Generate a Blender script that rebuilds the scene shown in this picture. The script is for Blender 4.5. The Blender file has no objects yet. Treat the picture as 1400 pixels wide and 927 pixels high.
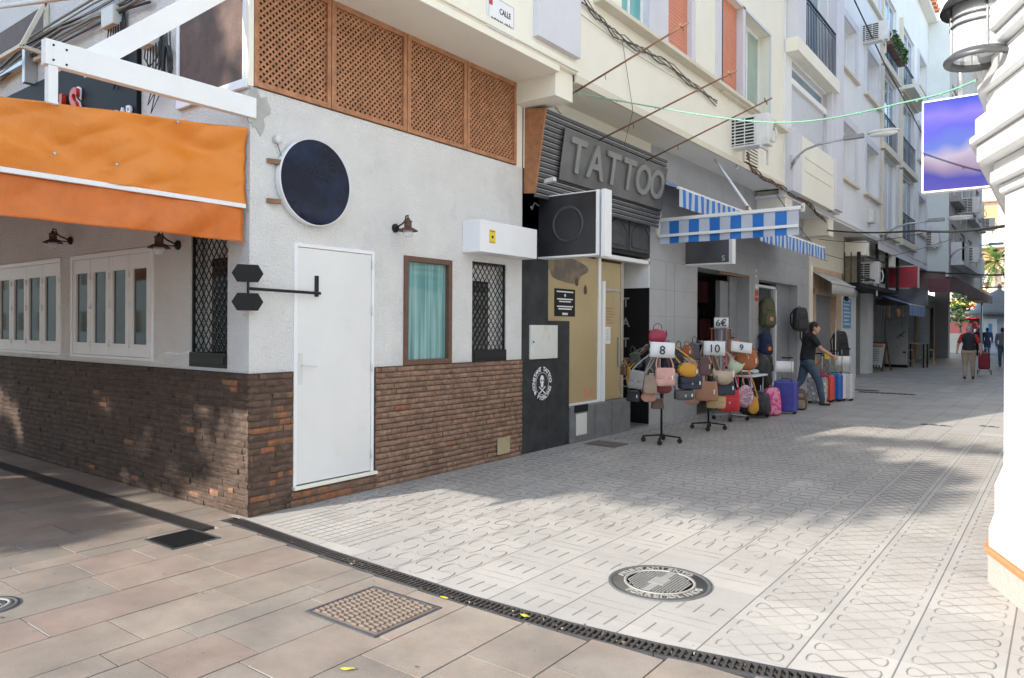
import bpy, bmesh, math, random
from mathutils import Vector, Matrix, noise
random.seed(7)
SC = bpy.context.scene
COL = SC.collection
PI = math.pi
R = math.radians

# ------------------------------------------------------------------ camera model (metres, street runs along +Y)
FOC, HCAM = 1000.0, 1.6
CAM = Vector((5.43, -3.55, 1.6)); YAW = R(37.05); ROLL = .0057; HORY = 447.5
AX = Vector((-math.sin(YAW), math.cos(YAW), 0)); RX = Vector((math.cos(YAW), math.sin(YAW), 0))
def ray(px, py):
    u = (px-700)/FOC; v = (HORY-py)/FOC
    u, v = u+ROLL*v, v-ROLL*u
    return AX + RX*u + Vector((0, 0, v))
def at(px, py, t): return CAM + ray(px, py)*t
def onx(px, py, x=0.):
    d = ray(px, py); return CAM + d*((x-CAM.x)/d.x)
def ony(px, py, y=0.):
    d = ray(px, py); return CAM + d*((y-CAM.y)/d.y)
def onz(px, py, z=0.):
    d = ray(px, py); return CAM + d*((z-CAM.z)/d.z)

# ------------------------------------------------------------------ materials
def srgb(r, g, b):
    f = lambda c: ((c/255+.055)/1.055)**2.4 if c > 10 else c/255/12.92
    return (f(r), f(g), f(b))
def _nm(name):
    m = bpy.data.materials.new(name); m.use_nodes = True
    return m, m.node_tree, m.node_tree.nodes['Principled BSDF']
def _noise(nt, sc, det=4, vec=None, rough=.6):
    n = nt.nodes.new('ShaderNodeTexNoise'); n.inputs['Scale'].default_value = sc
    n.inputs['Detail'].default_value = det; n.inputs['Roughness'].default_value = rough
    if vec is None:
        tc = nt.nodes.get('TC')
        if tc is None: tc = nt.nodes.new('ShaderNodeTexCoord'); tc.name = 'TC'
        vec = tc.outputs['Object']
    nt.links.new(vec, n.inputs['Vector']); return n
def _ramp(nt, src, a, b, lo=.3, hi=.7):
    r = nt.nodes.new('ShaderNodeValToRGB'); r.color_ramp.elements[0].position = lo; r.color_ramp.elements[1].position = hi
    r.color_ramp.elements[0].color = (*a, 1); r.color_ramp.elements[1].color = (*b, 1)
    nt.links.new(src, r.inputs[0]); return r
def _mix(nt, fac, a, b, mode='MIX'):
    m = nt.nodes.new('ShaderNodeMix'); m.data_type = 'RGBA'; m.blend_type = mode
    for k, v in ((0, fac), (6, a), (7, b)):
        if hasattr(v, 'is_output'): nt.links.new(v, m.inputs[k])
        elif k == 0: m.inputs[0].default_value = v
        else: m.inputs[k].default_value = (*v[:3], 1)
    return m.outputs[2]
def _bump(nt, bs, src, strength, dist):
    b = nt.nodes.new('ShaderNodeBump'); b.inputs['Strength'].default_value = strength; b.inputs['Distance'].default_value = dist
    nt.links.new(src, b.inputs['Height']); nt.links.new(b.outputs[0], bs.inputs['Normal']); return b
def M(name, col, rough=.7, var=.12, sc=5, bump=0., bsc=60, bd=.01, metal=0., spec=.5, dirt=None, dsc=1.6, dlo=.52, dhi=.75, attr=False, vec=None):
    m, nt, bs = _nm(name)
    bs.inputs['Roughness'].default_value = rough; bs.inputs['Metallic'].default_value = metal
    bs.inputs['Specular IOR Level'].default_value = spec
    n = _noise(nt, sc)
    if attr:
        a = nt.nodes.new('ShaderNodeAttribute'); a.attribute_name = 'Col'
        g = _ramp(nt, n.outputs[0], (1-var,)*3, (1+var,)*3)
        c = _mix(nt, 1., a.outputs['Color'], g.outputs[0], 'MULTIPLY')
    else:
        c = _ramp(nt, n.outputs[0], tuple(v*(1-var) for v in col), tuple(min(1, v*(1+var)) for v in col)).outputs[0]
    if dirt:
        d = _noise(nt, dsc, 8, rough=.7)
        f = _ramp(nt, d.outputs[0], (0,)*3, (1,)*3, dlo, dhi)
        c = _mix(nt, f.outputs[0], c, dirt)
    nt.links.new(c, bs.inputs['Base Color'])
    if bump:
        b = _noise(nt, bsc, 5); _bump(nt, bs, b.outputs[0], bump, bd)
    return m
def emit_free_glass(name, col, alpha=.35, rough=.05):
    m, nt, bs = _nm(name); bs.inputs['Base Color'].default_value = (*col, 1); bs.inputs['Roughness'].default_value = rough
    bs.inputs['Alpha'].default_value = alpha; return m
MT = {}
def mk(key, *a, **k):
    MT[key] = M(key, *a, **k); return MT[key]
mk('stucco', (.82, .805, .78), .9, .04, 3, 1., 55, .03, dirt=(.58, .56, .53), dsc=1.3, dlo=.55, dhi=.9)
mk('white', (.80, .80, .81), .45, .03, 3)
mk('door_white', (.74, .735, .72), .4, .03, 2, dirt=(.66, .60, .50), dsc=3.5, dlo=.60, dhi=.82)
mk('whitewash', (.82, .82, .81), .7, .03, 4, .25, 30)
mk('cream', (.84, .80, .69), .85, .03, 1.5, .2, 60, dirt=(.72, .67, .56), dsc=.8, dlo=.58, dhi=.85)
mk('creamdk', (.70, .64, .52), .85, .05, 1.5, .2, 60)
mk('lilac', (.66, .65, .69), .85, .04, 2, .15, 60)
mk('greywall', (.79, .785, .785), .85, .05, 1.2, .2, 50, dirt=(.62, .62, .62), dsc=.6, dlo=.55, dhi=.85)
mk('bluewall', (.50, .53, .58), .85, .06, 1.2, .2, 50, dirt=(.38, .38, .38), dsc=.9)
mk('palegreen', (.70, .74, .73), .85, .05, 1.2, .1, 50)
mk('brownwall', (.42, .39, .37), .85, .08, 1.2, .1, 50)
mk('tile_grey', (.40, .405, .42), .5, .05, 2, dirt=(.31, .31, .32), dsc=1.2)
mk('lattice', (.40, .18, .085), .6, .25, 9, .3, 90, dirt=(.26, .12, .06), dsc=3)
mk('orange', (.70, .22, .02), .42, .05, 1.2, .35, 3.5, .05)
mk('blue', (.015, .16, .52), .6, .08, 3)
mk('awnwhite', (.50, .54, .62), .7, .05, 3)
mk('black', (.009, .009, .010), .55, .2, 8, spec=.25)
mk('iron', (.016, .0155, .0155), .5, .2, 20, .2, 90, spec=.3)
mk('charcoal', (.034, .036, .038), .75, .35, 4, .5, 30, .01, spec=.3)
mk('darkmetal', (.10, .10, .105), .45, .15, 8, metal=.5)
mk('steel', (.45, .46, .47), .35, .1, 8, metal=.8)
mk('rust', (.24, .13, .075), .8, .3, 12, .3, 60)
mk('dkbrown', (.09, .045, .028), .6, .25, 10, .3, 60)
mk('brownframe', (.13, .065, .04), .5, .15, 20)
mk('wood', (.45, .30, .15), .6, .15, 10)
mk('sidewood', (.36, .16, .07), .7, .2, 14, .3, 80)
mk('gold', (.42, .32, .16), .28, .08, 1.5, .25, 3, .03)
mk('plinth', (.16, .165, .17), .4, .2, 6)
mk('plastic', (.66, .66, .62), .45, .06, 4, dirt=(.45, .42, .36), dsc=4)
mk('acwhite', (.72, .72, .70), .45, .05, 4, dirt=(.5, .48, .44), dsc=4)
mk('cable', (.03, .03, .032), .5, .1, 10)
mk('cablelt', (.24, .225, .195), .6, .1, 10)
mk('orangeshutter', (.66, .25, .15), .6, .06, 4)
mk('shutter', (.30, .30, .305), .6, .1, 5)
mk('shutterlt', (.62, .63, .67), .5, .05, 5)
mk('tan', (.58, .42, .29), .85, .12, 2, dirt=(.42, .28, .18), dsc=1.5)
mk('stone', (.34, .27, .19), .9, .4, 12, .5, 25)
mk('redsign', (.48, .03, .06), .4, .1, 3)
mk('canopybrown', (.20, .14, .13), .8, .2, 3)  # lightened so the colour carries the far haze
mk('rooftile', (.50, .17, .09), .8, .25, 10, .5, 25)
mk('sand', (.80, .55, .30), .8, .1, 1)
mk('peach', (.80, .62, .48), .8, .08, 1)
mk('paper', (.78, .78, .77), .7, .03, 5)
mk('ink', (.03, .03, .035), .6, 0)
mk('inkred', (.60, .04, .02), .4, .1)
mk('inkwhite', (.78, .78, .78), .5, 0)
mk('inkgrey', (.30, .30, .31), .5, .1)
mk('yellow', (.80, .58, .03), .5, .05)
mk('navy', (.012, .025, .10), .15, .5, 3)
mk('glassdark', (.02, .025, .03), .04, .3, 2, spec=.9)
mk('glassblue', (.16, .26, .36), .06, .3, .6, spec=.9)
mk('teal', (.10, .36, .37), .06, .25, 1.2, spec=.9)
def _teal():
    m, nt, bs = _nm('teal_curtain'); MT['tealcurtain'] = m
    tc = nt.nodes.new('ShaderNodeTexCoord'); tc.name = 'TC'; mp = nt.nodes.new('ShaderNodeMapping'); mp.inputs['Scale'].default_value = (1, 16, .5); nt.links.new(tc.outputs['Object'], mp.inputs[0])
    n = _noise(nt, 1.2, 4, vec=mp.outputs[0]); r = _ramp(nt, n.outputs[0], (.06, .20, .20), (.26, .46, .45), .35, .65); nt.links.new(r.outputs[0], bs.inputs['Base Color']); bs.inputs['Roughness'].default_value = .04; bs.inputs['Specular IOR Level'].default_value = .8  # curtain folds put into the pane colour as lighter and darker stripes
_teal()
mk('greencurtain', (.30, .40, .33), .2, .1, 2, spec=.7)
mk('dark', (.014, .014, .015), .9, .2, spec=.2)
mk('wine', (.12, .015, .02), .7, .2)
mk('green_cord', (.18, .38, .27), .5, .1)
mk('skin', (.50, .27, .18), .55, .08, 10)
mk('skin2', (.58, .36, .27), .55, .08, 10)
mk('hairblack', (.012, .010, .009), .6, .3, 40, .5, 90)
mk('hairgrey', (.42, .41, .40), .7, .2, 40, .5, 90)
mk('denim', (.055, .085, .13), .85, .35, 9, .2, 60)
mk('khaki', (.40, .32, .25), .85, .1, 6, .1, 30)
mk('redcloth', (.50, .035, .035), .8, .12, 6)
mk('tshirt', (.016, .016, .018), .9, .25, 8)
mk('greycloth', (.17, .17, .19), .85, .12, 6)
mk('bluecloth', (.05, .07, .16), .85, .12, 6)
mk('shoe', (.02, .018, .018), .5, .2)
mk('leaf', (.055, .13, .025), .6, .4, 3)
mk('leaf2', (.035, .085, .025), .6, .4, 3)
mk('palmleaf', (.11, .20, .04), .6, .3, 3)
mk('bark', (.20, .15, .10), .9, .3, 10, .6, 20)
mk('granite', (.52, .46, .41), .6, .25, 90, .1, 60)
mk('terracotta', (.52, .24, .10), .6, .15, 12)
mk('lampglass0', (.75, .77, .77), .2, .1)
MT['lampglass'] = emit_free_glass('lamp_glass', (.85, .88, .9), .45, .12)
MT['clearglass'] = emit_free_glass('clear_glass', (.25, .3, .32), .22, .02)

def clone(key, col, rough=.6, **k):
    if key not in MT: mk(key, col, rough, .12, 8, **k)
    return MT[key]

# ------------------------------------------------------------------ mesh builder
ORI = {}
class B:
    def __init__(s): s.bm = bmesh.new(); s.cl = None
    def face(s, pts, mi=0):
        f = s.bm.faces.new([s.bm.verts.new(p) for p in pts]); f.material_index = mi; return f
    def box(s, x0, x1, y0, y1, z0, z1, mi=0, mat=None):
        if x0 > x1: x0, x1 = x1, x0
        if y0 > y1: y0, y1 = y1, y0
        if z0 > z1: z0, z1 = z1, z0
        v = [s.bm.verts.new(mat @ Vector(p) if mat else p) for p in ((x0,y0,z0),(x1,y0,z0),(x1,y1,z0),(x0,y1,z0),(x0,y0,z1),(x1,y0,z1),(x1,y1,z1),(x0,y1,z1))]
        out = []
        for q in ((0,3,2,1),(4,5,6,7),(0,1,5,4),(1,2,6,5),(2,3,7,6),(3,0,4,7)):
            f = s.bm.faces.new([v[i] for i in q]); f.material_index = mi; out.append(f)
        return out
    def prism(s, pts, vec, mi=0):
        vec = Vector(vec); a = [s.bm.verts.new(p) for p in pts]; b = [s.bm.verts.new(Vector(p)+vec) for p in pts]
        n = len(pts)
        fs = [s.bm.faces.new(a[::-1]), s.bm.faces.new(b)]
        for i in range(n): fs.append(s.bm.faces.new([a[i], a[(i+1) % n], b[(i+1) % n], b[i]]))
        for f in fs: f.material_index = mi
        bmesh.ops.recalc_face_normals(s.bm, faces=fs); return fs
    def tube(s, pts, r, seg=6, mi=0, cap=True, r1=None):
        pts = [Vector(p) for p in pts]; n = len(pts); rings = []
        up = Vector((0, 0, 1)); prev = None
        for i, p in enumerate(pts):
            d = (pts[min(i+1, n-1)]-pts[max(i-1, 0)])
            if d.length < 1e-9: d = Vector((0, 0, 1))
            d.normalize()
            if prev is None:
                a = d.cross(up if abs(d.z) < .95 else Vector((1, 0, 0))).normalized()
            else:
                a = (prev - d*prev.dot(d))
                a = a.normalized() if a.length > 1e-6 else d.cross(up).normalized()
            prev = a; b = d.cross(a)
            rr = r if r1 is None else r+(r1-r)*i/(n-1)
            rings.append([s.bm.verts.new(p+a*rr*math.cos(2*PI*k/seg)+b*rr*math.sin(2*PI*k/seg)) for k in range(seg)])
        for i in range(n-1):
            for k in range(seg):
                f = s.bm.faces.new([rings[i][k], rings[i][(k+1) % seg], rings[i+1][(k+1) % seg], rings[i+1][k]]); f.material_index = mi; f.smooth = True
        if cap:
            f = s.bm.faces.new(rings[0][::-1]); f.material_index = mi
            f = s.bm.faces.new(rings[-1]); f.material_index = mi
    def bar(s, a, b, w, h, mi=0, up=(0, 0, 1)):
        a, b = Vector(a), Vector(b); d = (b-a).normalized(); up = Vector(up)
        if abs(d.dot(up)) > .98: up = Vector((1, 0, 0))
        sx = d.cross(up).normalized()*w/2; sz = sx.cross(d).normalized()*h/2
        v = [s.bm.verts.new(p) for p in (a-sx-sz, a+sx-sz, a+sx+sz, a-sx+sz, b-sx-sz, b+sx-sz, b+sx+sz, b-sx+sz)]
        for q in ((3,2,1,0),(4,5,6,7),(0,1,5,4),(1,2,6,5),(2,3,7,6),(3,0,4,7)):
            f = s.bm.faces.new([v[i] for i in q]); f.material_index = mi
    def lathe(s, prof, c=(0, 0, 0), seg=24, mi=0, mat=None, smooth=True, cap=True):
        c = Vector(c); rings = []
        for r, z in prof:
            ring = []
            for k in range(seg):
                p = Vector((r*math.cos(2*PI*k/seg), r*math.sin(2*PI*k/seg), z))
                ring.append(s.bm.verts.new(c+(mat @ p if mat else p)))
            rings.append(ring)
        for i in range(len(prof)-1):
            for k in range(seg):
                f = s.bm.faces.new([rings[i][k], rings[i][(k+1) % seg], rings[i+1][(k+1) % seg], rings[i+1][k]]); f.material_index = mi; f.smooth = smooth
        if prof[0] == prof[-1] or not cap: return
        if prof[0][0] > 1e-4: s.bm.faces.new(rings[0][::-1]).material_index = mi
        if prof[-1][0] > 1e-4: s.bm.faces.new(rings[-1]).material_index = mi
    def sq(s, w, d, h, e=.5, ez=.5, taper=1., c=(0, 0, 0), mat=None, mi=0, nu=20, nv=12, lo=-PI/2, hi=PI/2):
        # superquadric; taper = width at the top divided by width at the bottom
        f = lambda v, p: math.copysign(abs(v)**p, v)
        c = Vector(c); rings = []
        for j in range(nv+1):
            t = lo+(hi-lo)*j/nv; ring = []
            for i in range(nu):
                a = 2*PI*i/nu
                z = f(math.sin(t), ez); k = 1+(taper-1)*(z+1)/2
                p = Vector((w/2*f(math.cos(t), ez)*f(math.cos(a), e)*k, d/2*f(math.cos(t), ez)*f(math.sin(a), e)*k, h/2*z))
                ring.append(s.bm.verts.new(c+(mat @ p if mat else p)))
            rings.append(ring)
        for j in range(nv):
            for i in range(nu):
                g = s.bm.faces.new([rings[j][i], rings[j][(i+1) % nu], rings[j+1][(i+1) % nu], rings[j+1][i]]); g.material_index = mi; g.smooth = True
    def grid(s, f, nu, nv, mi=0, smooth=True):
        v = [[s.bm.verts.new(f(i/nu, j/nv)) for j in range(nv+1)] for i in range(nu+1)]
        for i in range(nu):
            for j in range(nv):
                g = s.bm.faces.new([v[i][j], v[i+1][j], v[i+1][j+1], v[i][j+1]]); g.material_index = mi; g.smooth = smooth
    def color(s, faces, c):
        if s.cl is None: s.cl = s.bm.loops.layers.float_color.new('Col')
        for f in faces:
            for l in f.loops: l[s.cl] = (*c, 1)
    def build(s, name, mats, parent=None, bevel=0, solid=0, weld=False, sub=0, bseg=2):
        if weld: bmesh.ops.remove_doubles(s.bm, verts=s.bm.verts, dist=1e-5)
        me = bpy.data.meshes.new(name); s.bm.to_mesh(me); s.bm.free()
        return link(name, me, mats, parent, bevel, solid, sub, bseg)
def link(name, me, mats, parent=None, bevel=0, solid=0, sub=0, bseg=2):
    if not isinstance(mats, (list, tuple)): mats = [mats]
    if len(me.materials): me.materials.clear()
    for m in mats: me.materials.append(MT[m] if isinstance(m, str) else m)
    o = bpy.data.objects.new(name, me); COL.objects.link(o)
    if parent is not None:
        o.parent = parent
        if parent in ORI: o.location = -ORI[parent]
    if solid:
        q = o.modifiers.new('Solidify', 'SOLIDIFY'); q.thickness = solid; q.offset = 0
    if bevel:
        q = o.modifiers.new('Bevel', 'BEVEL'); q.width = bevel; q.segments = bseg; q.limit_method = 'ANGLE'; q.angle_limit = R(40)
    if sub:
        q = o.modifiers.new('Sub', 'SUBSURF'); q.levels = sub; q.render_levels = sub
    return o
def tag(o, label, cat, group=None, kind=None):
    if label: o['label'] = label
    if cat: o['category'] = cat
    if group: o['group'] = group
    if kind: o['kind'] = kind
    return o
class Key(dict): pass
def T(name, label, cat, loc=(0, 0, 0), rz=0., group=None, local=False):
    o = bpy.data.objects.new(name, None); COL.objects.link(o); o.empty_display_size = .2
    o.location = loc; o.rotation_euler = (0, 0, rz); tag(o, label, cat, group)
    if not local: ORI[o] = Vector(loc)
    return o
def solo(b, name, mats, label, cat, group=None, kind=None, **k):
    # a thing that is one mesh: origin at the middle of its base
    vs = [v.co for v in b.bm.verts]
    c = Vector(((min(v.x for v in vs)+max(v.x for v in vs))/2, (min(v.y for v in vs)+max(v.y for v in vs))/2, min(v.z for v in vs)))
    for v in b.bm.verts: v.co -= c
    o = b.build(name, mats, **k); o.location = c
    return tag(o, label, cat, group, kind)
def struct(b, name, mats, kind='structure', **k):
    o = b.build(name, mats, **k); o['kind'] = kind; return o
def dup(root, loc, rz, label=None, group=None, scale=None):
    def cp(o, par):
        c = o.copy(); COL.objects.link(c); c.parent = par
        for ch in [x for x in bpy.data.objects if x.parent == o]: cp(ch, c)
        return c
    r = cp(root, None); r.location = loc; r.rotation_euler = (0, 0, rz)
    if label: r['label'] = label
    if group: r['group'] = group
    if scale: r.scale = scale
    return r
def text_mesh(s, size, depth=.004, align='CENTER', bold=0., spacing=1.):
    cu = bpy.data.curves.new('t', 'FONT'); cu.body = s; cu.size = size; cu.extrude = depth/2; cu.align_x = align; cu.align_y = 'CENTER'
    cu.offset = bold; cu.space_character = spacing; cu.resolution_u = 3
    o = bpy.data.objects.new('t', cu); COL.objects.link(o)
    bpy.context.view_layer.update()
    me = bpy.data.meshes.new_from_object(o.evaluated_get(bpy.context.evaluated_depsgraph_get()))
    bpy.data.objects.remove(o); bpy.data.curves.remove(cu); return me
def frame_mat(pos, xdir, ydir):
    x = Vector(xdir).normalized(); y = Vector(ydir).normalized(); z = x.cross(y)
    m = Matrix((x, y, z)).transposed().to_4x4(); m.translation = Vector(pos); return m
def text(name, s, size, pos, xdir, ydir, mat, parent, depth=.004, sx=1., **k):
    me = text_mesh(s, size, depth, **k)
    me.transform(frame_mat(pos, xdir, ydir) @ Matrix.Diagonal((sx, 1, 1, 1)))
    return link(name, me, mat, parent)
XF = ((0, 1, 0), (0, 0, 1))      # text on a wall that faces +X reads along +Y
YF = ((1, 0, 0), (0, 0, 1))      # text on a wall that faces -Y reads along +X
# wall sheet with openings and reveals; ax='x' faces +X, ax='y' faces -Y
def wall(b, ax, p, a0, a1, z0, z1, ops=(), depth=.2, mi=0, back=None):
    P = (lambda a, z, q=0.: (p-q, a, z)) if ax == 'x' else (lambda a, z, q=0.: (a, p+q, z))
    flip = ax == 'x'
    A = sorted({a0, a1, *[o[0] for o in ops], *[o[1] for o in ops]}); Z = sorted({z0, z1, *[o[2] for o in ops], *[o[3] for o in ops]})
    A = [a for a in A if a0-1e-6 <= a <= a1+1e-6]; Z = [z for z in Z if z0-1e-6 <= z <= z1+1e-6]
    for i in range(len(A)-1):
        for j in range(len(Z)-1):
            am, zm = (A[i]+A[i+1])/2, (Z[j]+Z[j+1])/2
            if any(o[0] < am < o[1] and o[2] < zm < o[3] for o in ops): continue
            b.face([P(A[i], Z[j]), P(A[i+1], Z[j]), P(A[i+1], Z[j+1]), P(A[i], Z[j+1])], mi)
    for o in ops:
        d = o[4] if len(o) > 4 else depth
        c = [(o[0], o[2]), (o[1], o[2]), (o[1], o[3]), (o[0], o[3])]
        for i in range(4):
            q, w = c[i], c[(i+1) % 4]
            b.face([P(*q), P(*q, d), P(*w, d), P(*w)], mi)
def bake(o):
    bpy.context.view_layer.update()
    me = bpy.data.meshes.new_from_object(o.evaluated_get(bpy.context.evaluated_depsgraph_get()))
    o.modifiers.clear(); old = o.data; nm = old.name; o.data = me; bpy.data.meshes.remove(old); me.name = nm
    return o
EXPO=1.56
# ================================================================== GROUND
def ground_mats():
    # patterned white-grey concrete tiles, .415 m
    m, nt, bs = _nm('street_tiles'); MT['tiles'] = m
    tc = nt.nodes.new('ShaderNodeTexCoord'); tc.name = 'TC'
    sep = nt.nodes.new('ShaderNodeSeparateXYZ'); nt.links.new(tc.outputs['Object'], sep.inputs[0])
    def math_(op, a, b=None, c=None):
        n = nt.nodes.new('ShaderNodeMath'); n.operation = op
        for i, v in enumerate((a, b, c)):
            if v is None: continue
            if hasattr(v, 'is_output'): nt.links.new(v, n.inputs[i])
            else: n.inputs[i].default_value = v
        return n.outputs[0]
    S = .415
    fx = math_('DIVIDE', math_('SUBTRACT', sep.outputs[0], .241), S); fy = math_('DIVIDE', sep.outputs[1], S)
    def line(f, w):
        q = math_('ABSOLUTE', math_('SUBTRACT', math_('FRACT', f), .5))
        return math_('GREATER_THAN', q, .5-w)
    lx = line(fx, .010); ly = math_('MULTIPLY', line(fy, .006), .45)
    ln = math_('MAXIMUM', lx, ly)
    cell = nt.nodes.new('ShaderNodeCombineXYZ'); nt.links.new(math_('FLOOR', fx), cell.inputs[0]); nt.links.new(math_('FLOOR', fy), cell.inputs[1])
    wn = nt.nodes.new('ShaderNodeTexWhiteNoise'); wn.noise_dimensions = '2D'; nt.links.new(cell.outputs[0], wn.inputs['Vector'])
    base = _ramp(nt, wn.outputs['Value'], (.41, .383, .345), (.495, .46, .412), 0, 1).outputs[0]
    n1 = _noise(nt, .9, 8, rough=.7)
    base = _mix(nt, _ramp(nt, n1.outputs[0], (0,)*3, (.75,)*3, .42, .75).outputs[0], base, (.31, .285, .26))
    n2 = _noise(nt, 160, 3)
    base = _mix(nt, 1., base, _ramp(nt, n2.outputs[0], (.88,)*3, (1.1,)*3).outputs[0], 'MULTIPLY')
    n3 = _noise(nt, 14, 2)      # small dark chewing-gum spots
    base = _mix(nt, _ramp(nt, n3.outputs[0], (0,)*3, (.5,)*3, .73, .76).outputs[0], base, (.12, .11, .10))
    base = _mix(nt, math_('MULTIPLY', ln, .8), base, (.11, .10, .09))
    nt.links.new(base, bs.inputs['Base Color'])
    rr = _ramp(nt, n1.outputs[0], (.38,)*3, (.62,)*3); nt.links.new(rr.outputs[0], bs.inputs['Roughness'])
    bs.inputs['Specular IOR Level'].default_value = .4
    h = math_('SUBTRACT', math_('MULTIPLY', n2.outputs[0], .15), ln)
    _bump(nt, bs, h, .5, .004)
    mk('groove', (.255, .232, .21), .75, .3, 3)
    mk('tandirt', (.09, .075, .06), .95, .3, 30)
    # sandstone-like slabs, colour per slab in the attribute
    m, nt, bs = _nm('tan_slabs'); MT['slabs'] = m
    a = nt.nodes.new('ShaderNodeAttribute'); a.attribute_name = 'Col'
    tc = nt.nodes.new('ShaderNodeTexCoord'); tc.name = 'TC'
    n = _noise(nt, 2.2, 8, rough=.65); g = _ramp(nt, n.outputs[0], (.70, .70, .70), (1.18, 1.16, 1.14), .3, .7)
    c = _mix(nt, 1., a.outputs['Color'], g.outputs[0], 'MULTIPLY')
    mp = nt.nodes.new('ShaderNodeMapping'); mp.inputs['Scale'].default_value = (1.2, 9, 1); nt.links.new(tc.outputs['Object'], mp.inputs[0])
    s = _noise(nt, 1.3, 5, vec=mp.outputs[0]); c = _mix(nt, _ramp(nt, s.outputs[0], (0,)*3, (.35,)*3, .5, .75).outputs[0], c, (.33, .20, .14))
    n2 = _noise(nt, 130, 3); c = _mix(nt, 1., c, _ramp(nt, n2.outputs[0], (.86,)*3, (1.12,)*3).outputs[0], 'MULTIPLY')
    n3 = _noise(nt, 11, 2); c = _mix(nt, _ramp(nt, n3.outputs[0], (0,)*3, (.6,)*3, .73, .755).outputs[0], c, (.08, .07, .06))
    nt.links.new(c, bs.inputs['Base Color']); bs.inputs['Roughness'].default_value = .6
    _bump(nt, bs, n2.outputs[0], .35, .004)
ground_mats()
b = B(); b.face([(-250, -250, -.03), (250, -250, -.03), (250, 250, -.03), (-250, 250, -.03)]); struct(b, 'ground', 'tandirt')

# drain centre line (street mouth), used by the paving edge too
DR = [(-.02, -.12), (1.3, -.22), (2.64, -.28), (3.3, -.255), (3.82, -.20), (4.4, -.09), (4.9, .06), (5.6, .33), (6.5, .75)]
def dry(x):
    for (xa, ya), (xb, yb) in zip(DR, DR[1:]):
        if x <= xb: return ya+(yb-ya)*(x-xa)/(xb-xa)
    return DR[-1][1]
b = B()
xs = [-.2+i*.4 for i in range(18)]
for xa, xb in zip(xs, xs[1:]):
    b.face([(xa, dry(max(xa, 0))+.06, 0), (xb, dry(max(xb, 0))+.06, 0), (xb, 1.2, 0), (xa, 1.2, 0)])
b.face([(-.3, 1.2, 0), (8, 1.2, 0), (8, 12, 0), (-.3, 12, 0)])
b.face([(-6, 12, 0), (12, 12, 0), (12, 90, 0), (-6, 90, 0)])
b.face([(-6, 4.9, -.002), (-.3, 4.9, -.002), (-.3, 12, -.002), (-6, 12, -.002)])
# raised relief lines moulded in the tiles (same slab, second material)
def ridge(pts, w=.009, h=.0028):
    w *= 1.1; h *= 1.2
    pts = [Vector((x, y, .0012)) for x, y in pts]; n = len(pts); L = []
    for i, p in enumerate(pts):
        d = (pts[min(i+1, n-1)]-pts[max(i-1, 0)]).normalized(); s = Vector((-d.y, d.x, 0))*w/2
        L.append((b.bm.verts.new(p-s), b.bm.verts.new(p+Vector((0, 0, h))), b.bm.verts.new(p+s)))
    for q, r in zip(L, L[1:]):
        for k in (0, 1):
            f = b.bm.faces.new([q[k], r[k], r[k+1], q[k+1]]); f.material_index = 1
            if f.normal.z < 0: f.normal_flip()
S = .415
for k in range(0, 16):
    x0 = .241+S*(k-1); xc = x0+S/2
    if xc < .05: x0, xc = .03, .13
    yA = dry(max(xc, 0))+.13
    if 5.4 < x0: continue
    dash = 2.3 < xc < 3.97
    ystart = 1.75+.25*math.sin(k*2.) if dash else yA
    if k <= 3: ystart = .62
    yend = 9.5
    if k >= 9 and not dash or xc > 3.97:
        Lp = .415/1.35; y = yA
        while y < yend:
            for ph in (0, PI):
                pts = []
                for i in range(23):
                    s_ = 2*PI*i/22
                    pts.append((xc+.165*math.copysign(abs(math.sin(s_+ph))**.72, math.sin(s_+ph)), y+Lp*i/22+.085*math.sin(2*s_)))
                ridge(pts, .008, .0026)
            y += Lp
    else:
        Lp = .2767; y = ystart
        while y < yend:
            for xo in (-.1, .105):
                pts = []
                for i in range(17):
                    s_ = 2*PI*i/16
                    pts.append((xc+xo+.085*math.sin(s_), y+Lp*i/16-.05*math.sin(2*s_)))
                ridge(pts, .009, .0026)
            y += Lp
    if dash:
        j = 0; y = yA
        while y < ystart-.05:
            if (Vector((xc, y))-Vector((3.41, .68))).length > .45:
                if j % 2 == 0:
                    for xo in (-.1, 0, .1): ridge([(xc+xo, y+.02), (xc+xo, y+.17)], .010, .002)
                else:
                    for q in (0, .09): ridge([(xc-.17, y+.05+q), (xc+.17, y+.05+q)], .010, .002)
            y += .2075; j += 1
for i in range(12):
    x = .35+i*.085
    if x < 1.35: ridge([(x, max(-.02, dry(x)+.12)), (x, .58)], .010, .002)
for i in range(8): ridge([(.33, -.02+i*.083), (1.32, -.02+i*.083)], .010, .002)
struct(b, 'street_paving', ['tiles', 'groove'])

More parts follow.
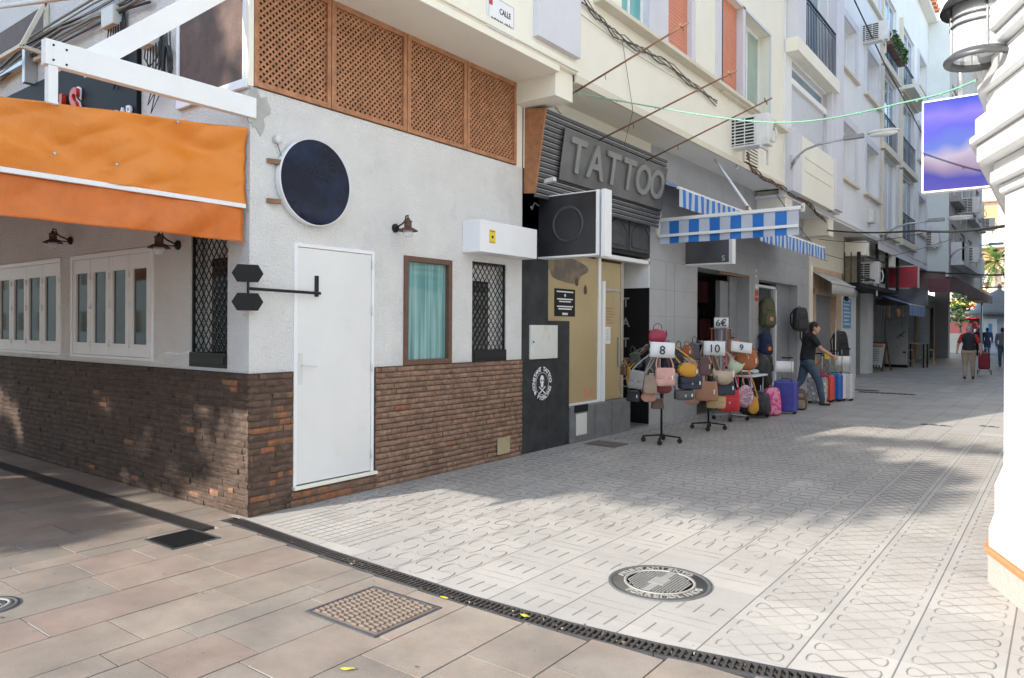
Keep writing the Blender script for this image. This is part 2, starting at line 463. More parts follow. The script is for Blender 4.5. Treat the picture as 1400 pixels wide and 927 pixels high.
# ---- tan slab paving of the cross street, modelled slab by slab
b = B(); rnd = random.Random(3); x = -13.
SLB = [(.335, .285, .235), (.35, .29, .235), (.325, .28, .235), (.345, .28, .228), (.315, .28, .235), (.36, .30, .245), (.345, .268, .22)]
def slab(x0, x1, y0, y1):
    g = .0042; dz = rnd.uniform(-.0012, .0012); c = rnd.choice(SLB); k = rnd.uniform(.92, 1.08)
    tz = [dz+rnd.uniform(-.0006, .0006) for _ in range(4)]
    P = [(x0+g, y0+g), (x1-g, y0+g), (x1-g, y1-g), (x0+g, y1-g)]
    top = [b.bm.verts.new((p[0], p[1], z)) for p, z in zip(P, tz)]; bot = [b.bm.verts.new((p[0], p[1], -.02)) for p in P]
    fs = [b.bm.faces.new(top)]+[b.bm.faces.new([bot[i], bot[(i+1) % 4], top[(i+1) % 4], top[i]]) for i in range(4)]
    b.color(fs, tuple(v*k*.84 for v in c))
    if rnd.random() < .4 and y1 < -.5:
        q = rnd.uniform(0, .3)*(x1-x0); f = b.face([(x0+q, y0-.004, .0022), (x1-.01, y0-.004, .0022), (x1-.01, y0+.004, .0022), (x0+q, y0+.004, .0022)]); b.color([f], (.46, .44, .40))
while x < 11:
    w = rnd.choice((.4, .4, .3, .5, .2, .4)); x1 = x+w
    xm = (x+x1)/2
    ytop = dry(xm)-.075 if xm > 0 else -.325
    if xm > 6.5: ytop = .7
    y = ytop
    while y > -9:
        L = rnd.choice((.3, .4, .6, .6, .8, .5)); y0 = y-L
        y0 = max(y0, -9)
        # leave the slot of the left-hand drain and of the two inspection covers
        if xm < .1 and y0 < -.55 and y > -.37: y0 = -.325-.001
        slab(x, x1, y0, y); y = y0
        if xm < .1 and y > -.40: y = -.495
    if xm < 0:
        slab(x, x1, -.325, .02)
    x = x1
struct(b, 'plaza_paving', 'slabs')
b = B(); b.face([(-60, -60, -.004), (60, -60, -.004), (60, -9, -.004), (-60, -9, -.004)])
b.face([(-60, -9, -.004), (-13, -9, -.004), (-13, .1, -.004), (-60, .1, -.004)]); b.face([(10.8, -9, -.004), (60, -9, -.004), (60, .9, -.004), (10.8, .9, -.004)])
mk('tanfar', (.40, .32, .26), .8, .12, 1); struct(b, 'plaza_ground', 'tanfar')

# ---- drains
clone('gratebar', (.055, .048, .043), .5)
def drain(name, pts, w, pitch, label):
    t = T(name, label, 'drain', (pts[0][0], pts[0][1], 0))
    f = B(); g = B(); ch = B()
    pts = [Vector((p[0], p[1], 0)) for p in pts]
    for p, q in zip(pts, pts[1:]):
        d = (q-p); L = d.length; d.normalize(); s = Vector((-d.y, d.x, 0))
        for sg in (-1, 1): f.bar(p+s*sg*w/2+Vector((0, 0, -.004)), q+s*sg*w/2+Vector((0, 0, -.004)), .013, .016)
        ch.face([p-s*w/2+Vector((0, 0, -.026)), q-s*w/2+Vector((0, 0, -.026)), q+s*w/2+Vector((0, 0, -.026)), p+s*w/2+Vector((0, 0, -.026))])
        n = int(L/pitch)
        for i in range(n):
            c = p+d*((i+.5)*L/n)+Vector((0, 0, -.003)); g.bar(c-s*w*.46, c+s*w*.46, pitch*.42, .012)
        g.bar(p+Vector((0, 0, -.008)), q+Vector((0, 0, -.008)), .012, .01)
    f.build('drain_frame', 'darkmetal', t); g.build('grating', 'gratebar', t); ch.build('channel', 'tandirt', t)
    return t
drain('drain_channel', DR, .125, .034, 'long black slotted drain curving between the white tiles and the tan slabs')
drain('drain_channel', [(-12, -.41), (-6, -.41), (.03, -.41)], .15, .034, 'straight dark drain running beside the shaded brick wall')
# litter caught in the drain
b = B(); rnd = random.Random(5)
for i in range(330):
    x = rnd.triangular(.4, 4.6, 2.0); y = dry(x)+rnd.gauss(0, .035); r = rnd.uniform(.004, .013)
    m_ = Matrix.Rotation(rnd.uniform(0, 6), 3, 'Z')
    b.face([Vector((x, y, -.012+rnd.uniform(0, .016)))+m_ @ Vector((dx*r, dy*r*.6, rnd.uniform(-.003, .004))) for dx, dy in ((-1, -1), (1, -.7), (.8, 1), (-.9, .8))], rnd.choice((0, 0, 0, 1)))
clone('litter', (.13, .10, .07), .9); clone('litter2', (.32, .28, .22), .9)
struct(b, 'leaf_litter', ['litter', 'litter2'], kind='stuff')['label'] = 'dry crumbs and leaf litter caught in the curving drain'
# specks of dirt on the tiles
b = B()
for i in range(170):
    x = rnd.uniform(-.5, 5.); y = rnd.uniform(-2.4, 9)
    if y > -.4 and x < .1: continue
    if -.4 < y < .2: continue
    r = rnd.uniform(.003, .011); n_ = rnd.randint(4, 6)
    b.face([(x+r*math.cos(2*PI*k/n_)*rnd.uniform(.6, 1.2), y+r*math.sin(2*PI*k/n_)*rnd.uniform(.6, 1.2), .0055) for k in range(n_)])
struct(b, 'ground_litter', 'litter', kind='stuff')['label'] = 'tiny dark specks of dirt scattered over the paving'
# fallen leaves
clone('leafy', (.55, .50, .04), .6)
for (px, py, lab) in ((480, 917, 'yellow fallen leaf on the tan slabs at the lower edge'), (612, 818, 'green fallen leaf at the drain beside the square cover'), (722, 841, 'green fallen leaf lying on the curving drain bars')):
    p = onz(px, py, .008); b = B(); a0 = rnd.uniform(0, 6)
    pts = [(0, -.035), (.012, -.015), (.016, .005), (.009, .025), (0, .04), (-.01, .024), (-.015, .003), (-.011, -.018)]
    m_ = Matrix.Rotation(a0, 3, 'Z'); c = b.bm.verts.new(p+Vector((0, 0, .006)))
    vs = [b.bm.verts.new(p+m_ @ Vector((q[0], q[1], rnd.uniform(-.001, .004)))) for q in pts]
    for i in range(8): b.bm.faces.new([c, vs[i], vs[(i+1) % 8]])
    solo(b, 'fallen_leaf', 'leafy', lab, 'leaf', 'fallen leaves')

def square_cover(cx, cy, w, h, lab, kind, mat):
    t = T('inspection_cover', lab, 'drain cover', (cx, cy, 0))
    f = B()
    for s in (-1, 1):
        f.box(cx-w/2-.02, cx+w/2+.02, cy+s*(h/2+.01)-.01, cy+s*(h/2+.01)+.01, -.01, .007)
        f.box(cx+s*(w/2+.01)-.01, cx+s*(w/2+.01)+.01, cy-h/2, cy+h/2, -.01, .006)
    f.build('cover_frame', 'darkmetal', t, .002)
    p = B(); p.box(cx-w/2+.002, cx+w/2-.002, cy-h/2+.002, cy+h/2-.002, -.012, .003)
    if kind == 'bars':
        n = int(w/.022)
        for i in range(n): p.box(cx-w/2+.01+i*.022, cx-w/2+.022+i*.022, cy-h/2+.01, cy+h/2-.01, .003, .012)
    else:
        n = int(w/.05); m = int(h/.036)
        for i in range(n):
            for j in range(m):
                xa = cx-w/2+.012+i*(w-.024)/n; ya = cy-h/2+.012+j*(h-.024)/m
                p.box(xa+.006, xa+(w-.024)/n-.006, ya+.008+(.010 if i % 2 else 0), ya+.020+(.010 if i % 2 else 0), .0035, .0125)
    p.build('lid', mat, t, .0015)
    return t
clone('rustplate', (.20, .155, .12), .7)
square_cover(2.33, -.72, .53, .47, 'square rusty brown cover in the tan slabs in front of the curving drain', 'studs', 'rustplate')
square_cover(.17, -.66, .36, .34, 'small dark square grate at the end of the straight drain', 'bars', 'iron')
square_cover(.40, 5.28, .45, .36, 'small brown cover near the tattoo shop plinth', 'studs', 'rustplate')
clone('greyplate', (.10, .10, .10), .6)
for px, py, w, h, lab in ((1281, 575, .45, .10, 'thin dark slot cover in the street where the sun patch ends'), (1354, 576, .28, .10, 'thin dark slot cover near the white column side of the street'),
                          (1213, 532, 1.3, .28, 'long dark cover far along the street'), (1180, 528, .8, .3, 'dark cover just past the suitcases')):
    c = onz(px, py); t = T('slot_cover', lab, 'drain cover', (c.x, c.y, 0))
    f = B(); f.box(c.x-w/2, c.x+w/2, c.y-h/2, c.y+h/2, -.01, .005); f.build('cover_frame', 'greyplate', t)
    f = B(); n = max(2, int(w/.12))
    for i in range(n): f.box(c.x-w/2+.02+i*(w-.04)/n, c.x-w/2+.02+(i+.6)*(w-.04)/n, c.y-h/2+.02, c.y+h/2-.02, .005, .012)
    f.build('lid', 'iron', t)

clone('steelworn', (.20, .195, .185), .5); clone('lettermetal', (.30, .285, .26), .6)
# ---- round manhole with lettering
def manhole(cx, cy, r, rot, lab, letters=True):
    t = T('manhole_cover', lab, 'manhole', (cx, cy, 0))
    f = B(); f.lathe([(r, -.01), (r, .008), (r-.022, .008), (r-.026, -.004)], (cx, cy, 0), 56); f.build('ring', 'greyplate', t)
    f = B(); f.lathe([(r-.03, -.01), (r-.03, .006), (0.0, .006)], (cx, cy, 0), 48); g3 = B()
    ri = r*.66; M3 = Matrix.Translation((cx, cy, 0)) @ Matrix.Rotation(rot, 4, 'Z')
    n = 11
    for i in range(-n, n+1):
        for j in range(-n, n+1):
            x, y = i*ri/n, j*ri/n
            if math.hypot(x, y) < ri-.02 and abs(y) > .035 :
                g3.box(x-.0062, x+.0062, y-.0062, y+.0062, .006, .012, mat=M3)
    f.build('lid', 'lidblack' if letters else 'steelworn', t); g3.build('studs', 'steelworn', t)
    f = B(); f.box(-ri, ri, -.026, .026, .006, .013, mat=M3); f.box(-.06, .06, -.05, .05, .006, .0145, mat=M3)
    f.lathe([(ri+.012, .006), (ri+.012, .013), (ri-.006, .013), (ri-.006, .006)], (cx, cy, 0), 48); f.build('crossbar', 'lettermetal', t)
    if letters:
        rt = (r+ri)/2-.012
        for word, a0, sg in (('AYUNTAMIENTO', PI/2, -1), ('TORREMOLINOS', -PI/2, 1)):
            for i, ch in enumerate(word):
                a = a0+sg*(i-(len(word)-1)/2)*.185+R(37)
                pos = (cx+rt*math.cos(a), cy+rt*math.sin(a), .0075)
                rad = Vector((math.cos(a), math.sin(a), 0)); up = rad if sg < 0 else -rad
                xd = Vector((up.y, -up.x, 0))
                me = text_mesh(ch, .066, .004, bold=.0015); me.transform(frame_mat(pos, xd, up)); link('letter', me, 'lettermetal', t)
clone('lidblack', (.07, .066, .06), .6)
manhole(3.41, .68, .32, R(90), 'round cast iron manhole cover with lettering among the white tiles')
q_ = onz(-12, 838); manhole(q_.x, q_.y, .15, 0, 'round light grey cover at the left edge of the tan slabs', False)
# ================================================================== CORNER BAR
bar = T('corner_bar', 'white rough-plastered corner bar with brown brick base and lattice-screened upper level', 'building', (-.6, .6, 0))
Y = lambda px, x=0., py=400: onx(px, py, x).y
X = lambda px, y=0., py=400: ony(px, py, y).x
DOOR = (.44, 1.38, .18, 2.34)
WIN = (Y(551), Y(616), 1.20, 2.335)
GR = (2.88, 3.52, 1.20, 2.36)
LW = [(X(98), X(210), 1.25, 2.36), (-5.62, X(84), 1.25, 2.36)]
GL = (-.92, -.32, 1.23, 2.42)
BT = 1.20
b = B()
wall(b, 'x', 0, 0, 3.84, BT, 3.6, [DOOR[:2]+(BT, DOOR[3]), WIN, GR], .14)
wall(b, 'x', 0, DOOR[0], DOOR[1], 0, BT, [(DOOR[0], DOOR[1], .18, BT)], .10)
wall(b, 'y', 0, -14, 0, BT, 8, [LW[0], LW[1], GL], .12)
b.face([(-14, 0, 3.6), (0, 0, 3.6), (0, 3.84, 3.6), (-14, 3.84, 3.6)])
b.box(-13.9, -.32, .32, 3.7, .0, 3.5)          # solid core behind the sheets
b.box(-13.9, -.45, .3, 30, 3.65, 15)
w = b.build('wall', 'stucco', bar)
# bricks
m, nt, bs = _nm('old_brick'); MT['brick'] = m
a = nt.nodes.new('ShaderNodeAttribute'); a.attribute_name = 'Col'
n = _noise(nt, 16, 6, rough=.7); g = _ramp(nt, n.outputs[0], (.55,)*3, (1.35,)*3, .3, .7); c = _mix(nt, 1., a.outputs['Color'], g.outputs[0], 'MULTIPLY')
n2 = _noise(nt, 5, 6, rough=.75); c = _mix(nt, _ramp(nt, n2.outputs[0], (0,)*3, (.45,)*3, .5, .8).outputs[0], c, (.24, .18, .14))
nt.links.new(c, bs.inputs['Base Color']); bs.inputs['Roughness'].default_value = .85
n3 = _noise(nt, 45, 5); _bump(nt, bs, n3.outputs[0], .8, .012)
mk('mortar', (.12, .085, .065), .95, .25, 10, .6, 60)
BR = [(.17, .100, .068), (.158, .094, .063), (.176, .104, .070), (.15, .09, .061), (.165, .10, .068), (.182, .112, .076)]
def bricks(b, ax, a0, a1, z0, z1, dark=1., orange=.04, rnd=random.Random(9)):
    rows = int(round((z1-z0)/.057)); rh = (z1-z0)/rows
    for j in range(rows):
        a = a0-rnd.uniform(0, .2); row = rnd.uniform(-.003, .003)
        while a < a1:
            L = rnd.uniform(.19, .27); q0, q1 = max(a, a0), min(a+L, a1); a += L
            if q1-q0 < .02: continue
            g = .0015; pr = row+rnd.uniform(.020, .029)
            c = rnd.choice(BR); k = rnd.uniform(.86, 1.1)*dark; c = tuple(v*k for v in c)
            n = max(2, int((q1-q0)/.055)); cols = []
            dist = abs((q0+q1)/2-(0 if ax == 'y' or q0 < .5 else .9)); orr = orange*(.15+1.6*math.exp(-dist/1.1))*(.3 if j == rows-1 else 1)
            os_, ol = (rnd.randint(0, n), rnd.randint(2, 4)) if rnd.random() < orr*2.2 else (-9, 0)
            tiltz = rnd.uniform(-.003, .003)
            for i in range(n+1):
                q = q0+(q1-q0)*i/n; q = q+(g if i == 0 else -g if i == n else 0)
                p = pr+rnd.uniform(-.0045, .0045)-(.004 if i in (0, n) else 0); zl = z0+j*rh+.004+rnd.uniform(0, .005); zh = z0+(j+1)*rh-.004-rnd.uniform(0, .005)
                zl += tiltz*(i/n-.5); zh += tiltz*(i/n-.5); zm = (zl+zh)/2
                F = [(-.01, zl+.003), (p-.006, zl), (p, zm), (p-.005, zh), (-.01, zh-.003)]
                cols.append([b.bm.verts.new((w_, q, z_) if ax == 'x' else (q, -w_, z_)) for w_, z_ in F])
            for i in range(n):
                kk = rnd.uniform(.86, 1.14)
                cc = (.29*rnd.uniform(.7, 1.1), .115, .055) if os_ <= i < os_+ol else tuple(v*kk for v in c)
                fs = [b.bm.faces.new([cols[i][m], cols[i+1][m], cols[i+1][m+1], cols[i][m+1]] if ax == 'x' else [cols[i][m], cols[i+1][m], cols[i+1][m+1], cols[i][m+1]]) for m in range(4)]
                b.color(fs, cc)
            for e in (cols[0], cols[-1]): b.color([b.bm.faces.new(e)], c)
b = B()
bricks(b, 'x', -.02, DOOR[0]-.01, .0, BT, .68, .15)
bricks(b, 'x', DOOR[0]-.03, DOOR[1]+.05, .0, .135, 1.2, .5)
bricks(b, 'x', DOOR[1]+.02, 3.84, .0, BT, 1.65, .01)  # brick colour scaled up, a sunlit tone put in right of the door
bricks(b, 'y', -14, .02, .0, BT, .44, .04)  # brick colour scaled down to put this wall's shade into it
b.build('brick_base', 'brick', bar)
b = B()
wall(b, 'x', .006, 0, DOOR[0]-.012, 0, BT); wall(b, 'x', .006, DOOR[0]-.012, DOOR[1]+.02, 0, .14); wall(b, 'x', .006, DOOR[1]+.02, 3.84, 0, BT); wall(b, 'y', -.006, -14, .006, 0, BT)
b.face([(-14, -.03, BT-.003), (.03, -.03, BT-.003), (.03, DOOR[0]-.012, BT-.003), (-14, DOOR[0]-.012, BT-.003)]); b.face([(-.2, DOOR[1]+.02, BT-.003), (.03, DOOR[1]+.02, BT-.003), (.03, 3.84, BT-.003), (-.2, 3.84, BT-.003)])
b.build('mortar_bed', 'mortar', bar)
b = B(); b.box(-.08, .045, DOOR[0]-.005, DOOR[1]+.03, .15, .180); b.build('door_sill', 'cream', bar, .004)
# door
fr = B()
fr.box(-.06, .012, DOOR[0], DOOR[0]+.035, DOOR[2], DOOR[3]); fr.box(-.06, .012, DOOR[1]-.035, DOOR[1], DOOR[2], DOOR[3]); fr.box(-.06, .012, DOOR[0]+.035, DOOR[1]-.035, DOOR[3]-.035, DOOR[3])
fr.build('door_frame', 'white', bar, .003)
d = B(); d.box(-.05, .004, DOOR[0]+.039, DOOR[1]-.039, DOOR[2]+.01, DOOR[3]-.039); door = d.build('door', 'door_white', bar, .002)
h = B(); yh = DOOR[0]+.075; h.box(.004, .010, yh-.02, yh+.02, 1.08, 1.36); h.tube([(.01, yh, 1.25), (.045, yh, 1.25), (.05, yh+.02, 1.25), (.05, yh+.14, 1.235)], .007, 8); h.build('handle', 'plastic', door, .001)
for z in (.35, 1.2, 1.75, 2.2): h = B(); h.tube([(.014, DOOR[1]-.036, z-.04), (.014, DOOR[1]-.036, z+.04)], .009, 8); h.build('hinge', 'plastic', door)
# narrow framed window
f = B(); y0, y1, z0, z1 = WIN; fw = .055
f.box(-.08, .022, y0, y0+fw, z0, z1); f.box(-.08, .022, y1-fw, y1, z0, z1); f.box(-.08, .0215, y0+fw, y1-fw, z0, z0+fw); f.box(-.08, .0215, y0+fw, y1-fw, z1-fw, z1)
wf = f.build('window', 'brownframe', bar, .004)
f = B(); f.box(-.05, -.035, y0+fw, y1-fw, z0+fw, z1-fw); f.build('pane', 'tealcurtain', wf)
# grille windows
def lattice_bars(b, P, a0, a1, z0, z1, pitch, w, t, q, both=True, ang=45):
    # diagonal laths clipped to a rectangle; P(a, z, q) -> point
    s = math.tan(R(ang)); H = z1-z0
    for sg in ((1, -1) if both else (1,)):
        k = a0-H/s if sg == 1 else a0
        end = a1 if sg == 1 else a1+H/s
        while k < end:
            # a = k + sg*(z-z0)/s
            t0, t1 = 0., H
            if sg == 1: t0 = max(t0, (a0-k)*s); t1 = min(t1, (a1-k)*s)
            else: t0 = max(t0, (k-a1)*s); t1 = min(t1, (k-a0)*s)
            if t1-t0 > .01:
                qq = q+(t if sg == 1 else 0)
                A = P(k+sg*t0/s, z0+t0, qq); Bp = P(k+sg*t1/s, z0+t1, qq)
                n = Vector(P(0, 0, 1))-Vector(P(0, 0, 0))
                b.bar(A, Bp, w, t, up=n)
            k += pitch
def grille(ax, rng, parent, inner):
    a0, a1, z0, z1 = rng
    P = (lambda a, z, q: (q, a, z)) if ax == 'x' else (lambda a, z, q: (a, -q, z))
    def bx(b, u0, u1, w0, w1, q0, q1):
        p = P(u0, w0, q0); r = P(u1, w1, q1); b.box(p[0], r[0], p[1], r[1], p[2], r[2])
    f = B()
    for (u0, u1, w0, w1) in ((a0+.001, a0+.02, z0+.12, z1), (a1-.02, a1-.001, z0+.12, z1), (a0+.02, a1-.02, z1-.02, z1-.001)): bx(f, u0, u1, w0, w1, -.04, -.015)
    bx(f, a0+.002, a1-.002, z0, z0+.13, -.1, .012); bx(f, a0+.03, a1-.03, z0+.03, z0+.1, .012, .02)
    g = f.build('grille_window', 'iron', parent, .002)
    f = B(); lattice_bars(f, P, a0+.01, a1-.01, z0+.12, z1-.01, .082, .009, .006, -.034, ang=52); f.build('mesh', 'iron', g)
    f = B(); bx(f, a0+.02, a1-.02, z0+.13, z1-.02, -.125, -.118); f.build('backing', 'stucco', g)
    f = B(); bx(f, inner[0], inner[1], z0+.13, z1-.22, -.115, -.07); f.build('pane', 'glassdark', g)
    return g
grille('x', GR, bar, (GR[0]+.05, GR[0]+.38))
grille('y', GL, bar, (GL[0]+.24, GL[1]-.03))
# folding windows
for (x0, x1, z0, z1) in LW:
    f = B(); fw = .05
    f.box(x0, x0+fw, -.02, .05, z0, z1); f.box(x1-fw, x1, -.02, .05, z0, z1); f.box(x0+fw, x1-fw, -.019, .05, z1-fw, z1); f.box(x0+fw, x1-fw, -.019, .05, z0, z0+.03)
    win = f.build('folding_window', 'white', bar, .003)
    n = 4; L = (x1-x0-2*fw)/n
    for i in range(n):
        a0 = x0+fw+i*L+.003; a1 = a0+L-.006; s = B(); g = .072
        s.box(a0, a0+g, -.012, .03, z0+.033, z1-fw-.002); s.box(a1-g, a1, -.012, .03, z0+.033, z1-fw-.002)
        s.box(a0+g, a1-g, -.0115, .03, z0+.033, z0+.16); s.box(a0+g, a1-g, -.0115, .03, z1-fw-.15, z1-fw-.002)
        for zz in (z0+.15, z0+.55, z1-.25): s.tube([(a1+.003, -.02, zz-.03), (a1+.003, -.02, zz+.03)], .007, 6)
        s.build('leaf', 'white', win, .003)
        s = B(); s.box(a0+g, a1-g, .008, .014, z0+.16, z1-fw-.15); s.build('pane', 'glassdark', win)
# lattice screens above (wood)
px = [349, 448, 552, 634, 702]; ys = [.02]+[Y(p, 0, 180) for p in px[1:-1]]+[3.70]
Z0, Z1 = 3.61, 4.62
for i in range(4):
    a0, a1 = ys[i]+.004, ys[i+1]-.004; f = B(); fw = .05 if i else .04
    f.box(-.03, .02, a0, a0+fw, Z0, Z1); f.box(-.03, .02, a1-fw, a1, Z0, Z1); f.box(-.03, .019, a0+fw, a1-fw, Z0, Z0+.045); f.box(-.03, .019, a0+fw, a1-fw, Z1-.05, Z1)
    fr = f.build('lattice_screen', 'lattice', bar, .003)
    f = B(); lattice_bars(f, lambda a, z, q: (q, a, z), a0+fw, a1-fw, Z0+.045, Z1-.05, .062, .0205, .006, -.012); f.build('laths', 'lattice', fr)
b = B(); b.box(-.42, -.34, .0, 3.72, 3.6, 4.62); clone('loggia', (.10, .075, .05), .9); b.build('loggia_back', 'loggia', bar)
b = B(); b.box(-.36, -.05, -.02, .0, 3.62, 4.6); b.box(-.05, .018, -.03, .018, 3.6, 4.62); b.build('corner_post', 'cream', bar)
x0, x1 = X(246, 0, 90), -.06
b = B(); b.box(x0, x1, -.03, -.004, 3.66, 4.9); b.build('screen_panel', 'dkbrown', bar, .002)
b = B(); b.box(x0-.05, x0, -.04, -.004, 3.6, 4.95); b.box(x0-.04, x1+.05, -.045, -.004, 3.59, 3.66); b.box(x1, x1+.03, -.04, -.004, 3.66, 4.9); b.build('panel_frame', 'white', bar)
# ---- upper cantilever over the bar
b = B()
b.box(-.4, .66, -.0, 3.68, 4.62, 4.70); b.box(.56, .66, -.0, 4.06, 4.70, 9); b.box(-.4, .6, 3.68, 4.06, 4.36, 4.70)
b.box(.66, .69, 0., 4.06, 4.72, 4.80); b.box(-.4, .56, -.0, .1, 4.70, 9); b.box(-.44, -.003, 3.72, 3.845, 3.4, 4.62); 
b.box(-14, -.4, .02, .3, 8, 15)
b.build('cantilever', 'cream', bar, .006)
b = B(); b.box(.66, .74, Y(730, .72, 60), 4.02, 4.86, 9); b.build('pier_panel', 'lilac', bar, .004)

# ---- things on the bar
def wall_lamp(loc, rz, label):
    # local: wall behind at y = 0, lamp sticks out towards -y
    t = T('wall_lamp', label, 'wall lamp', loc, rz, 'lantern lamps on the bar walls', True)
    b = B(); b.lathe([(.045, 0), (.045, .015), (.03, .03), (.0, .03)], (0, 0, 0), 16, mat=Matrix.Rotation(R(90), 3, 'X')); b.build('backplate', 'iron', t)
    b = B(); b.tube([(0, -.02, 0)]+[(0, -.03-.14*math.sin(a)*.9, .02+.12*(1-math.cos(a))*.62) for a in [i*.35 for i in range(1, 6)]]+[(0, -.185, .115), (0, -.185, .08)], .008, 8); b.tube([(0, -.02, -.01), (0, -.10, -.015), (0, -.15, .0)], .006, 6); b.build('arm', 'iron', t)
    b = B(); b.lathe([(.0, .09), (.018, .085), (.022, .07), (.045, .055), (.038, .045), (.038, -.005), (.05, -.01), (.095, -.035), (.1, -.045), (.06, -.032), (.0, -.03)], (0, -.185, 0), 20); b.build('shade', 'dkbrown', t)
    b = B(); b.lathe([(.045, -.03), (.055, -.06), (.045, -.09), (.02, -.105), (0, -.108)], (0, -.185, 0), 16); b.build('globe', 'lampglass', t)
    return t
wall_lamp((0, 1.66, 2.60), R(90), 'black lantern wall lamp above between the white door and the framed window')
l0 = ony(96, 336); wall_lamp((l0.x, 0, l0.z), 0, 'black lantern wall lamp between the two folding windows under the orange awning')
l0 = ony(243, 336); wall_lamp((l0.x, 0, l0.z-.03), 0, 'black lantern wall lamp half hidden by the orange valance')
# round sign
t = T('round_sign', 'round dark blue glossy sign in a white rim above the white door', 'sign', (.06, .66, 2.5))
Mx = Matrix.Rotation(R(90), 3, 'Y'); c = onx(430, 253, .06)
b = B(); b.lathe([(.388, -.055), (.390, .0), (.388, .012), (.381, .014), (.379, -.02)], (.06, c.y, c.z), 64, mat=Mx, cap=False); b.build('rim', 'white', t)
b = B(); b.lathe([(.3785, -.05), (.3785, 0.006), (.0, .006)], (.06, c.y, c.z), 64, mat=Mx, smooth=False)
blur_navy = M('sign_navy', (.003, .006, .02), .05, .2, 2, spec=.3, dirt=(.012, .035, .11), dsc=.9, dlo=.45, dhi=.7); MT['signnavy'] = blur_navy
b.build('face', 'signnavy', t)

for dz in (.12, -.22): b = B(); b.bar((.0, c.y-.47, c.z+dz), (.045, c.y-.36, c.z+dz), .03, .04); b.build('bracket', 'rust', t)
b = B(); p = onx(374, 195); b.lathe([(.035, 0), (.035, .05), (.028, .055), (0, .055)], (0, p.y, p.z), 14, mat=Mx); 
t2 = T('cable_gland', 'small grey round junction fitting with a dangling wire left of the round sign', 'fitting', p)
b.build('housing', 'plastic', t2)
b = B(); b.tube([(.02, p.y, p.z-.03), (.03, p.y+.02, p.z-.09), (.02, p.y+.05, p.z-.16), (.02, p.y+.04, p.z-.22)], .005); b.build('wire', 'cablelt', t2)
# hexagon hanging sign
t = T('bracket_sign', 'black iron bracket with two hexagonal plates at the bar corner', 'sign', (.05, 0, 1.9))
b = B(); ya, yb = Y(437, .06), -.06; za = onx(437, 404, .06).z; zb = za+.0
b.tube([(.06, ya, za), (.06, -.05, za+.01)], .013, 8); b.box(.0, .02, ya-.018, ya+.018, za-.03, za+.16); b.bar((.02, ya, za), (.06, ya, za), .025, .025); b.build('arm', 'iron', t)
b = B(); b.tube([(.06, -.05, za-.1), (.06, -.05, za+.12)], .011, 8)
b.build('stem', 'iron', t)
for dz in (.135, -.10):
    b = B(); pts = []
    for dy, z in ((-.13, 0), (-.085, .072), (.085, .072), (.13, 0), (.085, -.072), (-.085, -.072)):
        pts.append((.05+dy*.35, -.05+dy*.9, za+dz+z))
    b.prism(pts, (.022, -.01, 0)); b.build('plate', 'black', t, .003)
# shutter housing with sticker
t = T('shutter_box', 'white shutter housing with yellow alarm sticker over the grille window', 'shutter box', (.1, 3.3, 2.43))
b = B(); b.box(.0, .26, Y(631, 0, 330), 3.80, 2.44, 2.80); sb = b.build('housing', 'white', t, .006)
b = B(); yc = Y(672, .264, 335); b.box(.26, .263, yc-.055, yc+.055, 2.55, 2.70); st = b.build('sticker', 'yellow', t)
text('sticker_text', 'ALARMA', .022, (.2645, yc, 2.683), *XF, 'ink', st, .001); text('sticker_text', 'CENTRAL 24 H', .013, (.2645, yc, 2.562), *XF, 'ink', st, .001)
b = B(); b.sq(.03, .028, .03, .7, .7, 1, (.262, yc, 2.62), nu=10, nv=6); b.build('sticker_emblem', 'ink', st)
# small utility cover in the bricks
p = onx(687, 609); b = B(); b.box(.03, .045, p.y-.12, p.y+.12, p.z-.1, p.z+.1); clone('mustard', (.42, .34, .20), .6); t = solo(b, 'utility_cover', 'mustard', 'small tan metal utility cover low in the brick base', 'cover', bevel=.006)
# street name plaque
p0, p1 = onx(663, 18, .69), onx(699, 30, .69)
zc = (onx(681, 22, .69)).z; hh = .17
t = T('street_plaque', 'white ceramic street name plaque on the cream overhang', 'sign', (.69, (p0.y+p1.y)/2, zc-hh))
b = B(); b.box(.66, .685, p0.y, p1.y, zc-hh, zc+hh); b.build('plate', 'white', t, .004)
ym = (p0.y+p1.y)/2; text('lettering', 'CALLE', .085, (.687, ym+.06, zc+.04), *XF, 'ink', t, .003, sx=.8, bold=.001)
text('lettering', 'ANTONIO GIRÓN', .085, (.687, ym, zc-.09), *XF, 'ink', t, .003, sx=.55, bold=.001)
b = B(); b.box(.685, .688, p0.y+.015, p0.y+.07, zc+.06, zc+.15); b.build('crest', 'redsign', t)
b = B()
for z in (zc-hh+.012, zc+hh-.012): b.box(.685, .6865, p0.y+.01, p1.y-.01, z-.003, z+.003)
for y in (p0.y+.012, p1.y-.012): b.box(.685, .6865, y-.003, y+.003, zc-hh+.016, zc+hh-.016)
b.build('border', 'inkgrey', t)

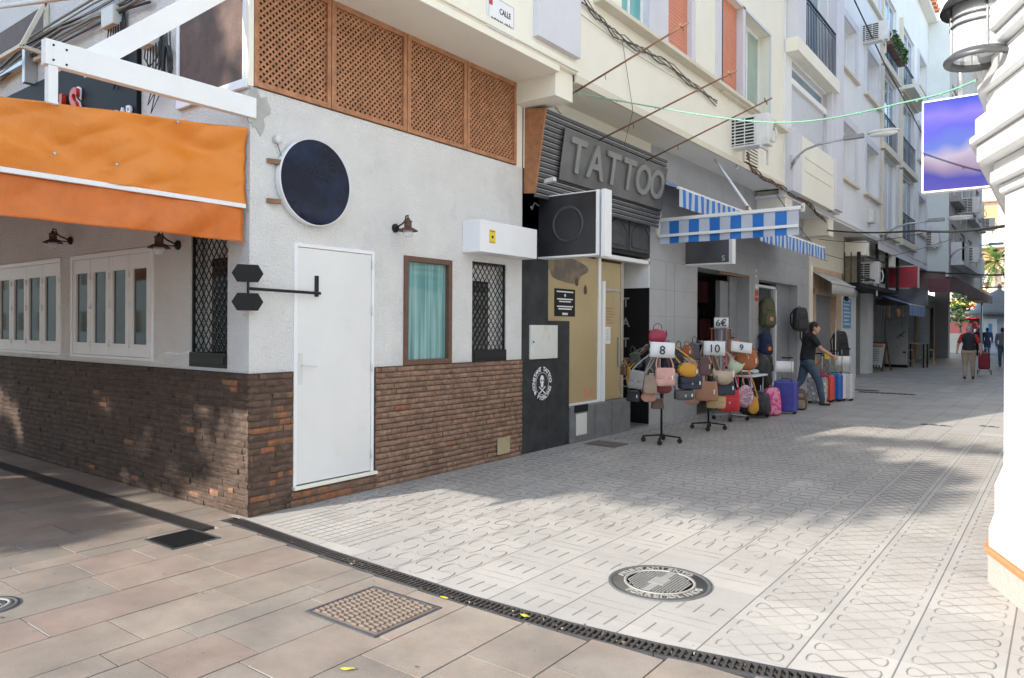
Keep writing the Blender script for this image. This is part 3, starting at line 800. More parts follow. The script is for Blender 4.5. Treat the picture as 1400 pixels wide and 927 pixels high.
# ---- orange awning (the side and roof of the terrace awning)
def cloth(b, P, u0, u1, v0f, v1f, nu, nv, amp, seed, mi=0):
    def f(i, j):
        u = u0+(u1-u0)*i; v0, v1 = v0f(u), v1f(u); v = v0+(v1-v0)*j
        w = noise.noise(Vector((u*1.6+seed, v*3.1, seed)))*amp+noise.noise(Vector((u*5+seed, v*6, 3)))*amp*.35+abs(noise.noise(Vector((u*2.2-v*3.5, u*.8+v*.7, seed+7))))*amp*1.1-abs(noise.noise(Vector((u*1.1+v*5, u*.5, seed+3))))*amp*.5
        return P(u, v, w)
    b.grid(f, nu, nv, mi)
aw = T('orange_awning', 'orange vinyl terrace awning with white bar and short valance', 'awning', (-1.5, -1.6, 2.3))
LEN = 3.3; ztop = lambda y: 3.25+y*.105
P = lambda u, v, w: (-.03+w, u, v)
b = B(); cloth(b, P, -LEN, -.02, lambda y: 2.61, ztop, 140, 40, .062, 1.); b.build('side_panel', 'orange', aw, solid=.002)
b = B(); cloth(b, lambda u, v, w: (-.045+w, u, v), -LEN, -.04, lambda y: 2.30+.0*y, lambda y: 2.58, 100, 16, .045, 4.); clone('orange2', (.60, .15, .018), .5); b.build('valance', 'orange2', aw, solid=.002)
b = B(); b.bar((-.02, -LEN, 2.595), (-.02, -.03, 2.595), .03, .035); b.build('side_bar', 'white', aw, .003)
b = B(); b.grid(lambda i, j: (-.04-9*i, -.04-(LEN-.1)*j, ztop(-.04-(LEN-.1)*j)+.02*math.sin(i*40)), 30, 6); b.build('roof_cloth', 'orange', aw, solid=.002)
b = B(); b.grid(lambda i, j: (-.04-9*i, -LEN+.05, 2.45+(ztop(-LEN)-2.45)*j), 30, 2); b.build('front_panel', 'orange', aw, solid=.002)
for (px_, py_) in ((72, 217), (157, 231), (235, 243), (155, 159), (240, 172), (75, 149), (337, 262)):
    p = onx(px_, py_, -.004); b = B(); b.lathe([(.012, 0), (.012, .006), (.004, .006)], p, 12, mat=Mx); b.build('eyelet', 'steel', aw)
# white support frame
fr = T('awning_support', 'white boxed beam with post and diagonal brace above the orange awning', 'beam frame', (0, -.8, 3.1))
b = B(); b.box(-.04, .03, -1.55, .04, 3.335, 3.505); b.build('beam', 'whitewash', fr, .004)
b = B(); b.box(-.035, .028, -1.53, -1.47, 3.08, 3.333); b.build('post', 'whitewash', fr, .003)
b = B(); b.bar((-.08, -1.30, 3.40), (-.08, .1, 4.62), .05, .15, up=(0, 0, 1)); b.build('brace', 'whitewash', fr, .003)
for y, z in ((-1.50, 3.47), (-1.42, 3.46), (-1.50, 3.37), (-1.42, 3.36)):
    b = B(); b.lathe([(.008, 0), (.007, .005), (0, .006)], (.03, y, z), 8, mat=Mx); b.build('bolt', 'iron', fr)
p = onx(352, 152, .01); b = B(); b.prism([(.001, .06+.11*(1+.25*math.sin(3*a)+.15*math.sin(7*a+1))*math.cos(a), 3.41+.17*(1+.2*math.sin(4*a)+.12*math.sin(9*a))*math.sin(a)) for a in [i*2*PI/30 for i in range(30)]], (.008, 0, 0)); clone('mortarpatch', (.42, .41, .39), .95, bump=.9, bsc=40); b.build('mortar_patch', 'mortarpatch', fr)
# pole at the top left
pa, pb = ony(-10, 18, -.8), ony(125, -2, -.8); b = B(); b.tube([pa, pb], .022, 10); solo(b, 'metal_pole', 'plastic', 'light grey round pole crossing the top left corner', 'pole')
# black sign with red letters
x1 = X(190, 0, 90); sg = T('black_sign', 'large black fascia sign with red letters behind the white beams', 'sign', (x1-3, 0, 3.2))
b = B(); b.box(-6.5, x1, -.05, -.004, 3.15, 4.46); mk('signboard', (.012, .012, .014), .55, .2, 3, spec=.15); b.build('board', 'signboard', sg, .003)
px_ = ony(101, 152, -.07)
for w_, col_, q_, bo in (("S", 'inkred', -.085, .012), ("S", 'inkwhite', -.063, .03)): text('letter', w_, .46, (px_.x, q_, px_.z), *YF, col_, sg, .045 if col_ == 'inkred' else .012, bold=bo, sx=.95)
p2 = ony(84, 140, -.07); text('letter', "'", .46, (p2.x, -.085, px_.z-.02), *YF, 'inkred', sg, .045, bold=.012)
p2 = ony(68, 152, -.07); text('letter', "N", .46, (p2.x, -.085, px_.z-.05), *YF, 'inkred', sg, .045, bold=.012)
p2 = ony(166, 160, -.06); text('letter', "BAR", .22, (p2.x, -.07, p2.z-.04), *YF, 'inkwhite', sg, .02, bold=.004)
# open top-hung window frame, top left
q = [ony(0, 38, -.0), ony(20, 14, -.25), ony(76, 30, -.2), ony(56, 45, 0)]
t = T('hinged_window', 'weathered white open window frame under the top left pole', 'window', ony(40, 45, 0))
a_, c_ = ony(5, 28, -.02), ony(80, 0, -.02)
b = B(); z0, z1 = 4.75, 5.35; xa, xb = ony(0, 30, 0).x-.6, ony(62, 20, 0).x
for (A_, B_) in (((xa, -.03, z0), (xb, -.03, z0)), ((xb, -.03, z0), (xb, -.03, z1)), ((xa, -.28, z0+.02), (xb, -.28, z0+.02)), ((xb, -.28, z0+.02), (xb, -.04, z1)), ((xb, -.28, z0+.02), (xb, -.03, z0+.0))): b.bar(A_, B_, .045, .045)
b.build('frame', 'creamdk', t, .004)
b = B(); b.box(xa, xb, -.02, -.006, z0, z1); b.build('pane', 'dkbrown', t)
# cables and junction boxes on the upper left wall
def sag(a, b_, s, n=10):
    a, b_ = Vector(a), Vector(b_); return [a.lerp(b_, i/n)-Vector((0, 0, s*4*(i/n)*(1-i/n))) for i in range(n+1)]
pts = [ony(-10, 112, -.06), ony(30, 78, -.06), ony(80, 48, -.07), ony(125, 26, -.07), ony(170, 4, -.06), ony(200, -12, -.06)]
t = T('cable_bundle', 'bundle of grey and black cables climbing the upper left wall', 'cable', pts[2])
for k in range(9):
    o = Vector((0, -.012*(k % 3), .03*(k-4)+.012*math.sin(k*9))); b = B()
    b.tube([p+o+Vector((0, 0, .025*math.sin(i*2.1+k))) for i, p in enumerate(pts)], .009 if k % 2 else .013, 6); b.build('cable', 'cablelt' if k % 3 else 'cable', t)
for (x_, y_, w_, h_, lab) in ((152, 32, .26, .2, 'beige cable junction box above the diagonal brace'), (203, 55, .2, .24, 'beige junction box with loose wires beside the brown screen panel')):
    p = ony(x_, y_, -.05); b = B(); b.box(p.x-w_/2, p.x+w_/2, -.13, -.004, p.z-h_/2, p.z+h_/2)
    t = T('junction_box', lab, 'junction box', p); b.build('housing', 'plastic', t, .012)
    for k in range(6):
        b = B(); L = .18+.09*k; b.tube([(p.x-.08+k*.05, -.07, p.z-h_/2+.02), (p.x-.06+k*.055, -.09, p.z-h_/2-L*.5), (p.x+.05*math.sin(k*3), -.07, p.z-h_/2-L), (p.x+.1+.03*k, -.05, p.z-h_/2-L*.6), (p.x+.17, -.03, p.z+.1)], .007, 6); b.build('wire', 'cable', t)
b = B()
for k in range(3):
    c = ony(226, 92, -.05); pts = [c+Vector((.07*math.cos(a)*(1-.1*k), -.01*k, .16*math.sin(a))) for a in [i*PI/7 for i in range(15)]]; b.tube(pts, .009, 6)
for k in range(4): b.tube([ony(212+5*k, 28, -.04), ony(216+4*k, 60, -.05), ony(214+6*k, 100, -.04)], .007, 6)
solo(b, 'cable_coil', 'cable', 'coil of black cable hanging beside the brown screen panel', 'cable')
b = B(); b.box(ony(0, 108, 0).x-1, ony(38, 100, -.05).x, -.09, -.03, ony(20, 100, -.05).z-.03, ony(20, 100, -.05).z+.03); p = ony(40, 100, -.05); b.box(p.x-.05, p.x+.03, -.14, -.004, p.z-.2, p.z+.2)
solo(b, 'pipe_bracket', 'steel', 'grey pipe on a bracket above the black sign at the left edge', 'pipe', bevel=.004)
# ================================================================== TATTOO SHOP
def blur_mat(key, cols, scale, lo=.3, hi=.7, rough=.35):
    m, nt, bs = _nm(key); MT[key] = m
    n = _noise(nt, scale, 1, rough=.3); r = _ramp(nt, n.outputs[0], cols[0], cols[-1], lo, hi)
    for i, c in enumerate(cols[1:-1]):
        e = r.color_ramp.elements.new(lo+(hi-lo)*(i+1)/(len(cols)-1)); e.color = (*c, 1)
    nt.links.new(r.outputs[0], bs.inputs['Base Color']); bs.inputs['Roughness'].default_value = rough
blur_mat('signdark', [(.012, .012, .014), (.032, .032, .036)], 2.5)
ts = T('tattoo_shop', 'tattoo shop with charcoal walls, gold papered windows and slatted sign', 'building', (-.3, 5.6, 0))
b = B()
wall(b, 'x', .0, 3.845, 4.43, 0, 3.6)                       # dark pillar
wall(b, 'x', .0, 3.845, 7.38, 2.74, 3.3)
b.box(-.14, .003, 4.43, 4.95, 0, 1.69)
b.build('wall', 'charcoal', ts)
b = B(); b.box(-.10, .03, 4.95, 6.68, 0, .50); 
b.build('plinth', 'plinth', ts, .004)
b = B()
for y in (5.25, 5.6, 6.1): b.box(.03, .0315, y-.003, y+.003, 0.01, .495)
b.build('plinth_joints', 'ink', ts)
b = B(); b.box(.031, .045, 5.08, 5.36, .1, .40); b.build('meter_cover', 'plastic', ts, .004)
b = B(); b.box(.031, .036, 5.04, 5.40, .42, .52); b.build('meter_recess', 'black', ts)
y0, y1 = Y(725, .02, 466), Y(762, .02, 466); z0, z1 = onx(743, 490, .02).z, onx(743, 444, .02).z
b = B(); b.box(.0, .03, y0, y1, z0, z1); mbx = b.build('meter_box', 'plastic', ts, .006)
b = B(); b.box(.03, .034, y0+.03, y1-.03, z0+.03, z1-.03); b.build('door', 'plastic', mbx, .002)
b = B(); b.lathe([(.012, 0), (.012, .006), (0, .006)], (.034, y0+.055, (z0+z1)/2), 12, mat=Mx); b.build('lock', 'iron', mbx)
# glazing
b = B(); b.box(-.13, -.115, 4.43, 5.90, .50, 2.62); pn = b.build('pane', 'gold', ts)
b = B(); b.box(-.16, -.145, 6.03, 6.68, .5, 2.16); dr = b.build('door', 'gold', ts)
b = B(); b.box(-.16, -.145, 6.03, 6.68, 2.20, 2.60); b.build('transom', 'gold', ts)
b = B(); b.box(-.15, -.09, 5.90, 5.97, .50, 2.66); b.box(-.15, -.06, 5.98, 6.05, .5, 2.30); b.box(-.14, -.08, 4.43, 5.9, .50, .53); b.build('mullion', 'whitewash', ts, .003)
b = B(); b.box(-.17, -.13, 6.05, 6.68, 2.16, 2.2); b.box(-.17, -.13, 6.66, 6.70, .5, 2.62); b.build('door_frame', 'steel', ts, .003)
b = B(); b.box(-.142, -.115, 6.57, 6.61, 1.0, 1.45); b.build('handle', 'steel', dr, .003)
# notice, papers, stickers
c = onx(772, 413, -.11); b = B(); b.box(-.114, -.108, c.y-.26, c.y+.26, c.z-.19, c.z+.19); nb = b.build('notice', 'black', ts)
b = B(); z = c.z+.15
for k, (w_, h_) in enumerate(((.42, .018), (0, 0), (.0, 0), (.40, .018), (.30, .016), (0, 0), (.40, .018), (.34, .018), (0, 0), (.14, .03))):
    if w_: b.box(-.1078, -.107, c.y-w_/2, c.y+w_/2, z-h_/2, z+h_/2)
    z -= .034
b.lathe([(.022, 0), (.022, .001), (.014, .001)], (-.1078, c.y, c.z+.1), 14, mat=Mx)
b.build('notice_lines', 'inkwhite', nb)
c = onx(831, 457, -.14); b = B(); b.box(-.143, -.138, c.y-.08, c.y+.08, c.z-.13, c.z+.13); pp = b.build('paper', 'paper', dr)
b = B()
for k in range(7): b.box(-.138, -.1375, c.y-.06, c.y+.04+.02*(k % 2), c.z+.09-k*.028, c.z+.097-k*.028)
b.build('paper_lines', 'inkgrey', pp)
for i in (0, 1):
    for j in (0, 1):
        c = onx(802+i*8, 531+j*9, -.11); b = B(); b.box(-.114, -.111, c.y-.042, c.y+.042, c.z-.035, c.z+.035); b.build('sticker', 'orangeshutter', pn)
b = B()
for k in range(6):
    c = onx(834, 420+k*4, -.14); b.box(-.1435, -.143, c.y-.13+.02*(k % 3), c.y+.13-.03*((k+1) % 3), c.z-.006, c.z+.006)
b.build('door_lettering', 'sidewood', dr)
for (px_, py_, r_) in ((788, 384, .10), (800, 395, .11)):       # dark painted figure at the pane's top
    c = onx(px_, py_, -.11); b = B(); b.sq(.006, r_*1.1, r_*1.3, 1, 1, .6, (-.112, c.y, c.z), nu=14, nv=8); b.build('painted_mark', 'dkbrown', pn)
c = onx(775, 368, -.11)
m, nt, bs = _nm('smoke_decal'); MT['goldshade'] = m
n = _noise(nt, 3, 3); r = _ramp(nt, n.outputs[0], (.26, .19, .10), (.10, .08, .06), .35, .6); nt.links.new(r.outputs[0], bs.inputs['Base Color']); bs.inputs['Roughness'].default_value = .3
b = B(); pts = []
for k in range(24):
    a = 2*PI*k/24; rr = 1+.12*math.sin(3*a)+.08*math.sin(5*a+1); pts.append((-.1145, c.y+.52*rr*math.cos(a), c.z+.17*rr*math.sin(a)))
b.prism(pts, (.003, 0, 0)); b.build('painted_mark', 'goldshade', pn)
# logo: ring of letters, skull and crossed needles
c = onx(742, 524, .01); R0 = .175
t = T('skull_logo', 'white painted skull emblem inside a ring of letters on the charcoal wall', 'emblem', c)
for word, a0, sg, st in (('CONSTANT TATTOO', PI/2+.25, -1, .235), ('& PIERCING', -PI/2+.12, 1, .24)):
    for i, ch in enumerate(word):
        if ch == ' ': continue
        a = a0+sg*(i-(len(word)-1)/2)*st
        rad = Vector((0, math.cos(a), math.sin(a))); up = rad if sg < 0 else -rad
        xd = Vector((0, up.z, -up.y))
        me = text_mesh(ch, .075, .002, bold=.003); me.transform(frame_mat(c+rad*R0*1.08+Vector((.003, 0, 0)), xd, up)); link('letter', me, 'inkwhite', t)
b = B(); b.sq(.006, .10, .12, .9, .9, .8, c+Vector((0, 0, .05)), nu=16, nv=10); b.sq(.006, .06, .06, .6, .6, 1, c+Vector((.0, 0, -.02)), nu=12, nv=6); b.build('skull', 'inkwhite', t)
b = B()
for s in (-1, 1): b.sq(.004, .026, .03, 1, 1, 1, c+Vector((.003, s*.022, .04)), nu=10, nv=6)
b.build('eye_socket', 'charcoal', t)
b = B()
for s in (-1, 1): b.bar(c+Vector((.003, -s*.07, -.13)), c+Vector((.003, s*.07, -.04)), .014, .004, up=(1, 0, 0))
b.build('needles', 'inkwhite', t)
b = B(); b.tube([c+Vector((.002, R0*.82*math.cos(a), R0*.82*math.sin(a))) for a in [i*2*PI/40 for i in range(41)]], .003, 4); b.build('ring', 'inkwhite', t)
# recess with the black lettered panel and white strip
b = B(); b.face([(-.85, 7.36, 0), (0, 7.36, 0), (0, 7.36, 2.26), (-.85, 7.36, 2.26)]); 
bp = b.build('side_panel', 'black', ts)
b = B(); b.box(-.85, .0, 7.35, 7.38, 2.26, 2.74); b.box(-.12, 0, 3.9, 7.38, 2.64, 2.70); b.build('white_lintel', 'whitewash', ts)
b = B(); b.box(-.9, -.87, 6.68, 7.4, 0, 2.7); b.box(-.88, -.13, 6.70, 6.74, 0, 2.7); b.build('recess_wall', 'gold', ts)
b = B(); b.box(-.86, 0, 6.74, 7.36, -.01, .03); b.build('threshold', 'plinth', ts)
for k, ch in enumerate('TATTOO'):
    text('letter', ch, .22, (-.42, 7.352, 2.02-k*.335), *YF, 'inkgrey', bp, .004, bold=.002)
# relief panels over the door
mk('relief', (.05, .052, .055), .5, .3, 8, .6, 22, .01)
for a, c_ in ((5.86, 6.56), (6.60, 7.30)):
    b = B(); b.box(.0, .05, a, c_, 2.80, 3.30); q = b.build('relief_panel', 'relief', ts, .01)
    b = B(); b.tube([(.055, a+.06, 2.86)]+[(.055, a+.06+(c_-a-.12)*i/12, 3.08+.16*math.sin(PI*i/12)) for i in range(13)]+[(.055, c_-.06, 2.86), (.055, a+.06, 2.86)], .012, 6); b.build('moulding', 'relief', q)
# slatted sign, tilted, with wooden cheek
sgn = T('slatted_sign', 'tilted dark slatted shop sign with blurred grey capital letters', 'sign', (.1, 5.4, 3.29))
xt, zt, xb, zb = .31, 4.30, .16, 3.27; ya, yb = 3.90, Y(910, .31, 225)
b = B(); b.prism([(-.06, 3.87, 4.36), (.33, 3.87, 4.30), (.17, 3.87, 3.27), (-.06, 3.87, 3.29)], (0, .03, 0)); b.build('cheek', 'sidewood', sgn, .003)
b = B(); b.prism([(-.06, ya, 4.3), (xt-.04, ya, 4.26), (xb-.04, ya, 3.3), (-.06, ya, 3.3)], (0, yb-ya, 0)); b.build('body', 'black', sgn)
for k in range(17):
    f = k/16.; x = xb+(xt-xb)*f; z = zb+(zt-zb)*f
    b = B(); b.bar((x-.012, ya, z-.018), (x-.012, yb, z-.018), .03, .042); b.build('slat', 'darkmetal', sgn, .003)
b = B()
for k in range(17):
    f = k/16.; x = xb+(xt-xb)*f; z = zb+(zt-zb)*f; b.bar((x+.004, ya, z+.006), (x+.004, yb, z+.006), .008, .008)
b.build('slat_edges', 'steel', sgn)
d = Vector((xt-xb, 0, zt-zb)).normalized(); nrm = Vector((d.z, 0, -d.x))
c0 = Vector((xb+(xt-xb)*.55+.03, 0, zb+(zt-zb)*.55)); yL, yR = Y(764, .26, 220), Y(905, .26, 270)
b = B(); pl = Vector((0, (yL+yR)/2, 0))+c0
b.prism([c0+Vector((0, yL, 0))-d*.33, c0+Vector((0, yR, 0))-d*.33, c0+Vector((0, yR, 0))+d*.33, c0+Vector((0, yL, 0))+d*.33], nrm*.012)
mk('blurpanel', (.12, .12, .12), .5, .3, 1.5); lp = b.build('letter_panel', 'blurpanel', sgn)
clone('lettergrey', (.24, .24, .235), .6)
me_list = []
n = 6; wL = (yR-yL-.2)/n
for k, ch in enumerate('TATTOO'):
    me = text_mesh(ch, .62, .03, bold=.012); me.transform(frame_mat(c0+nrm*.03+Vector((0, yL+.1+(k+.5)*wL, 0)), (0, 1, 0), d) @ Matrix.Diagonal((wL/.46, 1, 1, 1))); link('letter', me, 'lettergrey', lp)
b = B(); b.tube([(.25, 4.35, 4.36), (.25, 4.35, 4.05)], .02, 6); b.tube([(.25, 4.35, 4.35), (.1, 4.2, 4.6)], .015, 6); b.build('hanger', 'plastic', sgn)
b = B(); b.bar((-.02, 4.08, 3.42), (.33, 4.08, 3.46), .07, .05); b.build('floodlight', 'plastic', sgn, .004)
# box sign at right angles
bs_ = T('box_sign', 'square dark illuminated box sign with white edge at the tattoo shop', 'sign', (.45, 4.25, 2.48))
b = B(); b.box(.0, .86, 4.20, 4.36, 2.51, 3.27); b.build('face', 'signdark', bs_)
b = B(); b.box(.86, .90, 4.19, 4.37, 2.49, 3.29); b.box(0, .86, 4.19, 4.37, 2.485, 2.508); b.box(0, .86, 4.19, 4.37, 3.272, 3.285); b.box(.93, .985, 4.2, 4.36, 2.47, 3.29); b.build('edge_trim', 'whitewash', bs_, .003)
clone('ghost', (.05, .05, .055), .5)
b = B(); b.lathe([(.235, 0), (.235, .003), (.195, .003), (.195, 0), (.235, 0)], (.44, 4.199, 2.9), 40, mat=Matrix.Rotation(R(90), 3, 'X')); b.build('emblem_ring', 'ghost', bs_)
b = B(); b.tube([(.0, 4.28, 3.15), (-.0, 4.1, 3.2), (.02, 4.02, 3.1), (.06, 3.95, 3.12)], .012, 6); b.build('power_cable', 'cablelt', bs_)

# rusty awning rods with crossed tips
for (px0, py0, px1, py1, yy, lab) in ((787, 122, 937, 28, 4.20, 'rusty rod nearest the corner, sticking out above the slatted sign'), (828, 184, 1003, 93, 5.15, 'middle rusty rod above the slatted sign'),
                                      (892, 212, 1052, 130, 6.6, 'farthest rusty rod, passing in front of the air conditioner')):
    a, c = ony(px0, py0, yy), ony(px1, py1, yy); t = T('awning_rod', lab, 'rod', a, 0, 'rusty awning rods')
    b = B(); b.tube([a-(c-a).normalized()*.15, c], .013, 8, r1=.011); b.build('rod', 'rust', t)
    d = (c-a).normalized(); b = B(); q = c-d*.09; b.tube([q-Vector((0, .05, 0)), q+Vector((0, .05, 0))], .008, 6); b.tube([q-Vector((-.02, 0, .05)), q+Vector((-.02, 0, .05))], .008, 6); b.build('cross_tip', 'rust', t)
    b = B(); b.tube([a+d*.4, a+d*.4-Vector((.0, -.01, .07))], .004, 5); b.build('tie_wire', 'cable', t)

# ================================================================== LUGGAGE SHOP
ls = T('luggage_shop', 'grey tiled luggage shop with open doorway and display window', 'building', (-.3, 12, 0))
DO = (Y(953, 0, 430), Y(1024, 0, 430), .0, 2.74, .45); WO = (12.75, Y(1090, 0, 430), .25, 2.70, .35)
b = B(); wall(b, 'x', 0, 7.38, 16.75, 0, 4.62, [DO, WO]); b.build('wall', 'tile_grey', ls)
b = B(); clone('joint', (.19, .19, .20), .7)
for z in (.45, .9, 1.35, 1.8, 2.25, 2.74, 3.2, 3.7):
    for (u, v) in ((7.38, DO[0]), (DO[1], WO[0]), (WO[1], 16.75)) if z < 2.7 else ((7.38, 16.75),): b.box(0, .0015, u, v, z-.002, z+.002)
for yy in (8.35, 8.0+.0, 12.35): b.box(0, .0017, yy-.002, yy+.002, 0, 2.72)
b.build('tile_joints', 'joint', ls)
# interior room
b = B()
X0 = -4.2
for q in ([(X0, 7.6, 0), (X0, 16.6, 0), (X0, 16.6, 3.2), (X0, 7.6, 3.2)], [(X0, 7.6, 3.0), (-.1, 7.6, 3.0), (-.1, 16.6, 3.0), (X0, 16.6, 3.0)], [(X0, 16.6, 0), (-.1, 16.6, 0), (-.1, 16.6, 3), (X0, 16.6, 3)], [(X0, 7.6, 0), (-.1, 7.6, 0), (-.1, 7.6, 3), (X0, 7.6, 3)]): b.face(q)
clone('room', (.16, .15, .15), .9); b.build('inner_wall', 'room', ls)
b = B(); b.face([(X0, 7.6, .004), (-.0, 7.6, .004), (-.0, 16.6, .004), (X0, 16.6, .004)]); clone('roomfloor', (.22, .19, .16), .4); b.build('inner_floor', 'roomfloor', ls)
b = B(); b.box(-.40, -.3, DO[1]-.9, DO[1]-.45, .0, 2.6); b.box(-.32, -.26, DO[1]-.45, DO[1]-.0, .0, 2.72); clone('greydoor', (.26, .27, .29), .5); b.build('folded_door', 'greydoor', ls, .004)
b = B(); b.box(-.255, -.25, DO[1]-.36, DO[1]-.22, 1.25, 1.42); b.build('latch', 'iron', ls)
b = B(); b.box(-1.6, -1.5, DO[0]-1, DO[1]+1.4, 2.22, 2.74); b.build('wine_band', 'wine', ls)
b = B(); b.box(-2.6, -1.9, 9.0, 13.4, 1.22, 1.27); b.box(-2.6, -1.9, 9.0, 13.4, .6, .65); b.build('shelf', 'plinth', ls)
b = B(); b.box(-2.7, -2.6, 9.0, 14.4, 0.01, 2.3); clone('backgrey', (.55, .55, .56), .8); b.build('slat_wall', 'backgrey', ls)
b = B(); b.bar((.02, DO[0]+1.0, 2.70), (.02, DO[1]-.1, 2.70), .03, .04); b.build('rusty_lintel', 'rust', ls)
# display window
b = B(); fw = .06; y0, y1, z0, z1 = WO[:4]; yv = Y(1072, 0, 430)
b.box(-.30, -.18, yv-.09, yv, z0, z1-.08); b.box(-.30, -.18, y0, yv, z1-.14, z1-.08); b.box(-.28, -.18, y0, yv, z0, z0+.05); wn = b.build('window_frame', 'whitewash', ls, .004)
b = B(); b.box(-.25, -.24, y0, yv-.09, z0+.05, z1-.14); b.build('pane', 'clearglass', wn)
b = B(); b.box(-.33, -.2, yv, y1, z0, z1); b.build('grey_infill', 'greydoor', ls)
# awning C (side panel), A and B on the facade
aw = T('side_awning', 'blue and white striped awning side hanging from a long white bar', 'awning', (1.2, 7.7, 3))
pa, pb = ony(905, 301, 7.7), ony(1096, 276, 7.7); zt = (pa.z+pb.z)/2; xa, xb_ = 0.02, pb.x-.06
def striped(b, P, L, pitch, nv, h0, h1, scallop=0., wav=.0, ph=0.):
    n = max(1, int(L/pitch)); sub = 6
    for i in range(n):
        for k in range(sub):
            u0 = (i+k/sub)*L/n; u1 = (i+(k+1)/sub)*L/n
            z = lambda u: h0-(scallop*abs(math.sin(PI*u*n/L)) if scallop else 0)
            for j in range(nv):
                q = []
                for (u, jj) in ((u0, j), (u1, j), (u1, j+1), (u0, j+1)):
                    v = z(u)+(h1-z(u))*jj/nv; q.append(P(u, v, wav*math.sin(u*9+ph)*(1-jj/nv)))
                b.face(q, i % 2)
b = B(); striped(b, lambda u, v, w: (xa+u, 7.7+w, v), xb_-xa, .165, 3, zt-.40, zt-.035, wav=.02); b.build('side_cloth', ['awnwhite', 'blue'], aw, weld=True)
b = B(); b.bar((xa-.05, 7.7, zt), (pb.x, 7.7, zt), .05, .055); b.build('top_bar', 'whitewash', aw, .004)
p0_, p1_ = ony(890, 318, 7.66), ony(1091, 305, 7.66); b = B(); b.bar((xa, 7.66, zt-.27), (xb_+.0, 7.66, zt-.27), .025, .045); b.build('lower_bar', 'whitewash', aw, .003)
b = B(); b.sq(.11, .11, .30, .8, .7, .8, (xa+.0, 7.62, zt-.12)); b.sq(.08, .08, .1, .8, .8, 1, (xa+.04, 7.60, zt+.08)); b.build('gearbox', 'plastic', aw)
b = B(); b.bar((pb.x, 7.7, zt-.07), (pb.x, 7.7, zt+.06), .05, .05); b.build('end_cap', 'plastic', aw, .005)
q0, q1 = onx(975, 215, .5), ony(1024, 250, 7.7)
b = B(); b.tube([q0, (q1.x, 7.7, zt+.03)], .02, 8); b.build('stay', 'whitewash', aw)
b = B(); b.bar((q1.x-.05, 7.7, zt-.02), (q1.x-.05, 7.7, zt+.1), .035, .035); b.build('joint', 'rust', aw)
def facade_awning(lab, xf, zf, y0, y1, xr, zr, drop, sc, pitch, name='striped_awning'):
    t = T(name, lab, 'awning', (xf/2, (y0+y1)/2, zf))
    b = B(); L = y1-y0; n = int(L/pitch)
    for i in range(n):
        a, c = y0+L*i/n, y0+L*(i+1)/n
        for j in range(4):
            F = lambda s, y: (xr+(xf-xr)*s, y, zr+(zf-zr)*s-.04*math.sin(PI*s))
            b.face([F(j/4, a), F(j/4, c), F((j+1)/4, c), F((j+1)/4, a)], i % 2)
    b.build('roof_cloth', ['awnwhite', 'blue'], t, weld=True)
    b = B(); striped(b, lambda u, v, w: (xf+.02+w, y0+u, v), L, pitch, 2, zf-drop, zf-.01, sc, .012); b.build('valance', ['awnwhite', 'blue'], t, weld=True)
    b = B(); b.bar((xf, y0-.02, zf), (xf, y1+.02, zf), .04, .04); b.build('front_bar', 'whitewash', t, .003)
    return t
a = onx(925, 254, .55); facade_awning('small blue striped awning half hidden behind the slatted sign', .55, a.z, a.y, 10.2, .02, a.z+.28, .30, .0, .12)
c_ = onx(1125, 334, 1.05); facade_awning('blue striped awning with scalloped valance over the display window', 1.05, c_.z, 9.6, c_.y, .02, c_.z+.42, .24, .05, .115)
# grey perpendicular sign
g = T('projecting_sign', 'grey rectangular projecting sign with white edge above the doorway', 'sign', (.4, 8.85, 2.73))
b = B(); b.box(-.0, .80, 8.80, 8.94, 2.75, 3.22); blur_mat('signgrey', [(.07, .07, .075), (.13, .13, .135)], 2); b.build('face', 'signgrey', g)
b = B(); b.box(.80, .86, 8.79, 8.95, 2.72, 3.26); b.box(0, .8, 8.79, 8.95, 2.72, 2.748); b.box(0, .8, 8.79, 8.95, 3.222, 3.25); b.build('edge_trim', 'whitewash', g, .003)
text('lettering', 'S', .13, (.70, 8.797, 2.82), *YF, 'inkwhite', g, .004)
# stickers on the pillar
for (px_, py_, w_, h_, m_) in ((1033, 366, .05, .06, 'paper'), (1033, 374, .05, .05, 'paper'), (1034, 388, .10, .09, 'paper'), (1034, 397, .10, .13, 'inkred'), (1034, 405, .12, .09, 'inkred'), (1033, 418, .05, .05, 'orangeshutter')):
    c = onx(px_, py_, .002); b = B(); b.box(.0, .004, c.y-w_/2*2, c.y+w_/2*2, c.z-h_/2, c.z+h_/2); b.build('sticker', m_, ls)
b = B(); c = onx(1035, 402, .006); b.lathe([(.03, 0), (.03, .001), (.02, .001), (.02, 0), (.03, 0)], (.005, c.y, c.z), 12, mat=Mx); b.build('sticker_mark', 'inkwhite', ls)
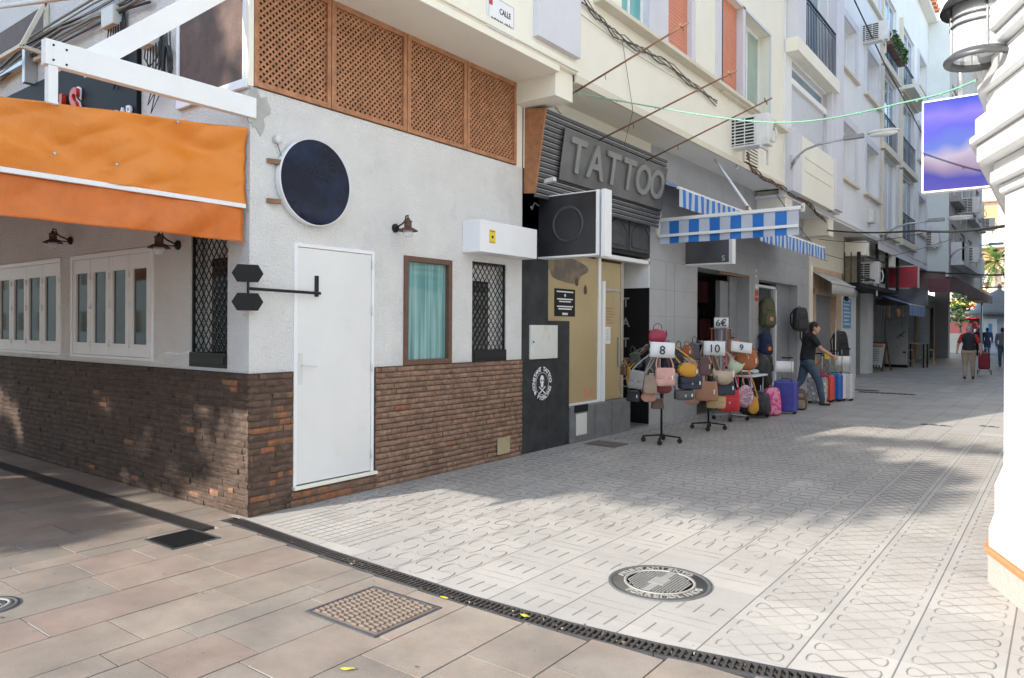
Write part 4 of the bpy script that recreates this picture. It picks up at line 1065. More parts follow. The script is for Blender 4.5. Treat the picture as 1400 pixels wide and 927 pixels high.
# ================================================================== UPPER APARTMENT BLOCK (over the shops)
ab = T('apartment_block', 'long cream and pale grey apartment block over the shops', 'building', (.2, 18, 4.62))
XU = .62
Yu = lambda px, py=100, x=XU: onx(px, py, x).y
def opening(y0, y1, z0, z1): return (y0, y1, z0, z1, .3)
OPS = []
w1 = (Yu(845, 20), Yu(948, 90), 5.86, 7.5); w2 = (Yu(982, 100), Yu(1048, 150), 5.80, 7.55)
OPS += [opening(*w1), opening(*w2)]
OPS += [opening(w1[0], w1[1], 8.8, 10.5), opening(w2[0], w2[1], 8.8, 10.5)]
sh = (12.85, 15.8); OPS += [opening(sh[0], sh[1], 5.95, 7.45), opening(sh[0]+.3, sh[1], 7.95, 10.2), opening(sh[0]+.3, sh[1], 11., 13.2)]
D1 = (17.05, 18.85); D2 = (20.25, 22.05)
for zz in ((5.68, 7.17), (8.65, 10.0), (11.6, 12.95)):
    OPS += [opening(*D1, *zz), opening(*D2, *zz)]
E1 = (22.7, 25.4); E2 = (26.2, 29.3); F1 = (30.3, 32.2)
for zz in ((4.95, 7.4), (7.75, 10.15), (10.5, 12.9)):
    OPS += [opening(*E1, *zz), opening(*E2, *zz)]
for zz in ((5.6, 7.1), (8.6, 10.0), (11.6, 12.9)): OPS += [opening(*F1, *zz)]
b = B(); wall(b, 'x', XU, 4.06, 12.45, 4.62, 15, [o for o in OPS if o[1] < 12.5]); b.box(.3, .58, 4.06, 12.45, 4.615, 4.66)
b.face([(.0, 4.06, 4.62), (XU, 4.06, 4.62), (XU, 12.45, 4.62), (.0, 12.45, 4.62)]); b.face([(.01, 3.845, 3.6), (.01, 7.38, 3.6), (.01, 7.38, 4.62), (.01, 3.845, 4.62)])
b.build('cream_wall', 'cream', ab)
b = B(); wall(b, 'x', XU+.04, 12.45, 22.4, 4.5, 15, [o for o in OPS if 12.5 < o[1] < 22.4]); wall(b, 'x', XU, 22.4, 33, 4.2, 15, [o for o in OPS if o[1] > 22.4]); b.box(.0, XU+.02, 12.45, 33, 4.44, 4.5); b.box(XU-.1, XU+.038, 12.44, 12.52, 4.5, 15); b.build('grey_wall', 'greywall', ab)
b = B(); b.box(-.6, XU+.35, 28, 33.0, 15.0, 15.2); b.box(-.6, XU+.35, 4, 28, 15.0, 15.2); b.build('eave', 'cream', ab)
b = B()
for i in range(60):
    y = 4+i*.48; b.tube([(-.6, y, 15.55), (XU+.5, y, 15.25)], .12, 8)
b.build('roof', 'rooftile', ab)
b = B(); b.box(XU, XU+.035, 4.06, 12.45, 4.60, 4.70); b.box(XU, XU+.16, 4.5, 12.3, 5.74, 5.80); b.box(XU, XU+.12, 4.5, 12.3, 8.70, 8.78); b.build('sill_band', 'creamdk', ab, .006)
# window fill
def fill(o, kind, par=ab, x=XU, mull=1, frame='whitewash', dp=.2):
    y0, y1, z0, z1 = o[:4]; f = B(); w = .06
    f.box(x-dp-.05, x-dp, y0, y0+w, z0, z1); f.box(x-dp-.05, x-dp, y1-w, y1, z0, z1); f.box(x-dp-.05, x-dp-.001, y0+w, y1-w, z1-w, z1); f.box(x-dp-.05, x-dp-.001, y0+w, y1-w, z0, z0+w)
    for i in range(mull):
        c = y0+(y1-y0)*(i+1)/(mull+1); f.box(x-dp-.05, x-dp-.002, c-.03, c+.03, z0+w, z1-w)
    fr = f.build('window', frame, par, .004)
    p = B(); p.box(x-dp-.035, x-dp-.025, y0+w, y1-w, z0+w, z1-w); p.build('pane', kind, fr)
    return fr
def roll(o, x, mat, name='roller_shutter', pitch=.055):
    y0, y1, z0, z1 = o; b = B(); z = z0
    while z < z1-.01:
        b.box(x-.02, x, y0, y1, z+.004, min(z1, z+pitch-.004)); b.box(x-.025, x-.006, y0, y1, z-.004, z+.004); z += pitch
    return b.build(name, mat, ab)
# seg B: w1 = teal window | pier | orange shutter ; w2 = orange shutter | frame | window
m1 = Yu(885, 50); m2 = Yu(911, 60)
fill((w1[0], m1, w1[2], w1[3]), 'teal', mull=1, dp=.12); 
for u_, v_ in ((m1, m2), (Yu(943, 90), w1[1])): b = B(); b.box(XU-.25, XU-.02, u_, v_, w1[2], w1[3]); b.build('window_pier', 'lilac', ab)
roll((m2, Yu(943, 90), w1[2], w1[3]), XU-.1, 'orangeshutter')
m3 = Yu(1010, 140); roll((w2[0]+.05, m3, w2[2], w2[3]), XU-.1, 'orangeshutter'); 
for q_ in ((XU-.12, XU+.03, m3, m3+.12, w2[2], w2[3]+.05), (XU-.0, XU+.03, w2[0]-.28, w2[0], w2[2]-.04, w2[3]+.05)): b = B(); b.box(*q_); b.build('window_pier', 'lilac', ab)
fill((m3+.12, w2[1]-.0, w2[2], w2[3]), 'greencurtain', mull=1, dp=.2)
for o in OPS[2:4]: fill(o, 'glassblue', mull=2)
# surrounds (raised lilac frames)
def surround(y0, y1, z0, z1, x, t=.10, p=.06, mat='lilac'):
    b = B(); b.box(x, x+p, y0-t, y0, z0, z1); b.box(x, x+p, y1, y1+t, z0, z1); b.box(x, x+p, y0-t, y1+t, z1, z1+t); q = b.build('surround', mat, ab, .004)
    b = B(); b.box(x-.05, x+p+.06, y0-t-.04, y1+t+.04, z0-.09, z0); b.build('sill', 'creamdk', q, .006)
surround(w2[0]+.0, w2[1], w2[2]+.0, w2[3], XU, .05, .03)
# seg C: piers, shutter, french balcony, lower panel
xg = XU+.04
b = B()
b.box(xg, xg+.22, 12.47, 13.15, 7.70, 15); b.box(xg, xg+.22, 15.9, 16.6, 4.6, 15); b.box(xg, xg+.16, 12.47, 13.1, 4.55, 5.9); b.box(xg, xg+.14, 15.75, 16.6, 4.55, 7.9)
b.build('pier', 'lilac', ab, .008)
b = B(); b.box(xg, xg+.16, 13.1, 15.9, 4.55, 5.85); b.box(xg+.16, xg+.175, 13.3, 15.7, 5.1, 5.16); b.box(xg+.16, xg+.175, 13.3, 15.7, 5.4, 5.46); b.box(xg, xg+.26, 12.4, 16.0, 7.5, 7.8); b.build('spandrel', 'cream', ab, .006)
roll((sh[0], sh[1], 5.95, 6.95), xg-.06, 'shutterlt'); b = B(); b.box(xg-.08, xg+.01, sh[0], sh[1], 6.95, 7.08); b.build('shutter_rail', 'whitewash', ab); fill((sh[0], sh[1], 7.08, 7.45), 'glassblue', x=xg, mull=0, dp=.1)
for (z0, z1) in ((7.95, 10.2), (11., 13.2)): fill((sh[0]+.3, sh[1], z0, z1), 'glassblue', x=xg, mull=2)
def railing(y0, y1, z0, z1, x, n, par=ab):
    b = B(); b.bar((x, y0, z1), (x, y1, z1), .04, .03); b.bar((x, y0, z0), (x, y1, z0), .03, .03); b.bar((x, y0, z1-.1), (x, y1, z1-.1), .02, .02)
    for i in range(n+1):
        y = y0+(y1-y0)*i/n; b.bar((x, y, z0), (x, y, z1), .016, .016)
    return b.build('railing', 'navyiron', par)
clone('navyiron', (.02, .024, .04), .5)
railing(13.2, 15.85, 7.86, 8.95, xg+.18, 20); railing(13.2, 15.85, 10.9, 12., xg+.18, 20)
# seg D windows
for o in OPS:
    if o[1] in (D1[1], D2[1]):
        fill(o, 'shutterlt', x=xg, mull=1, dp=.22); surround(o[0], o[1], o[2], o[3], xg, .22, .05)
# seg E glazed balconies
for o in OPS:
    if o[1] in (E1[1], E2[1]):
        low = o[2] < 6 and o[1] == E1[1]
        fill((o[0], o[1], o[2]+.0, o[3]), 'glassblue' if not low else 'shutterlt', mull=2, dp=.08)
        if o[2] > 6 or o[1] == E2[1]: railing(o[0]+.02, o[1]-.02, o[2]+.05, o[2]+.95, XU+.05, 14)
        b = B(); b.box(XU, XU+.16, o[0]-.15, o[1]+.15, o[2]-.28, o[2]-.06); b.box(XU, XU+.12, o[0]-.16, o[0]-.02, o[2]-.06, o[3]); b.build('balcony_band', 'creamdk', ab, .008)
for o in OPS:
    if o[1] == F1[1]: fill(o, 'shutterlt', mull=1); surround(o[0], o[1], o[2], o[3], XU, .15, .05)
b = B(); b.box(XU+.0, XU+.5, 26.0, 29.5, 10.28, 10.42); b.box(XU+.42, XU+.5, 26.0, 29.5, 10.42, 10.6); b.build('balcony_slab', 'cream', ab, .01)
# soffit beams & darker upper wall over the far shops
for (y, z) in ((12.6, 4.18), (16.2, 4.0), (20.6, 3.85), (25, 3.8)): b = B(); b.box(-.05, XU+.0, y, y+.5, z, z+.44); b.build('soffit_beam', 'cream', ab, .01)
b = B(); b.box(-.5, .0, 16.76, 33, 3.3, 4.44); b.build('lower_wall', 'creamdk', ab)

# ---- flower boxes, AC units, lamps
def leaves(b, c, rad, n, size, seed, flat=.0, mi=0):
    r_ = random.Random(seed)
    for _ in range(n):
        while True:
            p = Vector((r_.uniform(-1, 1), r_.uniform(-1, 1), r_.uniform(-1, 1)))
            if p.length < 1: break
        p = Vector((p.x*rad[0], p.y*rad[1], p.z*rad[2]))+Vector(c)
        s = size*r_.uniform(.6, 1.3); a = Vector((r_.uniform(-1, 1), r_.uniform(-1, 1), r_.uniform(-.6, .6))).normalized(); q = a.cross(Vector((r_.uniform(-1, 1), r_.uniform(-1, 1), r_.uniform(-1, 1)))).normalized()
        b.face([p-a*s, p-q*s*.45, p+a*s, p+q*s*.45], mi)
for k, (px_, py_, lab) in enumerate(((1213, 52, 'planter with green foliage, uppermost on the balcony rail'), (1219, 62, 'planter with green foliage, middle one on the balcony rail'), (1226, 73, 'planter with drooping foliage, lowest on the balcony rail'))):
    c = onx(px_, py_, XU+.25); t = T('planter', lab, 'planter', c, 0, 'planters on the balcony rail')
    b = B(); b.box(c.x-.12, c.x+.12, c.y-.42, c.y+.42, c.z-.2, c.z); b.build('trough', 'brownframe', t, .01)
    b = B(); leaves(b, c+Vector((.03, 0, .14)), (.22, .45, .22), 260, .07, k); leaves(b, c+Vector((.16, 0, -.05)), (.1, .4, .2), 90, .06, k+9); b.build('foliage', 'leaf', t)
def ac_unit(loc, rz, lab, s=1., bracket=True):
    t = T('air_conditioner', lab, 'air conditioner', loc, rz, 'outdoor air conditioning units', True); t.scale = (s, s, s)
    b = B(); b.box(-.4, .4, -.14, .14, 0, .56); b.build('casing', 'acwhite', t, .015)
    b = B(); b.box(-.36, .16, -.15, -.141, .04, .52); b.build('fan_recess', 'iron', t)
    b = B()
    for i in range(9): b.box(-.37, .17, -.162, -.151, .05+i*.057, .068+i*.057)
    for i in range(4): b.box(-.37+i*.175, -.355+i*.175, -.165, -.151, .04, .53)
    b.build('fan_grille', 'acwhite', t)
    for sx in (-.28, .28): b = B(); b.box(sx-.02, sx+.02, -.16, .22, -.05, -.004); b.box(sx-.02, sx+.02, .19, .22, -.3, -.05); b.build('bracket', 'acwhite', t)
    b = B(); b.tube([(.38, 0, .1), (.46, 0, .05), (.48, .1, .2), (.42, .2, .35), (.3, .22, .3)], .02, 8); b.build('hose', 'plastic', t)
    return t
c = onx(995, 188, XU+.2); A = ac_unit((c.x+.05, Yu(1000, 170)+.05, c.z), R(0), 'white air conditioner on brackets below the orange shutter, nearest the camera')
def ac2(px_, py_, x, s, lab, rz=0.):
    c = onx(px_, py_, x); return dup(A, c, rz, lab, scale=(s, s, s))
ac2(1190, 53, XU+.3, 1., 'white air conditioner high on the pale grey wall near the planters')
# louvred vent
b = B(); y0, y1 = Yu(1013, 195), Yu(1031, 205); z0, z1 = onx(1022, 222, XU).z, onx(1022, 170, XU).z
b.box(XU, XU+.02, y0, y1, z0, z1); vt = T('wall_vent', 'white louvred wall vent under the air conditioner', 'vent', (XU, (y0+y1)/2, z0)); b.build('backing', 'dark', vt)
b = B(); n = 12
for i in range(n): b.bar((XU+.03, y0, z0+(i+.5)*(z1-z0)/n), (XU+.03, y1, z0+(i+.5)*(z1-z0)/n), .03, .03)
for y in (y0, y1): b.box(XU, XU+.05, y-.02, y+.02, z0, z1)
b.build('louvres', 'cream', vt)
def street_lamp(p, reach, lab, s=1., ang=0.):
    # wall-mounted arm lamp; local +x leads away from the wall
    t = T('street_lamp', lab, 'street lamp', p, ang, 'wall-mounted street lamps', True); t.scale = (s,)*3
    b = B(); b.box(0, .02, -.05, .05, -.16, .16); b.build('wall_plate', 'steel', t, .004)
    pts = [(.02, 0, -.05), (.12, 0, .10), (.32, 0, .24), (.6, 0, .32), (reach*.62, 0, .36)]
    b = B(); b.tube(pts, .026, 8); b.tube([(.02, 0, -.12), (.2, 0, .12)], .015, 6); b.build('arm', 'steel', t)
    b = B(); b.bar((reach*.55, 0, .37), (reach*.75, 0, .37), .1, .09); b.build('neck', 'greydoor', t, .01)
    b = B(); b.sq(.62, .25, .14, .9, .8, 1, (reach*.93, 0, .38), lo=0); b.build('hood', 'steelhood', t)
    b = B(); b.sq(.56, .22, .16, .9, .8, 1, (reach*.93, 0, .375), hi=0); b.build('lens', 'lampglass0', t)
    return t
clone('steelhood', (.60, .60, .59), .35)
p = onx(1078, 218, XU+.2); street_lamp(p, 2.0, 'wall-mounted street lamp nearest the camera, on the cream pier above the blue awning', .95)
p = onx(1206, 318, XU+.1); street_lamp(p, 2.0, 'wall-mounted street lamp in the middle, above the dark street cable', 1.15)
# little box on the wall
p = onx(1186, 291, xg); b = B(); b.box(xg, xg+.16, p.y-.22, p.y+.22, p.z-.2, p.z+.2); solo(b, 'wall_box', 'plastic', 'small cream box on the grey wall under the window sill', 'box', bevel=.02)

# cables along facade and across street
def cable(name, pts, r, mat, lab, s=.0, cat='cable'):
    b = B(); P_ = []
    for a, c in zip(pts, pts[1:]):
        q = sag(a, c, s, 14); P_ += q[:-1]
    P_.append(Vector(pts[-1])); b.tube(P_, r, 6); return solo(b, name, mat, lab, cat)
t = T('facade_cables', 'twisted bundle of old cables running along the cream facade', 'cable', onx(900, 60, XU+.05))
base = [onx(790, -5, XU+.04), onx(840, 45, XU+.04), onx(905, 80, XU+.04), onx(985, 142, XU+.04)]
for k in range(4):
    b = B(); q = []
    for a, c in zip(base, base[1:]):
        for i in range(8): q.append(a.lerp(c, i/8)+Vector((.012*math.sin(i+k), 0, .03*math.sin(i*1.7+k*2)-.02*k)))
    b.tube(q, .008, 5); b.build('cable', 'cable' if k % 2 else 'cablelt', t)
t = T('facade_cables', 'frayed grey cables along the slab edge above the luggage shop', 'cable', onx(1060, 250, XU+.05))
base = [onx(1018, 205, XU+.04), onx(1026, 228, XU+.05), onx(1060, 248, XU+.05), onx(1102, 272, XU+.06), onx(1130, 300, XU+.06)]
for k in range(4):
    b = B(); q = []
    for a, c in zip(base, base[1:]):
        for i in range(8): q.append(a.lerp(c, i/8)+Vector((.02*math.sin(i*.9+k), 0, .035*math.sin(i*1.3+k*2)-.015*k)))
    b.tube(q, .012, 5); b.build('cable', 'cable' if k % 3 == 0 else 'rust', t)
cable('thin_wire', [onx(846, 52, .66), onx(862, 150, .66), onx(851, 195, .5)], .004, 'cable', 'thin dark wire hanging down the cream facade between two rods')
cable('facade_wire', [onx(785, 15, XU+.03), onx(862, 70, XU+.03), onx(945, 118, XU+.03)], .004, 'cablelt', 'thin grey wire stapled across the cream facade', .01)
cable('dark_cable', [onx(1163, -5, XU+.3), onx(1207, 85, XU+.3), onx(1238, 140, XU+.3), onx(1262, 185, XU+.3)], .02, 'cable', 'black cable running diagonally down the grey facade')
# ================================================================== FAR SHOP FRONTS (y 17 .. 47)
XF2 = -.55
ff = T('corner_pharmacy_front', '', 'building', (0, 18.5, 0)); bpy.data.objects.remove(ff)
t = T('tan_shopfront', 'tan plastered front with grey roller shutter and small white canopy', 'building', (-.3, 18.5, 0))
b = B(); wall(b, 'x', 0, 16.75, 20.35, 0, 3.3, [(17.35, 19.55, 0, 2.55)], .2); b.build('wall', 'tan', t)
b = B(); b.box(-.2, -.16, 17.3, 19.6, 0, 2.6); z = 0
while z < 2.5: b.box(-.14, -.12, 17.35, 19.55, z+.01, z+.085); z += .09
b.build('roller_shutter', 'shutter', t)
b = B(); b.box(.0, .03, 17.2, 17.35, 0, 2.7); b.box(0, .03, 19.55, 19.7, 0, 2.7); b.box(0, .035, 17.2, 19.7, 2.56, 2.72); b.build('door_surround', 'tan', t)
b = B(); b.box(0, .04, 16.76, 17.0, 0, 3.3); b.build('corner_strip', 'cream', t)
t = T('white_canopy', 'small faded white folded canopy over the tan shutter', 'awning', (.3, 18.3, 2.8))
b = B(); b.grid(lambda i, j: (.02+.5*j, 17.0+2.6*i, 3.15-.32*j+.02*math.sin(i*30)), 20, 4); b.grid(lambda i, j: (.52, 17.0+2.6*i, 2.83-.3*j), 20, 2); clone('fadecloth', (.48, .45, .42), .8); b.build('cloth', 'fadecloth', t, solid=.01)
b = B(); b.bar((.52, 16.95, 2.84), (.52, 19.65, 2.84), .04, .04); b.build('front_bar', 'plastic', t)
# white pillar and poster
t = T('white_shopfront', 'narrow white pillar front with dark shop window and blue poster', 'building', (-.3, 23, 0))
for q_ in ((-.5, .0, 20.4, 22.3, 0, 3.0), (-.6, -.51, 22.31, 23.5, 0, 3.0), (-.5, -.2, 25.2, 26.0, 0, 3.)): b = B(); b.box(*q_); b.build('wall', 'whitewash', t)
b = B(); b.box(-.9, -.6, 23.5, 25.2, .2, 2.9); b.build('shop_window', 'glassdark', t)
b = B(); b.box(-.9, -.5, 22.3, 26, .0, .3); b.build('step', 'plinth', t)
b = B(); b.box(-.9, -.3, 23.4, 23.5, 0, 2.9); b.box(-.9, -.3, 24.3, 24.38, 0, 2.9); b.build('mullion', 'shutter', t)
b = B(); c = onx(1158, 425, .01); b.box(0, .015, c.y-.55, c.y+.5, c.z-.42, c.z+.5); clone('posterblue', (.12, .35, .60), .5); q = b.build('poster', 'posterblue', t)
b = B()
for k in range(7): b.box(.015, .018, c.y-.45, c.y+.4-.1*(k % 3), c.z+.4-k*.12, c.z+.45-k*.12)
b.build('poster_lines', 'paper', q)
b = B(); c = onx(1156, 402, .01); b.sq(.05, .7, .22, 1, 1, .6, (.03, c.y, c.z)); b.build('dark_emblem', 'black', t)
# stone balcony with railing above
t = T('stone_balcony', 'first floor balcony with stone wall, black rail and posts', 'balcony', (0, 23.5, 3.0))
b = B(); b.box(-.45, .02, 20.6, 23.4, 3.0, 4.44); b.build('stone_wall', 'stone', t)
b = B(); b.box(-.5, .5, 20.4, 27.0, 2.9, 3.02); b.build('floor_slab', 'black', t)
b = B()
for (x, y) in ((.45, 20.5), (.45, 23.2), (.45, 24.9), (.45, 26.9)): b.bar((x, y, 3.), (x, y, 4.5 if y > 22 else 3.95), .09, .09)
for z in (3.2, 3.9): b.bar((.45, 20.5, z), (.45, 26.9, z), .05, .05)
for i in range(5): b.bar((-.3+.18*i, 20.45, 3.), (-.3+.18*i, 20.45, 3.95), .025, .025)
b.build('railing', 'iron', t)
b = B(); b.box(-.3, .0, 26.0, 30., 3.0, 4.3); b.build('white_wall', 'greywall', t)
dup(A, (.15, 22.9, 3.1), R(0), 'white air conditioner standing on the stone balcony', scale=(1.1, 1.1, 1.3))
facade_awning('dark blue striped awning under the balcony, farther along the street', .8, 2.55, 27.2, 31.0, -.5, 3.05, .42, .0, .12)
clone('awnwhite2', (.10, .22, .50), .7)
# dark shops behind
t = T('dark_shopfronts', 'row of dark shopfronts with grey roller shutters under the red sign', 'building', (-.8, 34, 0))
b = B(); b.box(-1.6, -.75, 26.0, 49, 0, 3.6); clone('shopdark', (.13, .13, .135), .6); b.build('wall', 'shopdark', t)  # wall colour lightened in place of distance haze
for (y0, y1) in ((35.5, 38.5), (40.2, 44.2)):
    b = B(); z = .05
    while z < 2.7: b.box(-.75, -.70, y0, y1, z+.01, z+.10); z += .115
    b.build('roller_shutter', 'shutter', t)
for y in (26.6, 28.2, 31.5, 34.8, 39.2, 45.2): b = B(); b.box(-.76, -.62, y, y+.35, 0, 2.9); b.build('pier', 'tan', t)
b = B(); b.box(-.76, -.6, 26., 46, 2.85, 3.3); clone('fasciagrey', (.28, .28, .30), .6); b.build('fascia', 'fasciagrey', t)  # fascia colour lightened too, standing in for haze
b = B()
for y in (29.2, 29.7, 30.3): b.box(-.72, -.60, y, y+.1, .3, 2.6)
b.build('display_rail', 'steel', t)
b = B(); b.sq(.2, .3, .4, 1, 1, 1, (-.55, 33.2, 2.35)); clone('lampwarm', (.7, .45, .2), .5); b.build('lantern', 'lampwarm', t)
# red sign + canopies
p0, p1 = ony(1210, 388, 27.5), ony(1254, 358, 27.5)
t = T('red_sign', 'blurred red projecting sign over the far shopfronts', 'sign', ((p0.x+p1.x)/2, 27.5, p0.z))
blur_mat('redblur', [(.30, .04, .07), (.50, .02, .05), (.50, .06, .08)], 1.5)
b = B(); b.box(p0.x, p1.x, 27.45, 27.6, p0.z, p1.z); b.build('face', 'redblur', t)
b = B(); b.box(p1.x, p1.x+.04, 27.44, 27.62, p0.z-.03, p1.z+.03); b.box(p0.x-.02, p1.x, 27.44, 27.62, p1.z, p1.z+.04); b.build('edge_trim', 'plastic', t)
p0, p1 = ony(1240, 408, 30), ony(1268, 388, 30)
b = B(); b.box(p0.x-1.6, p1.x, 30, 30.1, p0.z-.1, p1.z); blur_mat('greyblur', [(.10, .10, .11), (.24, .24, .25)], 2.); solo(b, 'grey_sign', 'greyblur', 'blurred grey sign board right below the red sign', 'sign')
t = T('brown_canopy', 'dark brown fabric canopy sloping over the street beyond the red sign', 'canopy', (1, 38, 3))
b = B(); a = [ony(1272, 378, 33), ony(1296, 366, 33), ony(1340, 383, 40), ony(1318, 408, 40), ony(1278, 405, 33)]
b.face([(-.6, 33, 4.3), (1.3, 33, 4.1), (2.1, 41, 3.5), (2.1, 47, 3.5), (-.6, 47, 4.3)]); b.face([(-.6, 33.0, 4.3), (1.3, 33, 4.1), (1.3, 33, 3.35), (-.6, 33, 3.35)]); b.face([(1.3, 33, 4.1), (2.1, 41, 3.5), (2.1, 41, 3.1), (1.3, 33, 3.35)]); b.face([(2.1, 41, 3.5), (2.1, 47, 3.5), (2.1, 47, 3.1), (2.1, 41, 3.1)]); b.build('cloth', 'canopybrown', t, solid=.03)
p0, p1 = ony(1268, 393, 32.5), ony(1297, 373, 32.5); b = B(); b.box(p0.x, p1.x, 32.8, 32.9, p0.z, p1.z); clone('maroon', (.20, .07, .085), .6); solo(b, 'maroon_sign', 'maroon', 'dark maroon sign under the brown canopy', 'sign')
b = B(); b.box(1.35, 2.0, 41.5, 47.0, 3.15, 3.75); solo(b, 'cream_fascia', 'sand', 'sunlit yellow fascia board at the end of the brown canopy', 'fascia')
# pillar at the corner of the arcade
p = at(1288, 440, 42); b = B(); b.box(p.x-.35, p.x+.35, p.y-.35, p.y+.35, 0, 4.3); solo(b, 'arcade_pillar', 'brownwall', 'brown square pillar at the far end of the shopfronts', 'pillar', bevel=.03)
# protruding block F
t = T('brown_block', 'grey brown apartment block with pale green end wall at the end of the row', 'building', (0, 40, 4))
yE = 33.05; fx = ony(1295, 200, yE).x
b = B(); b.face([(-1, yE, 3.9), (fx, yE, 3.9), (fx, yE, 16), (-1, yE, 16)]); b.build('end_wall', 'palegreen', t)
OF = []
for (a, c) in ((34.0, 36.0), (37.5, 39.5), (41, 43), (45, 47)):
    for (z0, z1) in ((4.7, 6.3), (7.7, 9.6), (10.7, 12.5)): OF.append((a, c, z0, z1, .3))
b = B(); wall(b, 'x', fx, yE, 49, 3.9, 16, OF); b.face([(-1, yE, 3.9), (fx, yE, 3.9), (fx, 49, 3.9), (-1, 49, 3.9)]); b.box(-1, fx-.3, yE+.1, 48.9, 4, 15.9); b.face([(-1, 49, 3.9), (fx, 49, 3.9), (fx, 49, 16), (-1, 49, 16)]); b.build('street_wall', 'brownwall', t)
for o in OF[:9]:
    f = B(); x = fx-.15; f.box(x, x+.05, o[0], o[0]+.12, o[2], o[3]); f.box(x, x+.05, o[1]-.12, o[1], o[2], o[3]); f.box(x, x+.05, o[0]+.12, o[1]-.12, o[3]-.12, o[3]); fr_ = f.build('window', 'whitewash', t)
    f = B(); f.box(x-.03, x, o[0], o[1], o[2], o[3]); f.build('pane', 'glassdark', fr_)
b = B(); b.box(fx, fx+.5, 33.8, 44, 4.45, 4.62); b.box(fx+.42, fx+.5, 33.8, 44, 4.62, 5.45); b.box(fx, fx+.5, 33.8, 33.95, 4.62, 5.45); b.build('balcony', 'greywall', t)
b = B(); b.box(fx, fx+.35, 33.5, 47, 7.2, 7.4); b.box(fx, fx+.2, 33.5, 47, 10.2, 10.4); b.box(-.9, fx+.45, 32.95, 49, 16, 16.15); b.build('string_course', 'brownwall', t)
b = B()
for i in range(8): b.tube([(-.9+.34*i, 32.9, 16.3), (-.9+.34*i, 49, 16.3)], .14, 6)
b.build('roof', 'rooftile', t)
for (px_, py_, lab) in ((1322, 285, 'air conditioner on the brown block wall, upper left one of the pair'), (1329, 293, 'air conditioner on the brown block wall, lower right one of the pair'),
                        (1346, 309, 'air conditioner at the far corner of the brown block'), (1323, 352, 'air conditioner low on the brown block above its balcony')):
    c = onx(px_, py_, fx+.45); dup(A, c, R(0), lab, scale=(1.1, 1.1, 1.3))
for (px_, py_, lab) in ((1254, 325, 'air conditioner on the pale green end wall, left of the two'), (1266, 332, 'air conditioner on the pale green end wall, right of the two')):
    c = ony(px_, py_, yE-.3); dup(A, c, R(0), lab, scale=(1.15, 1, 1.25))
p = onx(1296, 344, fx); street_lamp(p, 2.2, 'wall-mounted street lamp farthest away, on the brown block', 1.2)

# ---- street ends: far buildings
t = T('peach_building', 'sunlit peach and white apartment building closing the far end of the street', 'building', (2, 74, 0))
b = B(); b.box(-3.2, 1.6, 70, 80, 3.2, 15.0); b.build('wall', 'peach', t)
for q_ in ((-3.3, 1.7, 69.2, 69.99, 12.4, 14.6), (-3.3, 1.7, 69.2, 69.99, 8.5, 9.7), (-3.3, 1.7, 69.4, 69.99, 5.6, 6.3)): b = B(); b.box(*q_); b.build('balcony', 'cream', t, .05)
b = B()
for z in (6.7, 10.1): b.box(-1.2, .9, 69.9, 70.05, z, z+1.9)
clone('orangewall', (.62, .30, .14), .8); b.build('loggia', 'orangewall', t)
b = B(); b.box(1.6, 9, 72, 82, 0, 10.3); b.box(1.7, 3.2, 71.2, 72, 7, 8); b.build('white_wing', 'cream', t)
b = B()
for z in (1.5, 4.2, 8.6): b.box(1.9, 3.0, 71.9, 72.03, z, z+1.3)
b.build('window', 'glassblue', t)
b = B(); b.box(-8, 1.6, 70, 80, 0, 3.2); clone('shopfar', (.35, .25, .18), .8); b.build('ground_floor', 'shopfar', t)
b = B(); b.box(-2.2, -1.2, 69.85, 70, 3.6, 5.4); b.build('tall_window', 'glassdark', t)
t = T('grey_house', 'grey stone building with projecting cornice right of the palm tree', 'building', (6.5, 60, 0))
pz = at(1372, 262, 52); b = B(); b.box(3.05, 12, 52, 90, 0, at(1372, 300, 52).z); b.build('wall', 'brownwall', t)
b = B()
for k in range(4): b.box(2.95-.22*k, 12, 52-.2*k, 60, at(1372, 300, 52).z+.5*k, at(1372, 300, 52).z+.5*(k+1)-.04)
b.build('cornice', 'greywall', t, .03)
# kiosk
c = at(1366, 470, 47); kx, ky = c.x, c.y
t = T('round_kiosk', 'round grey kiosk with domed roof and lit poster', 'kiosk', (kx, ky, 0))
b = B(); b.lathe([(1.05, 0), (1.05, .3), (1.0, .35), (1.0, 2.6)], (kx, ky, 0), 24); b.build('body', 'bluewall', t)
b = B(); b.lathe([(1.1, 2.55), (1.75, 2.55), (1.75, 2.8), (1.35, 2.95), (1.2, 3.4), (.8, 3.85), (.3, 4.1), (.1, 4.2), (.1, 4.5), (0, 4.6)], (kx, ky, 0), 24); b.build('dome', 'steelworn', t)
b = B(); b.box(kx-.75, kx-.05, ky-1.1, ky-.98, .9, 2.3); q = b.build('poster', 'paper', t)
b = B(); b.box(kx-.5, kx-.3, ky-1.12, ky-1.1, 1.4, 2.); b.build('poster_mark', 'posterblue', q)
